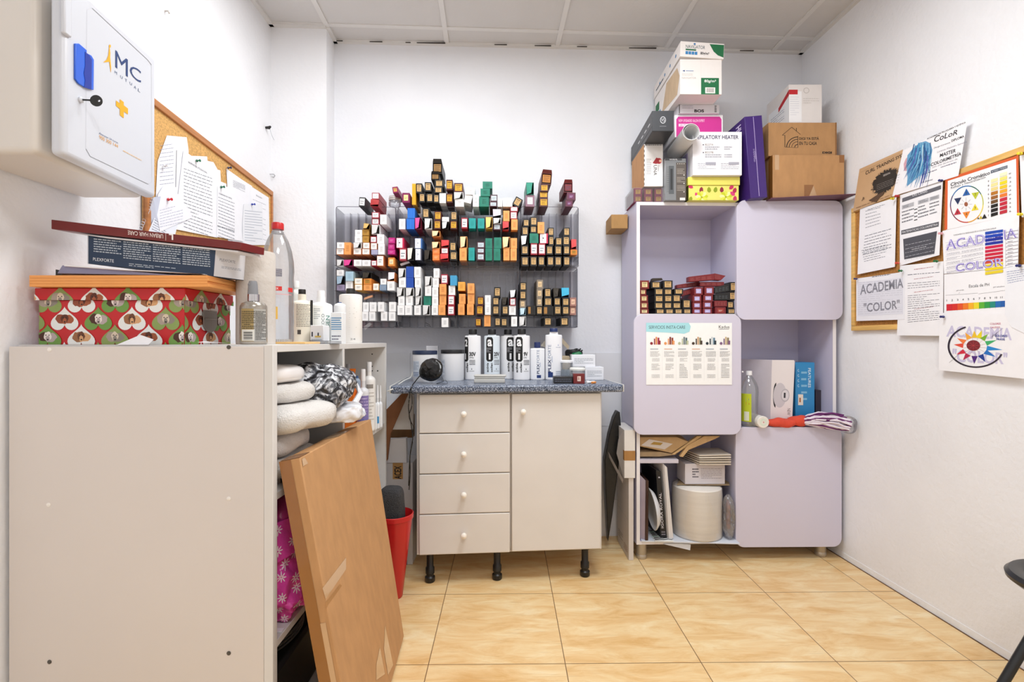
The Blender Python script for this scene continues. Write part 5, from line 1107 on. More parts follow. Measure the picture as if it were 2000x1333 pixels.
# black round device with cable
c = P(842, 724, 2.19); t = thing('round_device', 'round black shiny device leaning on the left tub, cable hanging down', 'device', wp(838, 2.19))
ax = Vector((-.35, -.82, .35)).normalized(); M = Matrix.Translation(c + Vector((0, 0, .002))) @ ax.to_track_quat('Z', 'Y').to_matrix().to_4x4()
GB = mat('#0d0d0e', .2, var=.1, scale=30, bump=.5, bscale=60)
MB().blob((0, 0, 0), (.060, .054, .020), GB, M, amp=.005, fr=16, seed=2, n=80, k=48, e=.9, crumple=.35).build('housing', t)
cab = [P(820, 735, 2.165), P(812, 745, 2.13), P(803, 758, 2.09), P(800, 775, 2.085), P(798, 800, 2.09), P(803, 830, 2.10), P(806, 860, 2.10), P(801, 890, 2.11), P(801, 925, 2.11), P(799, 958, 2.11)]
def smooth(ps, n=6):
    out = []
    for i in range(len(ps) - 1):
        p0, p1, p2, p3 = ps[max(i - 1, 0)], ps[i], ps[i + 1], ps[min(i + 2, len(ps) - 1)]
        for k in range(n):
            s_ = k / n; out.append(.5 * ((2 * p1) + (p2 - p0) * s_ + (2 * p0 - 5 * p1 + 4 * p2 - p3) * s_ * s_ + (3 * p1 - p0 - 3 * p2 + p3) * s_ ** 3))
    return out + [ps[-1]]
MB().tube(smooth(cab), .0022, GB).build('cable', t)
MB().tube(smooth([P(803, 758, 2.085), P(805, 790, 2.092), P(799, 815, 2.09), P(808, 838, 2.10), P(804, 870, 2.105), P(800, 900, 2.11), P(798, 950, 2.11)]), .0018, GB).build('cable', t)
wr = [wp(862, 2.20, WZ + .035), wp(866, 2.18, WZ + .012), wp(858, 2.17, WZ + .004), wp(853, 2.165, WZ + .003), wp(862, 2.16, WZ + .012), wp(870, 2.165, WZ + .018), wp(874, 2.17, WZ + .003), wp(864, 2.16, WZ + .003)]
MB().tube(smooth(wr), .0009, GB).build('loose_wire', t)
# white cable behind the left end
tag(MB().tube(smooth([P(806, 728, 2.36), P(802, 738, 2.32), P(790, 744, 2.25), P(775, 754, 2.16), P(766, 761, 2.09), P(757, 765, 2.085)]), .0028, plas('#d8d8d4')).build('white_cable'), 'white cable running over the left edge of the worktop', 'cable')
# carton with black and green gloves
c = wp(1118, 2.50); t = thing('glove_carton', 'tan carton stuffed with black and green gloves behind the large bottle', 'carton', c)
M = frame((c.x - .035, 2.49, WZ), .3); MB().box((-.02, 0, 0), (.085, .07, .115), kraft('#c9b89c')).build('carton', t, M, bevel=.002)
MB().prism([P(1098, 661, 2.47), P(1112, 677, 2.46), P(1110, 684, 2.47), P(1096, 670, 2.48)], (0, .002, 0), kraft('#d8c9b0')).build('flap', t)
MB().prism([P(1056, 676, 2.52), P(1066, 664, 2.52), P(1066, 680, 2.52)], (0, .002, 0), kraft('#e4dccb')).build('flap', t)
MB().blob((c.x + .010, 2.52, WZ + .125), (.045, .035, .022), mat('#171719', .5, bump=.5), amp=.018, fr=30, seed=2).build('black_gloves', t)
MB().blob((c.x + .022, 2.485, WZ + .112), (.026, .02, .026), mat('#0f6b3e', .45, bump=.4), amp=.012, fr=34, seed=5).build('green_gloves', t)
for i in range(4): MB().tube([Vector((c.x + .010 + i * .010, 2.50, WZ + .135)), Vector((c.x + .022 + i * .009, 2.49, WZ + .152 - (i % 2) * .008))], [.005, .0035], mat('#1d1d1f', .5)).build('glove_finger', t)
# jars
def jar(lab, px, Y, r, h, lidc, fill, lf=None):
    c = wp(px, Y); t = thing('glass_jar', lab, 'jar', c); M = Matrix.Translation(c)
    MB().lathe([(0, .001), (r * .92, 0), (r, .004), (r, h - .012), (r * .95, h - .008)], clear((.9, .92, .94), .3, .15), M, n=30).build('glass', t)
    MB().lathe([(0, .003), (r * .9, .003), (r * .9, h * .55), (0, h * .55)], mat(fill, .6), M, n=30).build('filling', t)
    MB().lathe([(r * 1.04, h - .0078), (r * 1.04, h), (r * .9, h + .005), (0, h + .005)], plas(lidc), M, n=30).build('lid', t)
jar('low jar with white lid standing between the large bottle and the red box', 1128, 2.30, .036, .062, '#dfe1dd', '#8fa3a0')
jar('taller pale jar behind the low white-lidded jar', 1107, 2.42, .030, .092, '#e6e7ea', '#a8b8c4')
# small boxes
def wbox(nm, lab, px0, px1, y0, Y, d, m, z=WZ, yaw=0, txt=None):
    A = at(px0, Y, z); B_ = P(px1, y0, Y); M = frame(A, yaw); o = carton(nm, lab, 'box', M, B_.x - A.x, d, B_.z - z, m)
    pr = face(M, B_.x - A.x, d, B_.z - z, 'front'); pr.w = .0005
    (txt or (lambda p: p.lines((.1, .25, .9, .75), 4, '#a8acb4', .4)))(pr); pr.build('print', o); return o
o = wbox('glove_box', 'lower small white box at the right end of the worktop', 1143, 1179, 718, 2.40, .10, paper('#e2e4ea'))
zt_ = P(1179, 718, 2.40).z
wbox('glove_box', 'upper small white box resting on the lower one at the right end', 1117, 1163, 694, 2.41, .09, paper('#e6e8ee'), z=zt_ + .0006)
tag(MB().box(at(1117, 2.44, WZ), at(1142.0, 2.44, zt_ - .0004) + Vector((0, .05, 0)), paper('#d8dae0')).build('white_box', bevel=.001), 'white box hidden behind the jars under the small boxes', 'box')
wbox('red_box', 'small dark red box with a white monogram in front of the jar', 1120, 1142, 731, 2.195, .035, mat('#6e1c1e', .4), txt=lambda p: (p.rect(.35, .25, .65, .75, '#e8cfc4'), p.text('R', (.42, .32, .58, .68), '#6e1c1e')))
o = wbox('black_tray', 'flat black tray of small parts at the front right of the worktop', 1082, 1118, 737, 2.205, .07, plas('#1a1c22', .4), txt=lambda p: p.lines((.05, .2, .95, .8), 2, '#5a6070', .3))
pr = face(frame(at(1082, 2.205, WZ)), .082, .07, P(1118, 737, 2.205).z - WZ, 'top')
for i in range(5): pr.rect(.08 + i * .18, .15, .2 + i * .18, .85, '#3a3f4a')
pr.build('compartments', o)
for i, (a, b, y_, col) in enumerate([(1146, 1154, 2.20, '#e8e9ec'), (1151, 1161, 2.22, '#f0f0f0'), (1156, 1163, 2.19, '#d98a40'), (1144, 1150, 2.24, '#e4e5ea')]):
    A = at(a, y_, WZ + .0052); tag(MB().tube([A, at(b, y_ + .015, WZ + .0052)], .005, plas(col)).build('small_tube'), ['white tube cap nearest the red box', 'white tube tip right of the red box', 'orange-brown tube tip right of the red box', 'white tube lying behind the red box'][i], 'tube')
# ================================================================ beside the base cabinet, left
t = thing('paper_bag', 'brown and white paper bag squeezed between the bookcase and the base cabinet', 'bag', P(775, 985, 2.30))
MB().prism([P(744, 812, 2.30), P(790, 764, 2.30), P(797, 770, 2.30), P(762, 850, 2.30), P(756, 900, 2.30), P(752, 905, 2.30)], (0, .02, 0), kraft('#8a5a38')).build('brown_side', t)
MB().prism([P(797, 768, 2.31), P(808, 772, 2.31), P(806, 840, 2.31), P(766, 840, 2.31), P(764, 822, 2.31)], (0, .02, 0), paper('#cfcac5')).build('white_side', t)
tx = (750 - 1000) / F * 2.33
def tallbox():
    Y = 2.34; A = at(752, Y, .001); B_ = P(806, 905, Y); M = frame(A); w_, h_ = B_.x - A.x, B_.z - A.z
    o = carton('tall_box', 'tall white cardboard box with brown tape behind the red bin', 'box', M, w_, .16, h_, paper('#c9c5c4'))
    pr = face(M, w_, .16, h_, 'front'); pr.pxmode = True
    pr.quad([(767, 937), (787, 937), (787, 900.5), (767, 901.5)], kraft('#b58a52')); pr.text('ACEX', [(770, 937), (784, 937), (784, 911), (770, 911)], '#1f1a16', rot=90, bold=.03)
    pr.quad([(767, 1111), (795, 1111), (795, 1082), (767, 1082)], '#1d2c5c'); pr.build('print', o)
    tag(MB().prism([P(755, 905, 2.335), P(794, 905, 2.335), P(793, 857, 2.33), P(754, 860, 2.33)], (0, .03, 0), paper('#dddbdc')).build('white_box'), 'small white box standing on the tall white box by the cabinet', 'box')
    tag(MB().prism([P(757, 856, 2.39), P(806, 856, 2.39), P(806, 812, 2.39), P(760, 822, 2.39)], (0, .05, 0), kraft('#7d5a34')).build('brown_box'), 'brown carton behind the small white box by the cabinet', 'box')
tallbox()
t = thing('waste_bin', 'tapered red plastic bin partly hidden by the leaning cardboard box', 'bin', (-.565, 2.11, 0))
RB = plas('#c01a1e', .3); M = Matrix.Translation((-.4885, 2.05, .001))
MB().lathe([(0, .0), (.030, 0), (.033, .004), (.072, .325), (.077, .328), (.0775, .346), (.074, .348), (.068, .322), (.030, .008), (0, .008)], RB, M, n=44).build('bin_body', t)
t = tag(MB().blob((-.500, 2.045, .36), (.050, .045, .10), mat('#3a3a3d', .8, var=.95, scale=420, bump=1.0, bscale=240), amp=.008, fr=12, seed=4, e=.45).build('mesh_bag'), 'black speckled mesh sack stuffed in the red bin', 'sack')
# ================================================================ between the base cabinet and the lilac cupboard
bc_ = MB(); pts = [P(1183, 968, 2.50), P(1181, 900, 2.50), P(1190, 850, 2.50), P(1199, 818, 2.50), P(1206, 804, 2.50), P(1211, 806, 2.50), P(1213, 830, 2.50), P(1212, 880, 2.50), P(1206, 930, 2.50), P(1196, 1010, 2.50), P(1188, 1060, 2.50)]
bc_.prism(pts, (0, .06, 0), mat('#131315', .35, var=.3, scale=40, bump=.5, bscale=60)); tag(bc_.build('garment_bag', bevel=.004), 'black shiny folded bag standing between the cream cabinet and lilac cupboard', 'bag')
t = thing('tall_carton', 'tall flat white carton standing on the floor against the lilac cupboard', 'box', P(1232, 1096, 2.36))
A = P(1228, 1097, 2.385); M = frame((A.x, 2.385, .001)); wA = P(1237.5, 975, 2.385)
MB().hexa([(A.x, 2.386, .001), (wA.x, 2.386, .001), (wA.x, 2.62, .001), (A.x - .004, 2.62, .001), (A.x, 2.386, .40), (wA.x, 2.386, .40), (wA.x, 2.62, .40), (A.x - .004, 2.62, .40)], paper('#d3cbc6')).build('carton', t, bevel=.001)
pr = Print(*flat((A.x - .004, 2.62, .001), (.004, -.234, 0), (0, 0, .40)), .0006); pr.lines((.1, .1, .5, .2), 4, '#5a5450', .3); pr.rect(.05, .48, .95, .484, '#b8b0aa'); pr.lines((.6, .06, .9, .14), 3, '#8a5a50', .3, seed=4); pr.build('print', t)
a0 = P(1221, 975, 2.375); b0 = P(1244, 895, 2.375)
zz = .402; hh = b0.z - a0.z
t = thing('white_carton', 'white carton with brown tape on top of the tall flat carton', 'box', (a0.x + .02, 2.42, zz))
xr = .594
MB().box((xr - .052, 2.376, zz), (xr, 2.60, zz + .232), paper('#e0dcd8')).build('carton', t, bevel=.001)
MB().box((xr - .0525, 2.3755, zz + .085), (xr + .0003, 2.45, zz + .132), kraft('#a87a44')).build('tape', t)
MB().prism([(xr - .0524, 2.40, zz + .0), (xr - .072, 2.46, zz + .10), (xr - .060, 2.47, zz + .17), (xr - .0524, 2.40, zz + .225)], (0, .001, 0), paper('#d2ccc6')).build('flap', t)
MB().prism([(xr - .055, 2.385, zz - .01), (xr - .105, 2.50, zz + .10), (xr - .11, 2.52, zz + .09), (xr - .057, 2.39, zz - .03)], (0, .002, 0), paper('#bdb5ae')).build('flap', t)
# ================================================================ things in and on the lilac cupboard
def cbx(nm, lab, cat, x0, x1, y0, y1, Y, d, m, z=None, yaw=0, grp=None, bev=.0015):
    A = P(x0, y1, Y); B_ = P(x1, y0, Y); zz = A.z if z is None else z; M = frame((A.x, Y, zz), yaw)
    o = carton(nm, lab, cat, M, B_.x - A.x, d, B_.z - zz, m, group=grp, bevel=bev); return o, M, B_.x - A.x, B_.z - zz
# ---- dye boxes in the upper left cube
SHZ = 1.180 + .016 + .0006
Yd = 2.40; G = 'hair dye boxes in the lilac cupboard'
s_ = 9.524
L_ = [('rc',98,800,262,895),('rc',98,675,252,797),('rc',98,545,245,672),('rc',98,430,218,542),('rc',98,270,268,428),
 ('kg',385,800,562,895),('kg',565,800,735,895),('kg',738,800,895,895),('kg',898,800,1055,895),('kg',365,680,538,797),('kg',541,680,700,797),('kg',703,680,870,797),('kg',885,625,1045,797),
 ('kg',368,545,540,677),('kg',543,545,700,677),('kg',703,535,860,677),('kg',368,420,540,542),('kg',543,425,700,542),('kg',735,425,905,532),('kg',305,290,490,417),('kg',530,268,712,422),
 ('rp',1075,795,1245,895),('rp',1268,790,1445,895),('rp',1075,675,1245,792),('rp',1268,665,1445,787),('rp',1080,545,1245,672),('rp',1275,540,1460,662),('rp',1105,395,1270,542),('rp',1300,385,1475,537),
 ('rp2',1500,765,1705,895),('kg',1725,795,1880,895),('kg',1725,660,1850,792),('kg',1760,480,1890,640),('kg',1770,300,1890,478)]
names = {}
zprev = {}
for i, (k_, x0, y0, x1, y1) in enumerate(L_):
    X0, Y0_, X1, Y1_ = 1240 + x0 / s_, 520 + y0 / s_, 1240 + x1 / s_, 520 + y1 / s_
    A = P(X0, Y1_, Yd); B_ = P(X1, Y0_, Yd); z0 = A.z
    if y1 == 895: z0 = SHZ
    A.x = max(A.x, .6235)
    side = 'left' if X1 < 1268 else ('centre' if x1 < 1070 else ('right' if x0 < 1490 else 'far right'))
    nk = (k_, side); names[nk] = names.get(nk, 0) + 1
    pos = ['bottom', 'second', 'third', 'fourth', 'fifth', 'sixth', 'seventh', 'eighth', 'ninth', 'tenth', 'eleventh', 'twelfth', 'thirteenth', 'fourteenth', 'fifteenth', 'sixteenth'][names[nk] - 1]
    row = int((895 - y1) / 118) + 1
    band = lambda y: 1 if y >= 890 else 2 if y >= 770 else 3 if y >= 655 else 4 if y >= 530 else 5
    rank = sorted([b[1] for b in L_ if band(b[4]) == band(y1)]).index(x0)
    lab = f'{KD[k_][3]}, row {["one","two","three","four","five"][band(y1)-1]} up, {ORD[rank]} from left, upper cube'
    dye_box(k_, (A.x + B_.x) / 2, z0 + .0004, B_.x - A.x - .001, B_.z - z0 - .001, Yd + random.uniform(0, .006), lab, G, L=.165, yaw=.03)
# long boxes lying sideways
def longbox(pts, Y, d, k_, lab):
    body, lb, ik, _, _ = KD[k_]; P4 = [P(1240 + a / s_, 520 + b / s_, Y) for a, b in pts]
    o = MB().prism(P4, (0, d, 0), mat(body, .45, var=.05, scale=20)).build('dye_box', bevel=.001)
    pr = Print(*flat(P4[0], P4[1] - P4[0], P4[3] - P4[0]), .0005)
    for i in range(4): pr.lines((.06 + i * .22, .2, .22 + i * .22, .8), 4, '#a8605c' if k_ != 'kg' else '#5f656b', .3, seed=i)
    pr.build('side_print', o); tag(o, lab, 'hair dye box', G)
longbox([(1000, 300), (1480, 262), (1480, 145), (1000, 205)], 2.41, .035, 'rp', 'open dark red dye box lying sideways highest on the cupboard stack')
longbox([(1482, 262), (1600, 270), (1690, 185), (1482, 140)], 2.41, .035, 'rp', 'torn red end of the highest sideways dye box')
longbox([(780, 420), (1200, 380), (1200, 290), (780, 355)], 2.455, .035, 'rp', 'dark red dye box lying sideways over the black ones')
longbox([(1210, 382), (1660, 378), (1660, 300), (1210, 300)], 2.42, .035, 'rp', 'dark red dye box lying sideways over the lilac labelled ones')
longbox([(870, 570), (1073, 510), (1073, 415), (870, 490)], 2.45, .03, 'rp', 'dark red dye box side showing between black and red stacks')
longbox([(1480, 520), (1768, 470), (1768, 330), (1480, 400)], 2.405, .035, 'kg', 'black dye box lying sideways, upper of the two at right')
longbox([(1480, 640), (1758, 635), (1758, 485), (1480, 530)], 2.405, .035, 'kg', 'black dye box lying sideways, lower of the two at right')
longbox([(1480, 760), (1715, 758), (1715, 650), (1480, 650)], 2.405, .035, 'rp', 'crumpled red dye box at the foot of the sideways black boxes')
tag(MB().prism([P(1240 + 305 / s_, 520 + 288 / s_, 2.40), P(1240 + 520 / s_, 520 + 262 / s_, 2.40), P(1240 + 500 / s_, 520 + 228 / s_, 2.40), P(1240 + 330 / s_, 520 + 232 / s_, 2.40)], (0, .03, 0), mat('#2a2118', .5)).build('card_flap'), 'torn black card flap on top of the leftmost black dye box', 'card flap')
# ---- on top
TZ = 1.738 + .0008
TG = None
# wrapped six-pack
c0 = P(1238, 391, 2.385)
for r in range(2):
    for c in range(3):
        w_ = .0395; h_ = .034
        dye_box('mgk', c0.x + .024 + c * (w_ + .0105), TZ + .001 + r * (h_ + .0005), w_, h_, 2.40, f'gold-ended dye box in the clear wrapped six-pack, {["lower","upper"][r]} row, {["left","middle","right"][c]}', 'wrapped dye boxes on the cupboard', L=.16, yaw=0)
o = MB(); x_ = c0.x; o.box((x_ - .001, 2.392, TZ), (x_ + .148, 2.393, TZ + .0725), clear((.97, .97, .98), .3, .02)); o.box((x_ - .001, 2.393, TZ), (x_, 2.57, TZ + .0725), clear((.97, .97, .98), .3, .02)); tag(o.build('shrink_wrap'), 'clear plastic wrap around the six gold-ended dye boxes', 'plastic wrap')
# white and kraft narrow box with portrait logo
o, M, w_, h_ = cbx('tall_box', 'narrow white and kraft box standing at the left end of the cupboard top', 'box', 1258, 1295, 282, 362.5, 2.385, .24, paper('#eceaea'), z=TZ + .0745)
pr = face(M, w_, .24, h_, 'left'); pr.rect(0, 0, 1, 1, kraft('#bf8f62')); pr.build('kraft_side', o)
pr = face(M, w_, .24, h_, 'front'); pr.text('UNA', (.50, .26, .68, .50), '#2e2a2c', rot=-90); pr.text('Green', (.72, .36, .80, .50), '#6a6468', rot=-90)
pr.disc((.78, .60), .15, .07, '#c23a44', 16); pr.poly([(.45, .55), (.65, .68), (.92, .62), (.80, .55), (.62, .53)], '#a83038'); pr.disc((.86, .60), .08, .03, '#efc0a8', 10)
pr.lines((.12, .28, .38, .66), 9, '#9a9698', .3, seed=3); pr.lines((0, .0, .03, 1), 9, '#333', .5, words=False); pr.lines((.05, .965, .98, .99), 1, '#333', .6); pr.build('print', o)
# long black box
CH = mat('#34363b', .4, var=.03)
fx0, fx1 = 1273.5, 1316
zb_ = TZ + .0745 + h_ + .0008
Yb = 2.245; A = P(fx0, 249, Yb); B_ = P(fx1, 217, Yb)
o = carton('long_black_box', 'long charcoal box with round emblem jutting out over the kraft box', 'box', frame((A.x, Yb, zb_), -.02), B_.x - A.x, .43, B_.z - zb_, CH)
M = frame((A.x, Yb, zb_), -.02); w_ = B_.x - A.x; h_ = B_.z - zb_
pr = face(M, w_, .43, h_, 'front'); pr.disc((.5, .55), .13, .17, '#c9cbd0', 24, inner=.82); pr.text('VS', (.42, .47, .58, .63), '#c9cbd0'); pr.lines((.35, .22, .65, .28), 1, '#7a7c82', .5); pr.rect(0, .02, 1, .035, '#1a1b1e'); pr.build('print', o)
pr = face(M, w_, .43, h_, 'left')
for i in range(4): pr.rect(.38 + i * .15, .50 - .0 * i, .47 + i * .15, .56, '#dcdde0')
pr.rect(0, .24, 1, .26, '#1a1b1e'); pr.build('print', o)
# grey clipper box
o, M, w_, h_ = cbx('clipper_box', 'grey hair clipper box standing upright in front of the rolled sheet', 'box', 1299, 1340, 310, 397, 2.36, .12, mat('#86898c', .35, metal=.2, var=.05), z=TZ)
pr = face(M, w_, .12, h_, 'front'); pr.rect(.52, 0.0, 1, .90, '#5b534d'); pr.rect(0, .95, .8, 1, '#3c3d40'); pr.text('WAHL', (.2, .955, .6, .99), '#e9e9ea'); pr.rect(.18, .15, .42, .82, '#565a5e'); pr.rect(.25, .25, .36, .75, '#2b2d30')
for i in range(14): pr.rect(.08, .2 + i * .045, .2, .205 + i * .045, '#26282a')
for i in range(4): pr.disc((.6 + i * .1, .87), .02, .009, '#e8e4de', 8)
for i in range(3): pr.lines((.56, .62 - i * .2, .95, .76 - i * .2), 4, '#b8b0a6', .3, seed=i); pr.disc((.9, .60 - i * .2), .03, .012, '#e8e4de', 8)
pr.rect(.7, .0, .95, .06, '#e4e2dc'); pr.build('print', o)
# yellow flowered box
YW = mat('#e4dc66', .45, var=.03); Yf = 2.36
A = P(1345, 397, Yf); B_ = P(1443, 363, Yf); t = thing('flower_box', 'yellow gift box with pink and green flowers under the white heater box', 'box', (A.x, Yf, TZ))
M = frame((A.x, Yf, TZ)); fw = B_.x - A.x; fh = B_.z - TZ
MB().box((0, 0, 0), (fw, .22, fh), mat('#e2dd70', .45, var=.03)).build('box_body', t, M, bevel=.0015)
lid = MB().box((-.004, -.004, fh + .0005), (fw + .004, .224, fh + .040), YW).build('lid', t, M, bevel=.002)
pr = face(M, fw, .22, fh, 'front')
def petal(cx, cy, a, l, wd, col):
    pr.poly([(cx + (math.cos(a) * u * l - math.sin(a) * v * wd) / fw, cy + (math.sin(a) * u * l + math.cos(a) * v * wd) / fh) for u, v in [(0, 0), (.35, .8), (.75, 1), (1, .3), (1, -.3), (.75, -1), (.35, -.8)]], col)
def fpet(cx, cy, a, l, wd, col):
    pts = [(cx + (math.cos(a) * u * l - math.sin(a) * v * wd) / fw, cy + (math.sin(a) * u * l + math.cos(a) * v * wd) / fh) for u, v in [(.1, 0), (.35, .8), (.75, 1), (1, .3), (1, -.3), (.75, -1), (.35, -.8)]]
    if min(q[0] for q in pts) > -.02 and max(q[0] for q in pts) < 1.02: pr.poly([(min(1, max(0, x)), min(1, max(0, y))) for x, y in pts], col)
for cx, cy, a, col in [(.10, .80, 2.6, '#c2265e'), (.12, .55, 5.4, '#d33a78'), (.22, .62, 4.9, '#c2265e'), (.26, .95, 4.6, '#8a2038'), (.40, .95, 4.8, '#8f9a10'), (.55, .95, 4.5, '#8a9a18'), (.66, .95, 4.7, '#8a2038'), (.80, .70, .8, '#c2265e'), (.82, .60, 5.6, '#d33a78'), (.93, .35, 4.6, '#c2265e'), (.06, .30, 4.4, '#8f9a10'), (.94, .9, 4.4, '#b01c4e')]: fpet(cx, cy, a, .030, .0095, col)
for cx, cy in [(.26, .20), (.74, .22)]:
    for i in range(9): fpet(cx, cy, 2 * math.pi * i / 9 + .2, .030, .0085, ['#c4cc1c', '#f2f0a0', '#d8dc50'][i % 3])
    pr.disc((cx, cy), .022, .07, '#a8a818', 10)
pr.build('flower_print', t)
pr = face(M, fw, .22, fh, 'left'); pr.rect(0, 0, 1, 1, '#5b5a1e'); pr.disc((.5, .5), .3, .35, '#7a1c3a', 12); pr.build('flower_print', t)
# white heater box
zh = TZ + fh + .0408
A = P(1353, 345, 2.36); B_ = P(1449, 258, 2.33); Yh = 2.335; hw_ = P(1449, 300, Yh).x - P(1353, 300, Yh).x
M = frame((P(1353, 300, Yh).x, Yh, zh), .0); hh = P(1400, 258, Yh).z - zh
o = carton('heater_box', 'white box printed DEPILATORY HEATER on the yellow flowered box', 'box', M, hw_, .25, hh, paper('#eeedf2'))
pr = face(M, hw_, .25, hh, 'front'); pr.text('DEPILATORY HEATER', (.03, .83, .93, .92), '#2a2050', bold=.012); pr.lines((.03, .83, .03, .83), 1, '#222', .1)
for k, y_ in ((0, .70), (1, .52)):
    pr.disc((.215, y_), .014, .014, '#4a4a58', 8); pr.text('8227' + 'AB'[k], (.25, y_ - .02, .42, y_ + .025), '#8a7a6a'); pr.lines((.25, y_ - .12, .58, y_ - .03), 2, '#6a6a78', .3, seed=k); pr.lines((.64, y_ - .12, .80, y_ - .03), 2, '#6a6a78', .3, seed=k + 3)
for a in (.10, .57): pr.lines((a, .13, a + .37, .29), 4, '#8a8a98', .2, words=True, seed=int(a * 10)); pr.rect(a + .16, .24, a + .37, .30, '#a8a8b4')
pr.build('print', o)
# pale packet with violet edge behind the clipper box
cbx('violet_packet', 'pale packet with violet base wedged between the clipper and heater boxes', 'packet', 1341.5, 1352, 300, 397, 2.40, .12, mat('#8d86a8', .5), z=TZ)
# magenta card box
zs_ = zh + hh + .0006
Ym = 2.40; A = P(1318, 259, Ym); B_ = P(1412, 225, Ym)
o, M, w_, h_ = cbx('expert_box', 'white and magenta box under the small white box of the tower', 'box', 1318, 1412, 225, 259, 2.40, .2, paper('#eceaee'), z=zs_)
pr = face(M, w_, .2, h_, 'front'); pr.poly([(.03, 0), (.97, 0), (.97, .80), (.93, .92), (.07, .92), (.03, .80)], '#cb2f8f'); pr.text('NEW UPGRADED SALON EXPERT', (.08, .68, .62, .80), '#f2d6e8'); pr.rect(.08, .48, .34, .60, '#efdceb'); pr.text('GEL POLISH', (.10, .50, .32, .58), '#b02a80'); pr.lines((.55, .05, .9, .15), 1, '#f2d6e8', .5); pr.build('print', o)
z2 = zs_ + h_ + .0006
o, M, w_, h_ = cbx('printed_box', 'flat white box with dark print beneath the paper carton', 'box', 1326, 1405, 205, 225, 2.385, .2, paper('#d9d6dc'), z=z2)
pr = face(M, w_, .2, h_, 'front'); pr.lines((.08, .5, .35, .95), 2, '#9a98a0', .3); pr.text('BOS', (.38, .1, .62, .45), '#26222a', bold=.04); pr.lines((.88, .1, .93, .9), 5, '#222', .5, words=False); pr.lines((.0, .0, .02, 1), 1, '#333', 1, words=False); pr.build('print', o)
z3 = z2 + h_ + .0006
tag(MB().box((P(1297, 222, 2.46).x, 2.452, zb_ + .0905), (P(1323, 222, 2.46).x - .003, 2.66, zb_ + .150), mat('#1c1b1f', .4)).build('small_black_box', bevel=.002), 'small black box behind the charcoal box, left of the tower', 'box')
# paper carton with lid
Yn = 2.285; x0 = P(1328.5, 190, Yn).x; x1 = P(1410.5, 190, Yn).x; zt_ = P(1400, 116, Yn).z
t = thing('paper_carton', 'open-lidded white copier paper carton with green print, topmost on the tower', 'carton', (x0, Yn, z3)); NP = paper('#e9e3e0')
M = frame((x0, Yn, z3), .02); w_ = x1 - x0; h_ = zt_ - z3
MB().box((0, 0, 0), (w_, .38, h_), NP).build('carton', t, M, bevel=.0015)
LM = frame((x0 - .004, Yn - .006, z3 + h_ - .012), .02) @ Matrix.Rotation(.055, 4, 'Y') @ Matrix.Rotation(-.02, 4, 'X')
lh = .072; ld_ = MB().box((0, 0, .022), (w_ + .010, .395, .022 + lh), NP).build('lid', t, LM, bevel=.0015)
pr = face(M, w_, .38, h_, 'front'); GRN = '#17693f'
pr.rect(.50, 0.0, .93, .47, GRN); pr.rect(.60, .03, .84, .20, '#e8e4e0')
for i in range(9): pr.rect(.63 + i * .021, .06, .63 + i * .021 + (.011 if i % 2 else .006), .18, '#2a2a2a')
pr.text('80g/m²', (.58, .32, .86, .42), '#f2f4f2', bold=.01); pr.poly([(.05, .665), (.11, .69), (.11, .64)], '#1f4f8c'); pr.lines((.14, .65, .32, .68), 1, '#4f7ab0', .6); pr.text('NAVIGATOR', (.04, .44, .38, .49), '#b8b4b2'); pr.lines((.04, .52, .3, .60), 2, '#c8c4c0', .3); pr.rect(.495, .5, .498, 1, '#c9c0ba'); pr.build('print', t)
pr = face(M, w_, .38, h_, 'left'); pr.poly([(.32, .2), (.9, .1), (.98, .55), (.9, .88), (.5, .92), (.42, .6)], kraft('#cbb192')); pr.rect(.04, .45, .2, .72, GRN); pr.rect(.1, .08, .26, .4, '#4f93b8'); pr.build('print', t)
pr = face(LM @ Matrix.Translation((0, 0, .022)), w_ + .01, .395, lh, 'front')
pr.poly([(.66, .92), (.99, .92), (.99, .10), (.86, .22), (.76, .45)], GRN); pr.text('NAVIGATOR', (.12, .56, .56, .78), '#2f4a5a'); pr.disc((.32, .86), .025, .06, '#2a6aa8', 10); pr.rect(.12, .42, .36, .52, '#2a6a4a')
for i in range(4): pr.rect(.12 + i * .07, .16, .18 + i * .07, .36, '#3a80b8')
pr.text('80g/m²', (.46, .15, .66, .38), '#2a2a2c', bold=.02); pr.build('print', ld_)
pr = face(LM @ Matrix.Translation((0, 0, .022)), w_ + .01, .395, lh, 'left')
for i in range(4): pr.disc((.25 + i * .2, .5), .02, .12, '#2a7ab0', 8)
pr.lines((.1, .3, .4, .5), 1, '#3a4a5a', .6); pr.build('print', ld_)
# rolled sheet
a = P(1350, 258, 2.27); b = Vector((.70, 2.54, 1.86)); b = P(1318, 300, 2.50); d = (b - a)
t = thing('rolled_sheet', 'rolled white paper sheet poking forward between the boxes', 'paper roll', a)
R_ = d.to_track_quat('Z', 'Y').to_matrix().to_4x4(); L0 = d.length
MB().lathe([(.0395, 0), (.0395, L0), (.0375, L0), (.0375, 0), (.0395, 0)], paper('#dfdfdf'), Matrix.Translation(a) @ R_, n=36).build('outer_turn', t)
MB().lathe([(.0345, .003), (.0345, L0 * .9), (.0335, L0 * .9), (.0335, .003), (.0345, .003)], paper('#d5d5d5'), Matrix.Translation(a + Vector((.002, 0, -.001))) @ R_, n=36).build('inner_turn', t)
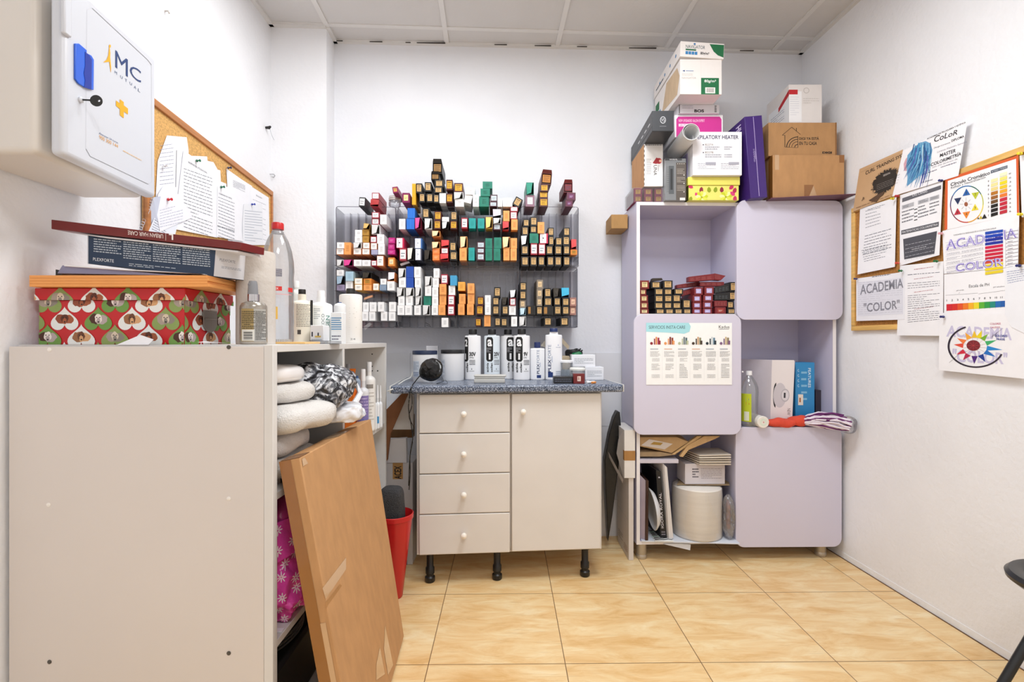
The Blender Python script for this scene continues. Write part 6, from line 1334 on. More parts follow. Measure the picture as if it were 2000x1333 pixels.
# purple straightener box
PU = mat('#3d2170', .4, var=.03); Yp = 2.33
pts = [P(1466, 387, Yp), P(1499, 382, Yp), P(1488, 225.5, Yp), P(1454, 228.5, Yp)]; pts[0].z = TZ + .0005; pts[1].z = TZ + .006
t = MB().prism(pts, (-.012, .30, 0), PU).build('purple_box', bevel=.002); tag(t, 'tall purple box leaning beside the white heater box', 'box')
fn, pl = flat(pts[0], pts[1] - pts[0], pts[3] - pts[0]); pr = Print(fn, pl, .0006); pr.rect(.50, .02, .53, .99, '#b9a8d8'); pr.text('STEAMPOD', (.36, .44, .44, .60), '#b8a8d8', rot=-90); pr.lines((.46, .46, .48, .58), 1, '#b8a8d8', .8); pr.build('print', t)
e_ = Vector((-.012, .30, 0)); fn, pl = flat(pts[0] + e_, -e_, pts[3] - pts[0]); pr = Print(fn, pl, .0006); pr.text('HI', (.72, .88, .88, .95), '#d8cce8', rot=-90, bold=.03); pr.lines((.3, .4, .5, .6), 4, '#6a4fa0', .3); pr.build('print', t)
# plum folder and brown boxes
o = MB(); zf = TZ + .0006
fA = at(1500.5, 2.36, zf); fB = at(1668, 2.30, zf)
tag(MB().prism([(fA.x, 2.335, zf + .0), (rX(2.33) - .012, 2.30, zf + .010), (rX(2.6) - .015, 2.60, zf + .010), (fA.x, 2.62, zf)], (0, 0, .004), mat('#5f3648', .4, var=.05)).build('plum_folder', bevel=.0005), 'flat plum coloured folder under the brown boxes on the cupboard', 'folder')
zc1 = zf + .0148
Yk = 2.37; A = P(1509, 383, Yk); B_ = P(1651, 303.5, Yk)
t, M, w_, h_ = cbx('brown_carton', 'plain brown taped carton on the cupboard, under the printed one', 'box', 1509, 1649, 303.5, 383, Yk, .25, KR, z=zc1)
pr = face(M, w_, .25, h_, 'front'); pr.rect(.44, 0, .57, .30, TP); pr.poly([(.50, 0), (.57, .28), (.62, .02)], TPL); pr.rect(.93, .82, 1, 1, TP); pr.rect(.03, .65, .09, 1, TPL); pr.build('tape', t)
pr = face(M, w_, .25, h_, 'left'); pr.rect(.85, 0, 1, 1, TP); pr.build('tape', t)
Yk2 = 2.385; zc2 = zc1 + h_ + .0006; A = P(1501, 303, Yk2); 
t, M, w_, h_ = cbx('printed_carton', 'brown carton printed DIGI YA ESTÁ EN TU CASA on the plain carton', 'box', 1501, 1634, 240, 303, Yk2, .24, kraft('#b68a5c'), z=zc2)
pr = face(M, w_, .24, h_, 'front'); bk = '#2c2018'
pr.text('DIGI YA ESTÁ', (.45, .48, .74, .58), bk, bold=.015); pr.text('EN TU CASA', (.45, .33, .71, .43), bk, bold=.015); pr.text('DIGI', (.79, .07, .93, .135), bk, bold=.05)
hs = [((.20, .62), (.34, .86)), ((.34, .86), (.47, .64)), ((.24, .62), (.24, .27)), ((.24, .27), (.43, .25)), ((.43, .25), (.43, .60)), ((.41, .74), (.41, .84)), ((.20, .62), (.24, .62))]
for a, b in hs: pr.line(a, b, .008, bk)
for r_ in (.20, .155, .11, .06): pr.disc((.43, .26), r_ * .85, r_ * 1.6, bk, 14, 90, 178, .93 if r_ > .07 else .8)
pr.rect(.98, 0, 1, 1, '#8d6238'); pr.build('print', t)
# white package on the printed carton
zc3 = zc2 + h_ + .0006
t, M, w_, h_ = cbx('white_package', 'white package with red tape, topmost in the right corner', 'package', 1541, 1606, 165, 240, 2.40, .21, paper('#e4dfdd'), z=zc3, yaw=.0, bev=.004)
pr = face(M, w_, .21, h_, 'front'); pr.rect(.0, .04, .38, .82, '#f1f1f4'); pr.rect(0, .74, .26, .86, '#c41e2a'); pr.disc((.52, .84), .09, .075, '#c9c3c0', 20, inner=.75); pr.lines((.03, .2, .3, .7), 9, '#c2c4d2', .12, words=False); pr.lines((.42, .5, .9, .66), 3, '#c8c2be', .25); pr.build('print', t)
pr = face(M, w_, .21, h_, 'left'); pr.rect(.1, .0, 1, .66, '#eceef2'); pr.poly([(.55, .50), (1, .72), (1, .86), (.55, .62)], '#b81c28'); pr.lines((.2, .1, .8, .5), 7, '#8a90a4', .25); pr.build('print', t)
# kraft carton squeezed behind the left side
tag(MB().box((.508, 2.52, 1.64), (.5925, 2.665, 1.712), kraft('#a8814f')).build('kraft_carton', bevel=.002), 'small kraft carton wedged between the wall and the cupboard side', 'box')
# ---- middle right cube
CZ = .628 + .016 + .0006; Yg = 2.43
def l_drink(p): p.rect(.0, .10, .62, .60, '#b7c424', 6); p.disc((.3, .50), .2, .045, '#3f78b8', 14); p.disc((.3, .42), .22, .035, '#d2473a', 14); p.rect(.25, .12, .5, .28, '#d8dcc8', 3)
bottle('drink_bottle', 'clear plastic bottle with white cap and yellow-green label in the cupboard', 'bottle', 1463, 2.425, CZ, .085, .272, clear((.93, .95, .97), .3, .12), '#efeff1', sh=.62, capw=.32, caph=.075, labelfn=l_drink, prof=[(0, .004), (.75, 0), (.97, .02), (1, .05), (.96, .3), (.96, .5), (1, .62), (.97, .70), (.8, .79), (.5, .87), (.3, .91), (.28, .925)])
# white appliance box seen on its corner
f = [P(1504, 815, 2.455), P(1547, 817, 2.44), P(1553, 706, 2.44), P(1508, 704, 2.455)]
for q in f[:2]: q.z = CZ
bk_ = Vector((-.115, .19, 0)) * .95
o = MB().hexa([f[0], f[1], f[1] + Vector((-.10, .17, 0)), f[0] + Vector((-.10, .17, 0)), f[3], f[2], f[2] + Vector((-.10, .17, 0)), f[3] + Vector((-.10, .17, 0))], paper('#cfc8cf')).build('appliance_box', bevel=.0015)
tag(o, 'tall white appliance box with round grey picture in the open right cube', 'box')
pr = Print(*flat(f[0], f[1] - f[0], f[3] - f[0]), .0006); pr.rect(0, 0, 1, 1, '#e2dbdc'); pr.disc((.22, .46), .13, .19, '#1f1f24', 24, 90, 270); pr.disc((.40, .46), .30, .19, '#c6c1c8', 30); pr.disc((.64, .46), .20, .10, '#b4b0b8', 24); pr.disc((.64, .46), .16, .08, '#d4d0d6', 24); pr.rect(.58, .42, .66, .50, '#2a2a30'); pr.text('NEW', (.76, .16, .90, .26), '#3a2a30', rot=-90); pr.lines((.78, .04, .88, .14), 2, '#b08a90', .3); pr.build('print', o)
o, M, w_, h_ = cbx('features_box', 'bright blue box lettered FEATURES in the open right cube', 'box', 1553.5, 1591, 709, 798, 2.46, .11, mat('#2a86c0', .4, var=.03), z=CZ + .028)
pr = face(M, w_, .11, h_, 'front'); pr.text('FEATURES', (.66, .56, .80, .90), '#d8e8f2', rot=-90, bold=.01); pr.lines((.30, .30, .60, .88), 5, '#7fb6d8', .3, words=False)
for k in range(4): pr.disc((.16, .86 - k * .09), .05, .022, '#cfe4f0', 10, 60, 330, .7)
pr.rect(.14, .25, .40, .44, '#e6dccf'); pr.rect(.2, .3, .28, .38, '#b06a3a'); pr.build('print', o)
tag(MB().box((P(1553.5, 800, 2.48).x, 2.475, CZ), (P(1590, 800, 2.48).x, 2.58, CZ + .0274), mat('#5a3c44', .6)).build('folded_pad', bevel=.002), 'folded dark pad under the blue box', 'pad')
cbx('dark_box', 'small dark and white box right of the blue box', 'box', 1593, 1606, 763, 798, 2.50, .09, mat('#3a3440', .5), z=CZ)
# orange-red cloth, rolled tube, mop
RC = mat('#d84a34', .85, var=.12, scale=25, bump=.6, bscale=80)
t = thing('mop_sleeve', 'orange-red cloth lying across the shelf in front of the appliance box', 'cloth', P(1530, 832, 2.39))
MB().blob(tuple(at(1525, 2.40, CZ + .021)), (.075, .030, .021), RC, amp=.010, fr=22, seed=3, e=.8).build('cloth_fold', t)
MB().blob(tuple(at(1562, 2.415, CZ + .028)), (.055, .030, .024), RC, amp=.012, fr=20, seed=7, e=.8).build('cloth_fold', t)
a = at(1491, 2.355, CZ + .0305); t = thing('cling_film_roll', 'white-ended roll pointing forward beside the clear bottle', 'roll', a)
MB().lathe([(0, 0), (.026, 0), (.0285, .003), (.0285, .12), (0, .12)], mat('#e6e2da', .5), Matrix.Translation(a) @ Matrix.Rotation(math.radians(-90), 4, 'X'), n=30).build('roll', t)
pr = Print(*flat(a + Vector((-.028, -.0006, -.028)), (.056, 0, 0), (0, 0, .056)), .0003); pr.disc((.5, .5), .28, .28, '#cfe8d4', 16, inner=.8); pr.rect(.48, .45, .54, .55, '#c23a3a'); pr.build('end_print', t)
t = thing('string_mop', 'purple and white striped mop head in clear plastic, hanging over the shelf edge', 'mop head', at(1600, 2.36, CZ))
rnd = random.Random(5); hd = at(1562, 2.40, CZ + .030); tl_ = at(1650, 2.325, CZ + .022)
mw, mp_ = MB(), MB()
for i in range(190):
    a = rnd.uniform(0, 6.283); r_ = math.sqrt(rnd.random()); y = math.cos(a) * r_; z = math.sin(a) * r_
    pts = []
    ln = rnd.uniform(.86, 1.0)
    for k in range(8):
        s_ = k / 7 * ln; wv = .012 + .056 * min(1, s_ * 1.8); q = hd.lerp(tl_, s_); q += Vector((0, y * wv * .9 + rnd.uniform(-.005, .005), z * wv * .62 + rnd.uniform(-.005, .005) + .012 * math.sin(s_ * 3.1)))
        q.z = max(q.z, CZ + .005); pts.append(q)
    (mp_ if i % 3 == 0 else mw).tube(pts, .0038, mat('#6a2c66', .9) if i % 3 == 0 else mat('#e4dbe6', .9), n=5)
o = mw.build('white_strands', t); o['kind'] = 'stuff'; o = mp_.build('purple_strands', t); o['kind'] = 'stuff'
MB().blob(tuple(at(1655, 2.318, CZ + .020)), (.040, .035, .036), clear((.96, .96, .97), .35, .06), amp=.014, fr=18, seed=2).build('plastic_wrap', t)
# ---- lower left cube
BZ_ = .078 + .016 + .0006
tag(MB().prism([(.626, 2.375, BZ_), (1.085, 2.345, BZ_), (1.085, 2.60, BZ_), (.626, 2.60, BZ_)], (0, 0, .006), paper('#d5dbe6')).build('magazine', bevel=.0008), 'large pale magazine lying on the floor of the lower left cube', 'magazine')
mg = BZ_ + .0064
o = MB().prism([at(1300, 2.36, mg - .013), at(1348, 2.325, mg - .013), at(1352, 2.40, mg - .013), at(1270, 2.44, mg - .013)], (0, 0, .0035), paper('#e6e8ee'))
o = tag(MB().prism([P(1296, 1064, 2.38), P(1348, 1076, 2.375), P(1349, 1065, 2.378), P(1330, 1063, 2.38)], (0, .02, 0), paper('#dfe2ea')).build('paper_note'), 'white paper corner hanging under the lower left cube', 'note')
# zebra strip
t = MB().box(tuple(at(1280, 2.36, mg)), tuple(at(1316, 2.36, mg + .004) + Vector((0, .14, 0))), paper('#e9ecec')).build('zebra_folder', bevel=.0005); tag(t, 'folder with black and white wave pattern on the magazine', 'folder')
A = at(1280, 2.36, mg + .004); w__ = at(1316, 2.36, 0).x - A.x; pr = Print(*flat(A, (w__, 0, 0), (0, .14, 0)), .0004)
for i in range(7):
    y = .08 + i * .13
    pr.poly([(.02, y), (.27, y + .05), (.5, y), (.75, y + .05), (.98, y), (.98, y + .06), (.75, y + .11), (.5, y + .06), (.27, y + .11), (.02, y + .06)], '#15181a' if i % 3 != 2 else '#7aa890')
pr.build('wave_print', t)
def leanbook(nm, lab, f4, dep, m, prt=None, spine=None):
    f4 = [Vector(q) for q in f4]; e = Vector(dep); o = MB().hexa([f4[0], f4[1], f4[1] + e, f4[0] + e, f4[3], f4[2], f4[2] + e, f4[3] + e], m).build(nm, bevel=.001); tag(o, lab, 'book' if 'book' in nm or 'binder' in nm else 'box')
    if prt: pr = Print(*flat(f4[0], f4[1] - f4[0], f4[3] - f4[0]), .0006); prt(pr); pr.build('print', o)
    return o
def PZ(x, y, Y, z=None):
    q = P(x, y, Y)
    if z is not None: q.z = z
    return q
b1 = leanbook('brown_book', 'dark brown edged book standing leftmost in the lower cube', [PZ(1260.5, 1057, 2.375, mg), PZ(1266, 1058, 2.375, mg), P(1267, 940, 2.375), P(1262, 939, 2.375)], (.002, .20, 0), mat('#3c2219', .5))
tag(MB().prism([PZ(1249, 1052, 2.40, mg), PZ(1260, 1056, 2.385, mg), P(1261, 940, 2.385), P(1249, 928, 2.40)], (0, .18, 0), mat('#a89ba6', .6)).build('white_book', bevel=.001), 'pale book with small print against the left side of the lower cube', 'book')
b2 = leanbook('black_book', 'black hair colour book lettered IGORA ROYAL in the lower cube', [PZ(1290, 1045, 2.40, mg + .0046), PZ(1302.5, 1046, 2.40, mg + .0046), P(1290, 921, 2.40), P(1281, 919, 2.40)], (-.022, .20, 0), mat('#17161a', .4), lambda p: (p.text('IGORA ROYAL', (.22, .14, .60, .66), '#e6e2e8', rot=90), p.lines((.2, .03, .8, .10), 2, '#8a8690', .5), p.rect(.3, .88, .55, .90, '#c8c4cc')))
b3 = leanbook('white_binder', 'white ring binder leaning next to the black book in the lower cube', [PZ(1304.5, 1050, 2.39, mg + .0046), PZ(1315.5, 1049, 2.39, mg + .0046), P(1303, 914, 2.39), P(1295, 907, 2.39)], (-.02, .20, 0), paper('#d8d3d0'), lambda p: p.rect(.05, 0, .18, 1, '#9a928e'))
c = P(1276, 995, 2.385); t = thing('plastic_bowl', 'white plastic bowl standing on its edge before the black book', 'bowl', c)
M = Matrix.Translation(c) @ Matrix.Rotation(math.radians(78), 4, 'Y') @ Matrix.Rotation(.0, 4, 'X')
MB().lathe([(.096, .0), (.1, .002), (.098, .006), (.080, .022), (.045, .033), (0, .036), (0, .033), (.044, .030), (.078, .019), (.094, .004), (.096, 0)], plas('#d6d8dc', .3), Matrix.Translation(c + Vector((-.012, .0, -.0))) @ Matrix.Rotation(math.radians(84), 4, 'Y'), n=40).build('bowl', t)
# big roll in plastic
c = at(1361, 2.47, mg + .0002); c.z = mg; t = thing('wadding_roll', 'large cream paper roll wrapped in clear plastic in the lower cube', 'roll', c)
MB().lathe([(0, 0), (.113, 0), (.118, .006), (.119, .2), (.116, .238), (.105, .246), (0, .246)], mat('#fbf6ee', .8, var=.05, scale=6, bump=.5, bscale=14, stretch=(.4, .4, 6)), Matrix.Translation(c), n=44).build('roll', t)
MB().lathe([(.1195, .001), (.1205, .1), (.1212, .21), (.119, .2455), (.10, .2475), (0, .2475)], clear((.985, .985, .99), .2, .03), Matrix.Translation(c), n=44).build('plastic_wrap', t)
# thin kraft sheet and white box on the roll
zr = mg + .2495
tag(MB().prism([at(1322, 2.44, zr), at(1425, 2.42, zr + .003), at(1420, 2.55, zr + .003), at(1330, 2.56, zr)], (0, 0, .003), kraft('#9b8464')).build('kraft_sheet'), 'kraft sheet lying on the wrapped roll', 'sheet')
zr += .0066
o, M, w_, h_ = cbx('white_box', 'white box with small print on the wrapped roll', 'box', 1338, 1416, 907, 944, 2.43, .12, paper('#cdc7cb'), z=zr)
pr = face(M, w_, .12, h_, 'front'); pr.lines((.18, .3, .34, .8), 4, '#5a5660', .5); pr.lines((.4, .25, .92, .8), 7, '#9a949c', .3, seed=4); pr.build('print', o)
zw = zr + h_ + .0008
# curved folders in plastic sleeve
fl = thing('folder_stack', 'bundle of beige folders with a white spine on the white box', 'folders', at(1395, 2.40, zw))
for i in range(5):
    a = at(1366, 2.395, zw + .002 + i * .0105); b = at(1428, 2.385, zw + .004 + i * .0115)
    MB().prism([a, b, b + Vector((0, .15, 0)), a + Vector((-.03, .15, 0))], (0, 0, .0062), paper(['#c2b7a8', '#d8cdbd', '#b5aa9c', '#dcd3c6', '#c9bfb2'][i])).build('folder', fl, bevel=.001)
# white shelf-like board and kraft envelopes upper left of the cube
zk = P(1250, 905, 2.40).z
tag(MB().box((.6205, 2.39, zk), (P(1324, 905, 2.40).x, 2.63, zk + .018), paper('#c9c4d0')).build('white_board', bevel=.001), 'flat white box spanning over the standing books', 'box')
for i, (pts, col, lab) in enumerate([([(1250, 893), (1290, 893), (1322, 889), (1290, 884), (1250, 884)], '#a08868', 'brown envelope lowest under the label envelope'), ([(1250, 873), (1312, 886), (1345, 864), (1322, 855), (1250, 855)], '#b8976c', 'kraft envelope with a white address label in the lower cube'), ([(1312, 889), (1318, 889), (1372, 853), (1362, 853)], '#c9a878', 'kraft envelope edge leaning up to the right'), ([(1328, 893), (1334, 894), (1345, 880), (1398, 858), (1407, 853), (1375, 853), (1342, 872)], '#c4a274', 'rolled kraft envelope leaning over the beige folders')]):
    Yv = 2.405 - i * .004
    q = [P(a, b, Yv) for a, b in pts]; o = MB().prism(q, (0, .10 if i < 2 else .02, .0 if i > 1 else .01), kraft(col)).build('envelope', bevel=.0008); tag(o, lab, 'envelope', 'kraft envelopes in the lower cube')
    if i == 1:
        pr = Print(*flat(q[0], q[1] - q[0], (0, 0, .05)), .0006); pr.pxmode = True; pr.quad([(1252, 871), (1298, 879), (1314, 868), (1268, 859)], '#cfc6c0'); pr.quad([(1270, 869), (1290, 871), (1295, 866), (1277, 864)], '#a8863c'); pr.build('address_label', o)
# clear bag at the right side of the cube
t = thing('clear_bag', 'crumpled clear plastic bag with reddish contents at the right of the lower cube', 'bag', at(1422, 2.46, mg))
MB().blob((1.052, 2.392, mg + .11), (.025, .03, .105), clear((.93, .93, .95), .35, .12), amp=.010, fr=20, seed=4, n=60, k=50, crumple=.8).build('bag', t)
MB().blob((1.050, 2.394, mg + .12), (.010, .015, .07), mat('#8a5a5c', .6, var=.5, scale=60), amp=.006, fr=24, seed=6).build('contents', t)
# ================================================================ cork board and papers on the right wall
RO = Vector((rX(2.7), 2.7, 0)); RU = Vector((.043, -1, 0)).normalized(); RPL = (RO, RU, Vector((0, 0, 1)), RU.cross(Vector((0, 0, 1))).normalized())
rp_ = Print(None, RPL, 0)
def rpt(x, y, w_): return rp_.px(x, y, w_)
CK2 = mat('#b07a3c', .9, var=.3, scale=140, bump=.3, bscale=300); WD2 = wood('#e0b468')
tl = rpt(1669, 396, .0); br_y = rpt(2000, 300, 0)
zt2 = 1.692; zb2 = rpt(1669, 647, 0).z; yl = rpt(1668.5, 640, .0).y; yr = 1.435
t = thing('cork_board', 'cork notice board with light wooden frame on the right wall, under charts', 'notice board', (rX(1.9), 1.9, zb2))
def rb_(y0, y1, z0, z1, th, m, nm_, bev=.002):
    a = RO + RU * ((2.7 - y0)); b = RO + RU * ((2.7 - y1)); n = RPL[3] * th
    return MB().prism([Vector((a.x, a.y, z0)), Vector((b.x, b.y, z0)), Vector((b.x, b.y, z1)), Vector((a.x, a.y, z1))], n, m).build(nm_, t, bevel=bev)
rb_(yl - .010, yr + .01, zb2 + .01, zt2 - .01, .008, CK2, 'cork', 0)
for a in ((yl, yr, zb2, zb2 + .022), (yl, yr, zt2 - .022, zt2), (yl, yl - .022, zb2 + .0222, zt2 - .0222), (yr + .022, yr, zb2 + .0222, zt2 - .0222)): rb_(*a, .016, WD2, 'frame_bar')
# screw cap marks above the board
cA = crop(1640, 220, 4.761); cB = crop(1640, 480, 4.761)
for (x, y, lab) in [(320, 225, 'lower of two pale filler dabs on the right wall above the kraft poster'), (352, 190, 'upper of two pale filler dabs on the right wall above the kraft poster')]:
    q = rpt(*cA((x, y))[0], 0); tag(MB().lathe([(.004, 0), (.003, .0008), (0, .001)], mat('#f4f4f6', .6), Matrix.Translation(q) @ Vector((-1, 0, 0)).to_track_quat('Z', 'Y').to_matrix().to_4x4(), n=10).build('filler_dab'), lab, 'wall mark')
WP = paper('#f1f1f5'); GR = 'papers pinned to the right cork board'
# plain list sheet
o = sheet(RPL, [(1675, 537), (1748, 522), (1751, 386), (1680, 408)], .0180, 'paper_sheet', 'white typed list sheet at the left edge of the right board', 'paper', GR, m=WP)
p = pprint(o, RPL, .0189); p.lines(cA((240, 1090), (380, 1045), (380, 870), (240, 905)), 6, '#9a9ca4', .2, seed=3); p.lines(cA((260, 912), (420, 862), (420, 852), (260, 902)), 1, '#8a8c96', .5)
p.lines(cA((215, 1333), (480, 1270), (480, 1070), (235, 1140)), 7, '#6f727c', .2, seed=5); p.lines(cB((230, 160), (420, 115), (450, -20), (200, 40)), 6, '#6f727c', .2, seed=6); p.build('print', o)
# grey hair sheet
o = sheet(RPL, [(1757.6, 520), (1835, 499), (1842, 352), (1758, 382)], .0186, 'paper_sheet', 'white sheet with grey tables headed LAS CANAS', 'chart', GR, m=WP)
p = pprint(o, RPL, .0195); p.quad(cA((580, 838), (942, 715), (942, 678), (582, 800)), '#63646c'); p.text('LAS CANAS', cA((678, 785), (815, 742), (815, 722), (678, 764)), '#e6e6ea')
for (x0, x1, y0) in ((578, 690, 0), (728, 828, 0), (835, 925, 0)):
    f_ = lambda x, y: cA((x, y - (x - 578) * .30))[0]
    p.quad([f_(x0, 905), f_(x1, 905), f_(x1, 868), f_(x0, 868)], '#b7b8be'); p.lines([f_(x0 + 12, 898), f_(x1 - 12, 898), f_(x1 - 12, 874), f_(x0 + 12, 874)], 2, '#55565e', .4, seed=x0)
    p.lines([f_(x0, 1040), f_(x1, 1040), f_(x1, 915), f_(x0, 915)], 4, '#6a6c74', .35, seed=x0 + 1)
for k in range(4): p.quad([f_(692, 945 + k * 33), f_(722, 945 + k * 33), f_(722, 937 + k * 33), f_(692, 937 + k * 33)], '#17171b')
p.quad(cA((570, 1125), (920, 1062), (922, 1018), (570, 1100)) if False else cA((572, 1140), (920, 1062), (922, 1018), (572, 1100)), '#5a5b62'); p.text('MATEMATICAS COLORIMETRIA', cA((580, 1128), (912, 1052), (912, 1032), (580, 1108)), '#e6e6ea')
q_ = [cA((600, 1140))[0]]
p.quad([cB((600, 132))[0], cB((880, 78))[0], cA((905, 1105))[0], cA((590, 1180))[0]], '#4c4d55')
for k in range(5): p.lines([cA((610, 1240 + k * 36))[0], cA((880, 1180 + k * 36))[0], cA((880, 1174 + k * 36))[0], cA((610, 1234 + k * 36))[0]], 1, '#c9cad2', .5, seed=k)
p.text('NUMEROS IGUALES', [cA((670, 1282))[0], cA((805, 1252))[0], cA((805, 1244))[0], cA((670, 1274))[0]], '#f0f0f4'); p.build('print', o)
# long white page
o = sheet(RPL, [(1752, 656), (1842, 657), (1843, 511), (1758, 520)], .0195, 'paper_sheet', 'long typed white page hanging below the LAS CANAS sheet', 'paper', GR, m=WP)
p = pprint(o, RPL, .0204)
for (y0, n_, c_) in [(200, 1, '#b06a70'), (250, 1, '#6f727c'), (290, 1, '#b08a8e'), (335, 3, '#6f727c'), (412, 1, '#c08a8e'), (450, 7, '#5f626c'), (570, 1, '#b08a8e'), (595, 6, '#5f626c')]:
    hh_ = n_ * 18; ind = 60 if c_ != '#5f626c' and c_ != '#6f727c' else 0
    p.lines(cB((632 + ind, y0 + hh_ + 22), (930 - ind, y0 + hh_ - 6), (930 - ind, y0 - 12), (632 + ind, y0 + 10)), n_, c_, .2, seed=y0)
p.build('print', o)
# academia sheet
o = sheet(RPL, [(1672.6, 628), (1767, 625), (1768, 531.5), (1672.6, 545)], .0205, 'paper_sheet', 'grey-printed sheet reading ACADEMIA "COLOR" in big grey letters', 'paper', GR, m=paper('#ebecf2'))
p = pprint(o, RPL, .0214)
p.quad(cB((165, 660), (590, 640), (590, 300), (165, 345)), '#dddee8')
p.lines(cB((170, 650), (580, 625), (580, 310), (170, 340)), 16, '#bfc0cc', .16, seed=9); p.lines(cB((300, 300), (470, 275), (470, 265), (300, 290)), 1, '#5a5c68', .6)
p.text('ACADEMIA', cB((190, 462), (592, 395), (590, 305), (190, 370)), '#83848f', bold=.018); p.text('"COLOR"', cB((224, 625), (558, 590), (556, 505), (224, 540)), '#83848f', bold=.018); p.build('print', o)
# kraft curl poster
o = sheet(RPL, [(1666, 414.5), (1743, 384), (1764, 292.5), (1679, 331)], .0215, 'curl_poster', 'kraft coloured poster with a dark curly hair silhouette headed CURL TRAINING SYSTEM', 'poster', None, m=mat('#c9a47c', .6, var=.05, scale=12))
p = pprint(o, RPL, .0224); p.text('CURL TRAINING SYSTEM', cA((240, 585), (640, 385), (640, 355), (240, 550)), '#2a211a', bold=.02)
import math as _m
rnd = random.Random(3); pc = cA((425, 640))[0]; hair = []
for i in range(90):
    a = 2 * math.pi * i / 90; r_ = 1 + rnd.uniform(-.13, .10)
    X, Y_ = math.cos(a) * 25 * r_, math.sin(a) * 21 * r_; hair.append((pc[0] + X, pc[1] + Y_ - X * .48))
p.poly(hair, '#2e2a27')
for i in range(120):
    a = rnd.uniform(0, 6.283); r0 = rnd.uniform(.9, 1.05); r1 = r0 + rnd.uniform(.06, .16); a2 = a + rnd.uniform(-.1, .1); p.line((pc[0] + math.cos(a) * 25 * r0, pc[1] + math.sin(a) * 21 * r0 - math.cos(a) * 12 * r0), (pc[0] + math.cos(a2) * 25 * r1, pc[1] + math.sin(a2) * 21 * r1 - math.cos(a2) * 12 * r1), .35, '#3a332e'); p.poly(cA((300, 830), (270, 820), (360, 760), (420, 730), (400, 770), (370, 790), (340, 835)), '#5a4434')
p.text('SESSION', cA((405, 598), (468, 572), (468, 556), (405, 582)), '#d8d0c8'); p.lines(cA((345, 735), (500, 670), (500, 610), (345, 670)), 4, '#b8b0a8', .12, seed=4); p.line(*cA((195, 560), (560, 378)), .3, '#8a6a48')
p.line(*cA((205, 825), (222, 790)), .8, '#3a2a1c'); p.disc(cA((222, 800))[0], 1.6, 2.4, '#3a2a1c', 12, inner=.7); p.lines(cA((150, 895), (480, 770), (480, 762), (150, 887)), 1, '#7a5a3c', .5); p.build('print', o)
# diploma
o = sheet(RPL, [(1743, 384.5), (1872, 344), (1890.5, 232.5), (1764, 295)], .0235, 'diploma', 'white diploma with blue dyed hair and the words MASTER COLORIMETRÍA', 'diploma', None, m=paper('#f3f2f6'))
p = pprint(o, RPL, .0244); K = '#17161c'
p.text('ACADEMIA DE PELUQUERÍA Y ESTÉTICA', cA((812, 258), (1172, 102), (1170, 82), (810, 238)), K, bold=.02)
p.text('CoLoR', cA((880, 280), (1095, 205), (1092, 160), (876, 225)), K, shear=.3, bold=.01); p.text('DIPLOMA', cA((1040, 278), (1158, 232), (1156, 210), (1038, 256)), K, bold=.02)
p.text('Otorga el presente', cA((875, 345), (1028, 290), (1028, 272), (875, 325)), '#3a3a44', shear=.3); p.text('Lorenza Alejandra Saavedra', cA((905, 385), (1180, 285), (1180, 264), (905, 362)), '#8a8a98', shear=.3)
p.text('MASTER', cA((930, 420), (1078, 372), (1076, 338), (928, 388)), K, shear=.2, bold=.02); p.text('COLORIMETRÍA', cA((848, 505), (1128, 400), (1126, 362), (846, 468)), K, shear=.2, bold=.02)
p.text('con una duracion de', cA((860, 520), (1095, 440), (1095, 425), (860, 505)), '#8a8a98', shear=.3); p.text('Ana Jimenez', cA((750, 670), (868, 635), (866, 615), (748, 648)), '#3a3a50', shear=.4); p.lines(cA((765, 590), (905, 540), (905, 525), (765, 575)), 1, '#6a6a80', .5, seed=3); p.lines(cA((940, 520), (1085, 472), (1085, 458), (940, 505)), 1, '#6a6a80', .5, seed=4)
# blue hair strands
rnd = random.Random(8)
p.poly(cA((600, 545), (595, 480), (615, 430), (650, 400), (640, 500), (625, 545)), '#d9a8b4')
p.poly(cA((620, 500), (630, 400), (680, 340), (740, 285), (800, 268), (845, 290), (862, 350), (850, 420), (820, 480), (790, 540), (730, 600), (660, 660), (625, 690), (630, 600)), '#6aa4cc')
for i in range(70):
    x0 = rnd.uniform(690, 850); y0 = rnd.uniform(275, 430); s_2 = (850 - x0) / 160; x1 = x0 - 30 - 60 * s_2 + rnd.uniform(-35, 25); y1 = min(700, y0 + rnd.uniform(140, 330)); 
    xm = (x0 + x1) / 2 + 18; ym = (y0 + y1) / 2; wdt = rnd.uniform(5, 11); col = rnd.choice(['#2f6fa8', '#4f9ac8', '#8fc4de', '#3a4a9c', '#5a68b4', '#1f4f84', '#b4d8e8', '#3f86b8'])
    p.poly(cA((x0 - wdt / 2, y0), (x0 + wdt / 2, y0 - 3), (xm + wdt / 2, ym), (x1 + 1, y1), (x1 - 1, y1 + 2), (xm - wdt / 2, ym)), col)
p.build('print', o)
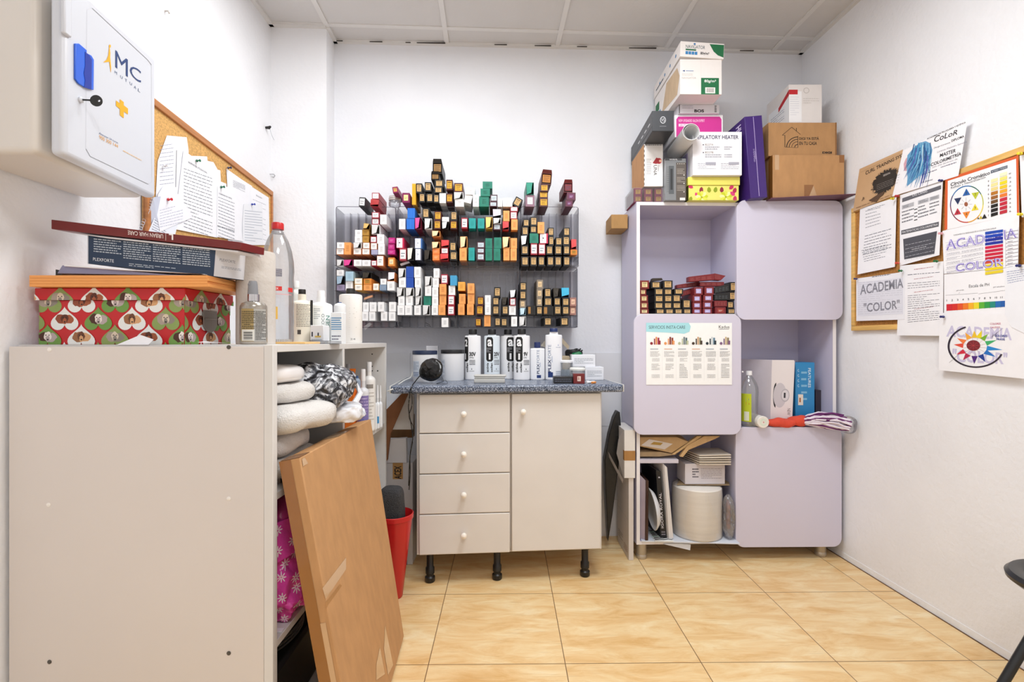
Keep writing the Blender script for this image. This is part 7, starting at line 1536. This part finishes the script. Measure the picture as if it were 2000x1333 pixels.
# orange framed colour circle chart
o = sheet(RPL, [(1848, 450), (1991, 418), (1989, 304), (1846.5, 351)], .0215, 'colour_circle_chart', 'orange bordered chart headed Círculo Cromático with a colour wheel', 'chart', None, m=paper('#f2f2f5'))
p = pprint(o, RPL, .0224); OR = '#d95f2a'
p.quad(cA((975, 1095), (1000, 1090), (1005, 630), (982, 622)), OR); p.quad(cA((985, 645), (1660, 425), (1660, 398), (984, 618)), OR); p.quad(cA((1648, 935), (1668, 938), (1662, 395), (1640, 402)), OR)
p.text('Círculo Cromático', cA((1032, 690), (1398, 578), (1396, 545), (1030, 658)), K, bold=.02); p.text('Reflejo y Neutralización', cA((1036, 720), (1358, 618), (1356, 592), (1034, 694)), '#2a2a30')
p.quad(cA((1405, 570), (1560, 520), (1560, 492), (1405, 542)), '#3a4a5e'); p.text('ALTURAS Y FONDOS', cA((1412, 562), (1555, 516), (1555, 500), (1412, 545)), '#dfe4ea')
cx, cy = cA((1182, 855))[0]; seg_c = [(-5, 30, '#b9c03a'), (30, 75, '#2a6a5a'), (75, 150, '#1f6fae'), (150, 185, '#3a2f6a'), (185, 235, '#7a1f44'), (235, 275, '#c0392b'), (275, 320, '#e0a32c'), (320, 355, '#e8d84a')]
for a0, a1, col in seg_c:
    w_ = p.lay(); vs = []; n_ = 8
    for i in range(n_ + 1):
        a = math.radians(a0 + (a1 - a0) * i / n_)
        for rr in (1, .945): vs.append(p.pt(cx + 32.8 * rr * math.cos(a), cy - 36.5 * rr * math.sin(a) - 32.8 * rr * math.cos(a) * .06, w_))
    p.mb.add(vs, [(2 * i, 2 * i + 2, 2 * i + 3, 2 * i + 1) for i in range(n_)], ink(col))
def tri(cx_, cy_, sz, up_, col, txt=None):
    s2 = 1 if up_ else -1; p.poly(cA((cx_ - sz, cy_ + sz * .8 * s2 + sz * .18), (cx_ + sz, cy_ + sz * .8 * s2 - sz * .18), (cx_, cy_ - sz * s2)), col)
    if txt: p.text(txt, cA((cx_ - 8, cy_ + 12 + 6 * s2), (cx_ + 8, cy_ + 8 + 6 * s2), (cx_ + 8, cy_ - 16 + 6 * s2), (cx_ - 8, cy_ - 12 + 6 * s2)), '#2a2a20')
tri(1178, 745, 36, True, '#1f5fa8', '1'); tri(1262, 775, 36, False, '#c0c832', '7'); tri(1258, 885, 34, True, '#ecd93a', '3'); tri(1178, 955, 36, False, '#e8862c', '4'); tri(1096, 925, 34, True, '#c02a40', '6'); tri(1098, 825, 34, False, '#1d2f5c', '0')
for a in range(8):
    th_ = a * math.pi / 4; p.line((cx - 1.5 + 6 * math.cos(th_), cy + 6.5 * math.sin(th_)), (cx - 1.5 + 12 * math.cos(th_), cy + 13 * math.sin(th_)), .4, '#555')
p.disc((cx - 1.5, cy), 3.6, 4.4, '#9a5a3c', 16)
colA = ['#f0e8b0', '#ece09a', '#e8d68c', '#b8741f', '#9a5f28', '#6a4a24', '#17150f', '#121110', '#141312']; colB = ['#f2efc8', '#f0e27a', '#eed81c', '#f0c820', '#f0a82a', '#e87a28', '#c8203c', '#c42038', '#c0203a', '#be2a3a']
for i, c_ in enumerate(colA): y = 640 + i * 39.5; p.quad(cA((1406, y + 18), (1470, y - 2), (1470, y - 32), (1406, y - 14)), c_); p.text(str(9 - i), cA((1378, y + 12), (1388, y + 9), (1388, y - 8), (1378, y - 5)), '#333')
for i, c_ in enumerate(colB): y = 580 + i * 39; p.quad(cA((1488, y + 20), (1556, y + 2), (1556, y - 30), (1488, y - 10)), c_); p.text(['.003', '.03', '.3', '.34', '.4', '.64', '.6', '.6', '.5', '.6'][i], cA((1570, y), (1592, y - 6), (1592, y - 20), (1570, y - 14)), '#333')
for i, x in enumerate((1288, 1312, 1345)): tri(x, 985 - i * 8, 10 + i * 7, True, ['#1a1a1a', '#c8b02a', '#1a1a1a'][i])
p.build('print', o)
# ACADEMIA COLOR table
o = sheet(RPL, [(1844, 536), (1989, 521), (1991, 418), (1841, 452)], .0225, 'pigment_chart', 'table sheet overprinted ACADEMIA COLOR with blue, red and yellow bars', 'chart', None, m=paper('#f3f3f7'))
p = pprint(o, RPL, .0234); TB = '#6a6a78'
p.text('FUNDAMENTOS RESIDUALES DE LA COLORACION CAPILAR', cA((1060, 1150), (1455, 1085), (1455, 1070), (1060, 1138)), '#3a3a44')
def cc(x, yA): return cA((x, yA))[0]     # the lower part continues in the same enlarged frame (y + 1238)
for k in range(7):
    y = 1215 + k * 42; p.line(cc(985, y + 0), cc(1340, y - 62), .25, TB); p.lines([cc(995, y + 34), cc(1120, y + 12), cc(1120, y - 8), cc(995, y + 14)], 2, '#8a8a9a', .3, seed=k); p.lines([cc(1135, y + 10), cc(1335, y - 25), cc(1335, y - 45), cc(1135, y - 10)], 2, '#8a8a9a', .3, seed=k + 7)
PL = '#7a6cc4'; p.text('ACADEMIA', [cc(985, 1285), cc(1650, 1165), cc(1640, 1075), cc(985, 1190)], PL, bold=.02); p.text('ACADEMIA', [cc(985, 1285), cc(1650, 1165), cc(1640, 1075), cc(985, 1190)], '#cfc9ee', bold=-.012)
for i, c_ in enumerate(['#1747b0', '#1640b4', '#14289a', '#1c2f9c', '#d01848', '#c81a44', '#cc1f3c', '#c4203a', '#d04a30', '#e8d020', '#ecd41c', '#e6ce2a']):
    y = 1118 + i * 34 + 3; p.quad([cc(1352, y + 18), cc(1518, y - 6), cc(1518, y - 32), cc(1352, y - 8)], c_)
for k in range(11): y = 1120 + k * 34; p.quad([cc(1543, y), cc(1660, y - 22), cc(1660, y - 25), cc(1543, y - 3)], TB); p.lines([cc(1560, y + 22), cc(1610, y + 12), cc(1610, y + 4), cc(1560, y + 12)], 1, '#5a5a6a', .5, seed=k)
p.line(cc(1543, 1100), cc(1543, 1440), .3, TB); p.line(cc(1660, 1072), cc(1660, 1415), .3, TB)
p.text('COLOR', [cc(1075, 1490), cc(1520, 1430), cc(1510, 1350), cc(1072, 1410)], PL, bold=.02); p.text('COLOR', [cc(1075, 1490), cc(1520, 1430), cc(1510, 1350), cc(1072, 1410)], '#cfc9ee', bold=-.012); p.build('print', o)
# pH scale sheet
o = sheet(RPL, [(1844, 619), (1986, 614), (1984, 522), (1844, 537)], .0216, 'ph_scale_sheet', 'white sheet headed Escala de PH with a rainbow arrow', 'chart', None, m=paper('#f2f2f6'))
p = pprint(o, RPL, .0225); p.text('Escala de PH', cB((1202, 395), (1390, 378), (1390, 350), (1202, 366)), '#2a2a2e'); p.text('pH acido', cB((1085, 430), (1155, 422), (1155, 408), (1085, 416)), '#3a3a40'); p.text('pH alcalino', cB((1428, 398), (1532, 390), (1532, 375), (1428, 383)), '#3a3a40')
p.line(*cB((985, 465), (1285, 445)), .4, '#5a5a60'); p.line(*cB((1290, 452), (1575, 415)), .4, '#5a5a60'); p.line(*cB((1105, 448), (1118, 438)), .4, '#5a5a60'); p.text('pH neutro', cB((1258, 660), (1345, 655), (1345, 642), (1258, 647)), '#3a3a40')
rb2 = ['#d01c2c', '#d4281f', '#e0501c', '#ea7a1c', '#f2b020', '#e8d828', '#5ab030', '#2a9a44', '#1f8a7a', '#1f6ab4', '#1c5aa8', '#1f4a98']
for i, c_ in enumerate(rb2):
    x0 = 993 + i * 50.5; x1 = x0 + 50.5; y_ = lambda x: 548 - (x - 993) * .06
    p.quad(cB((x0, y_(x0) + 62 - (x0 - 993) * .01), (x1, y_(x1) + 62 - (x1 - 993) * .01), (x1, y_(x1)), (x0, y_(x0))), c_); p.line(*cB((x0, y_(x0)), (x0, y_(x0) + 68)), .2, '#333'); p.text(str(i + 1), cB((x0 - 5, y_(x0) - 25), (x0 + (9 if i < 9 else 16), y_(x0) - 26), (x0 + (9 if i < 9 else 16), y_(x0) - 44), (x0 - 5, y_(x0) - 43)), '#3a3a44')
p.poly(cB((1598, 512), (1600, 582), (1614, 560), (1608, 530)), '#1b2f70'); p.build('print', o)
# colour star sheet
o = sheet(RPL, [(1834, 724), (2003, 741), (1999, 614), (1835, 612)], .0228, 'colour_star_sheet', 'lowest white sheet on the right board with a colour star wheel', 'chart', None, m=paper('#f1f1f5'))
p = pprint(o, RPL, .0237); LP = '#c9c4e0'
p.text('ACADEMIA', cB((990, 850), (1600, 885), (1600, 770), (1000, 745)), LP, bold=.03); p.text('"COLOR"', cB((1040, 1085), (1560, 1110), (1560, 1000), (1050, 960)), LP, bold=.03)
scx, scy = 1258, 945
star = [(92, '#ecc02a', 0), (72, '#e8d41c', 15), (52, '#7ab030', 0), (22, '#3fae6a', 20), (-8, '#1f86d0', 60), (-32, '#1f6fc0', 30), (-62, '#1c3a90', 10), (-92, '#4a1f78', 10), (-125, '#b01f4a', 0), (-152, '#d0243c', 0), (172, '#e04a34', 5), (148, '#ec7a3c', 0), (118, '#f0a838', 0)]
for a, c_, ex in star:
    a = math.radians(a); pt_ = lambda r_, da: (scx + math.cos(a + da) * r_ * 1.03, scy - math.sin(a + da) * r_ * .80 )
    p.poly(cB(pt_(110, .26), pt_(190 + ex, 0), pt_(110, -.26)), c_)
for i in range(13): a = math.radians(-90 + i * 27.7); p.line(*cB((scx, scy), (scx + math.cos(a) * 108, scy - math.sin(a) * 84)), .3, '#8a3a3a')
p.disc(cB((1243, 932))[0], 13.4, 10.4, '#7a1f28', 26)
for i in range(4): a = math.radians(i * 45); p.line(*cB((1243 - 60 * math.cos(a), 932 - 46 * math.sin(a)), (1243 + 60 * math.cos(a), 932 + 46 * math.sin(a))), .3, '#d84a4a')
w_ = p.lay(); vs = []; n_ = 40
for i in range(n_ + 1):
    a = math.radians(112 + (338 - 112) * i / n_)
    for rr in (1, .93): vs.append(p.pt(*cB((1268 + 265 * rr * math.cos(a), 940 - 200 * rr * math.sin(a)))[0], w_))
p.mb.add(vs, [(2 * i, 2 * i + 2, 2 * i + 3, 2 * i + 1) for i in range(n_)], ink('#2a2030'))
p.text('COLORES', cB((1398, 740), (1497, 738), (1497, 720), (1398, 722)), '#c04a70'); p.text('CALIDOS', cB((1398, 772), (1490, 770), (1490, 754), (1398, 756)), '#c04a70'); p.text('COLORES', cB((1440, 850), (1556, 854), (1556, 834), (1440, 832)), '#1f3a8a', bold=.02); p.text('FRIOS', cB((1458, 882), (1535, 886), (1535, 868), (1458, 866)), '#1f3a8a', bold=.02)
p.line(*cB((1018, 1092), (1110, 1012)), .4, '#333'); p.line(*cB((1400, 860), (1520, 770)), .3, '#333'); p.build('print', o)
# note at the right edge
o = sheet(RPL, [(1963, 616), (1976, 640), (2001, 652), (2012, 640), (2012, 515), (1964, 524)], .0245, 'paper_note', 'blank-bottomed note with blue handwriting at the right picture edge', 'note', None, m=paper('#eceef4'))
p = pprint(o, RPL, .0254); p.lines([(1968, 556), (2008, 548), (2008, 524), (1966, 530)], 6, '#8a94b8', .25, seed=5); p.build('writing', o)
o = sheet(RPL, [(1996, 425), (2014, 425), (2014, 300), (1992, 305)], .0215, 'paper_sheet', 'edge of a white sheet beyond the orange bordered chart', 'paper', None, m=WP)
for (cr, x, y, col, lab) in [(cA, 950, 636, '#232a6a', 'navy pin between the diploma and the orange bordered chart'), (cA, 545, 780, '#b01f2c', 'dark red pin under the diploma corner'), (cA, 500, 805, '#d8c832', 'yellow pin under the kraft poster'), (cA, 1688, 385, '#e4d428', 'yellow pin at the top right of the orange bordered chart'), (cA, 1690, 950, '#e4d428', 'yellow pin at the bottom right of the orange bordered chart'), (cA, 950, 1128, '#d8a0a8', 'pale pink pin beside the pigment table sheet'),
                             (cB, 905, 148, '#1d6a3a', 'green pin at the top of the long typed page'), (cB, 575, 237, '#1d6a3a', 'green pin at the top of the ACADEMIA sheet'), (cB, 545, 165, '#d0442c', 'red pin at the foot of the LAS CANAS sheet'), (cB, 158, 312, '#232a6a', 'navy pin at the left edge of the ACADEMIA sheet'), (cB, 965, 665, '#232a6a', 'navy pin at the top of the colour star sheet'), (cB, 1675, 190, '#232a6a', 'navy pin at the right of the pigment table sheet')]:
    q = rpt(*cr((x, y))[0], .030); tg = Matrix.Translation(q) @ Vector((-1, -.25, 0)).to_track_quat('Z', 'Y').to_matrix().to_4x4()
    tag(MB().lathe([(.0007, -.010), (.0007, 0), (.0048, .0), (.005, .002), (.0024, .004), (.0021, .009), (.0044, .011), (.0046, .0135), (0, .014)], plas(col, .3), tg, n=14).build('push_pin'), lab, 'pin', 'push pins on the right board')
# ================================================================ folding stool at the right edge
SC_ = Vector((1.482, 1.27, .422)); t = thing('folding_stool', 'black round folding stool cut off by the right picture edge', 'stool', (SC_.x, SC_.y, 0)); BKm = mat('#1d1f22', .32, var=.05)
ST = Matrix.Translation(SC_)
MB().lathe([(0, -.018), (.10, -.02), (.135, -.014), (.150, -.002), (.152, .008), (.143, .017), (.118, .018), (.114, .0155), (0, .0155)], BKm, ST, n=48).build('seat', t)
MB().lathe([(0, .0157), (.112, .0157), (.112, .0172), (0, .0178)], mat('#3c4449', .5, var=.06, scale=30), ST, n=48).build('seat_pad', t)
tp = lambda x, y, z: SC_ + Vector((x, y, z - SC_.z))
f1, g1 = P(1930, 1365, 1.40), None
def legs(a, b, nm_='leg'): MB().tube([a, b], .0115, BKm, n=10).build(nm_, t)
legs(Vector((1.285, 1.185, .012)), Vector((1.515, 1.185, .40))); legs(Vector((1.285, 1.355, .012)), Vector((1.515, 1.355, .40)))
legs(Vector((1.60, 1.205, .012)), Vector((1.42, 1.205, .40))); legs(Vector((1.60, 1.335, .012)), Vector((1.42, 1.335, .40)))
MB().tube([Vector((1.285, 1.185, .012)), Vector((1.285, 1.355, .012))], .0115, BKm).build('foot_bar', t); MB().tube([Vector((1.60, 1.205, .012)), Vector((1.60, 1.335, .012))], .0115, BKm).build('foot_bar', t)
MB().tube([Vector((1.515, 1.185, .40)), Vector((1.515, 1.355, .40))], .009, BKm).build('seat_bar', t); MB().tube([Vector((1.42, 1.205, .40)), Vector((1.42, 1.335, .40))], .009, BKm).build('seat_bar', t)
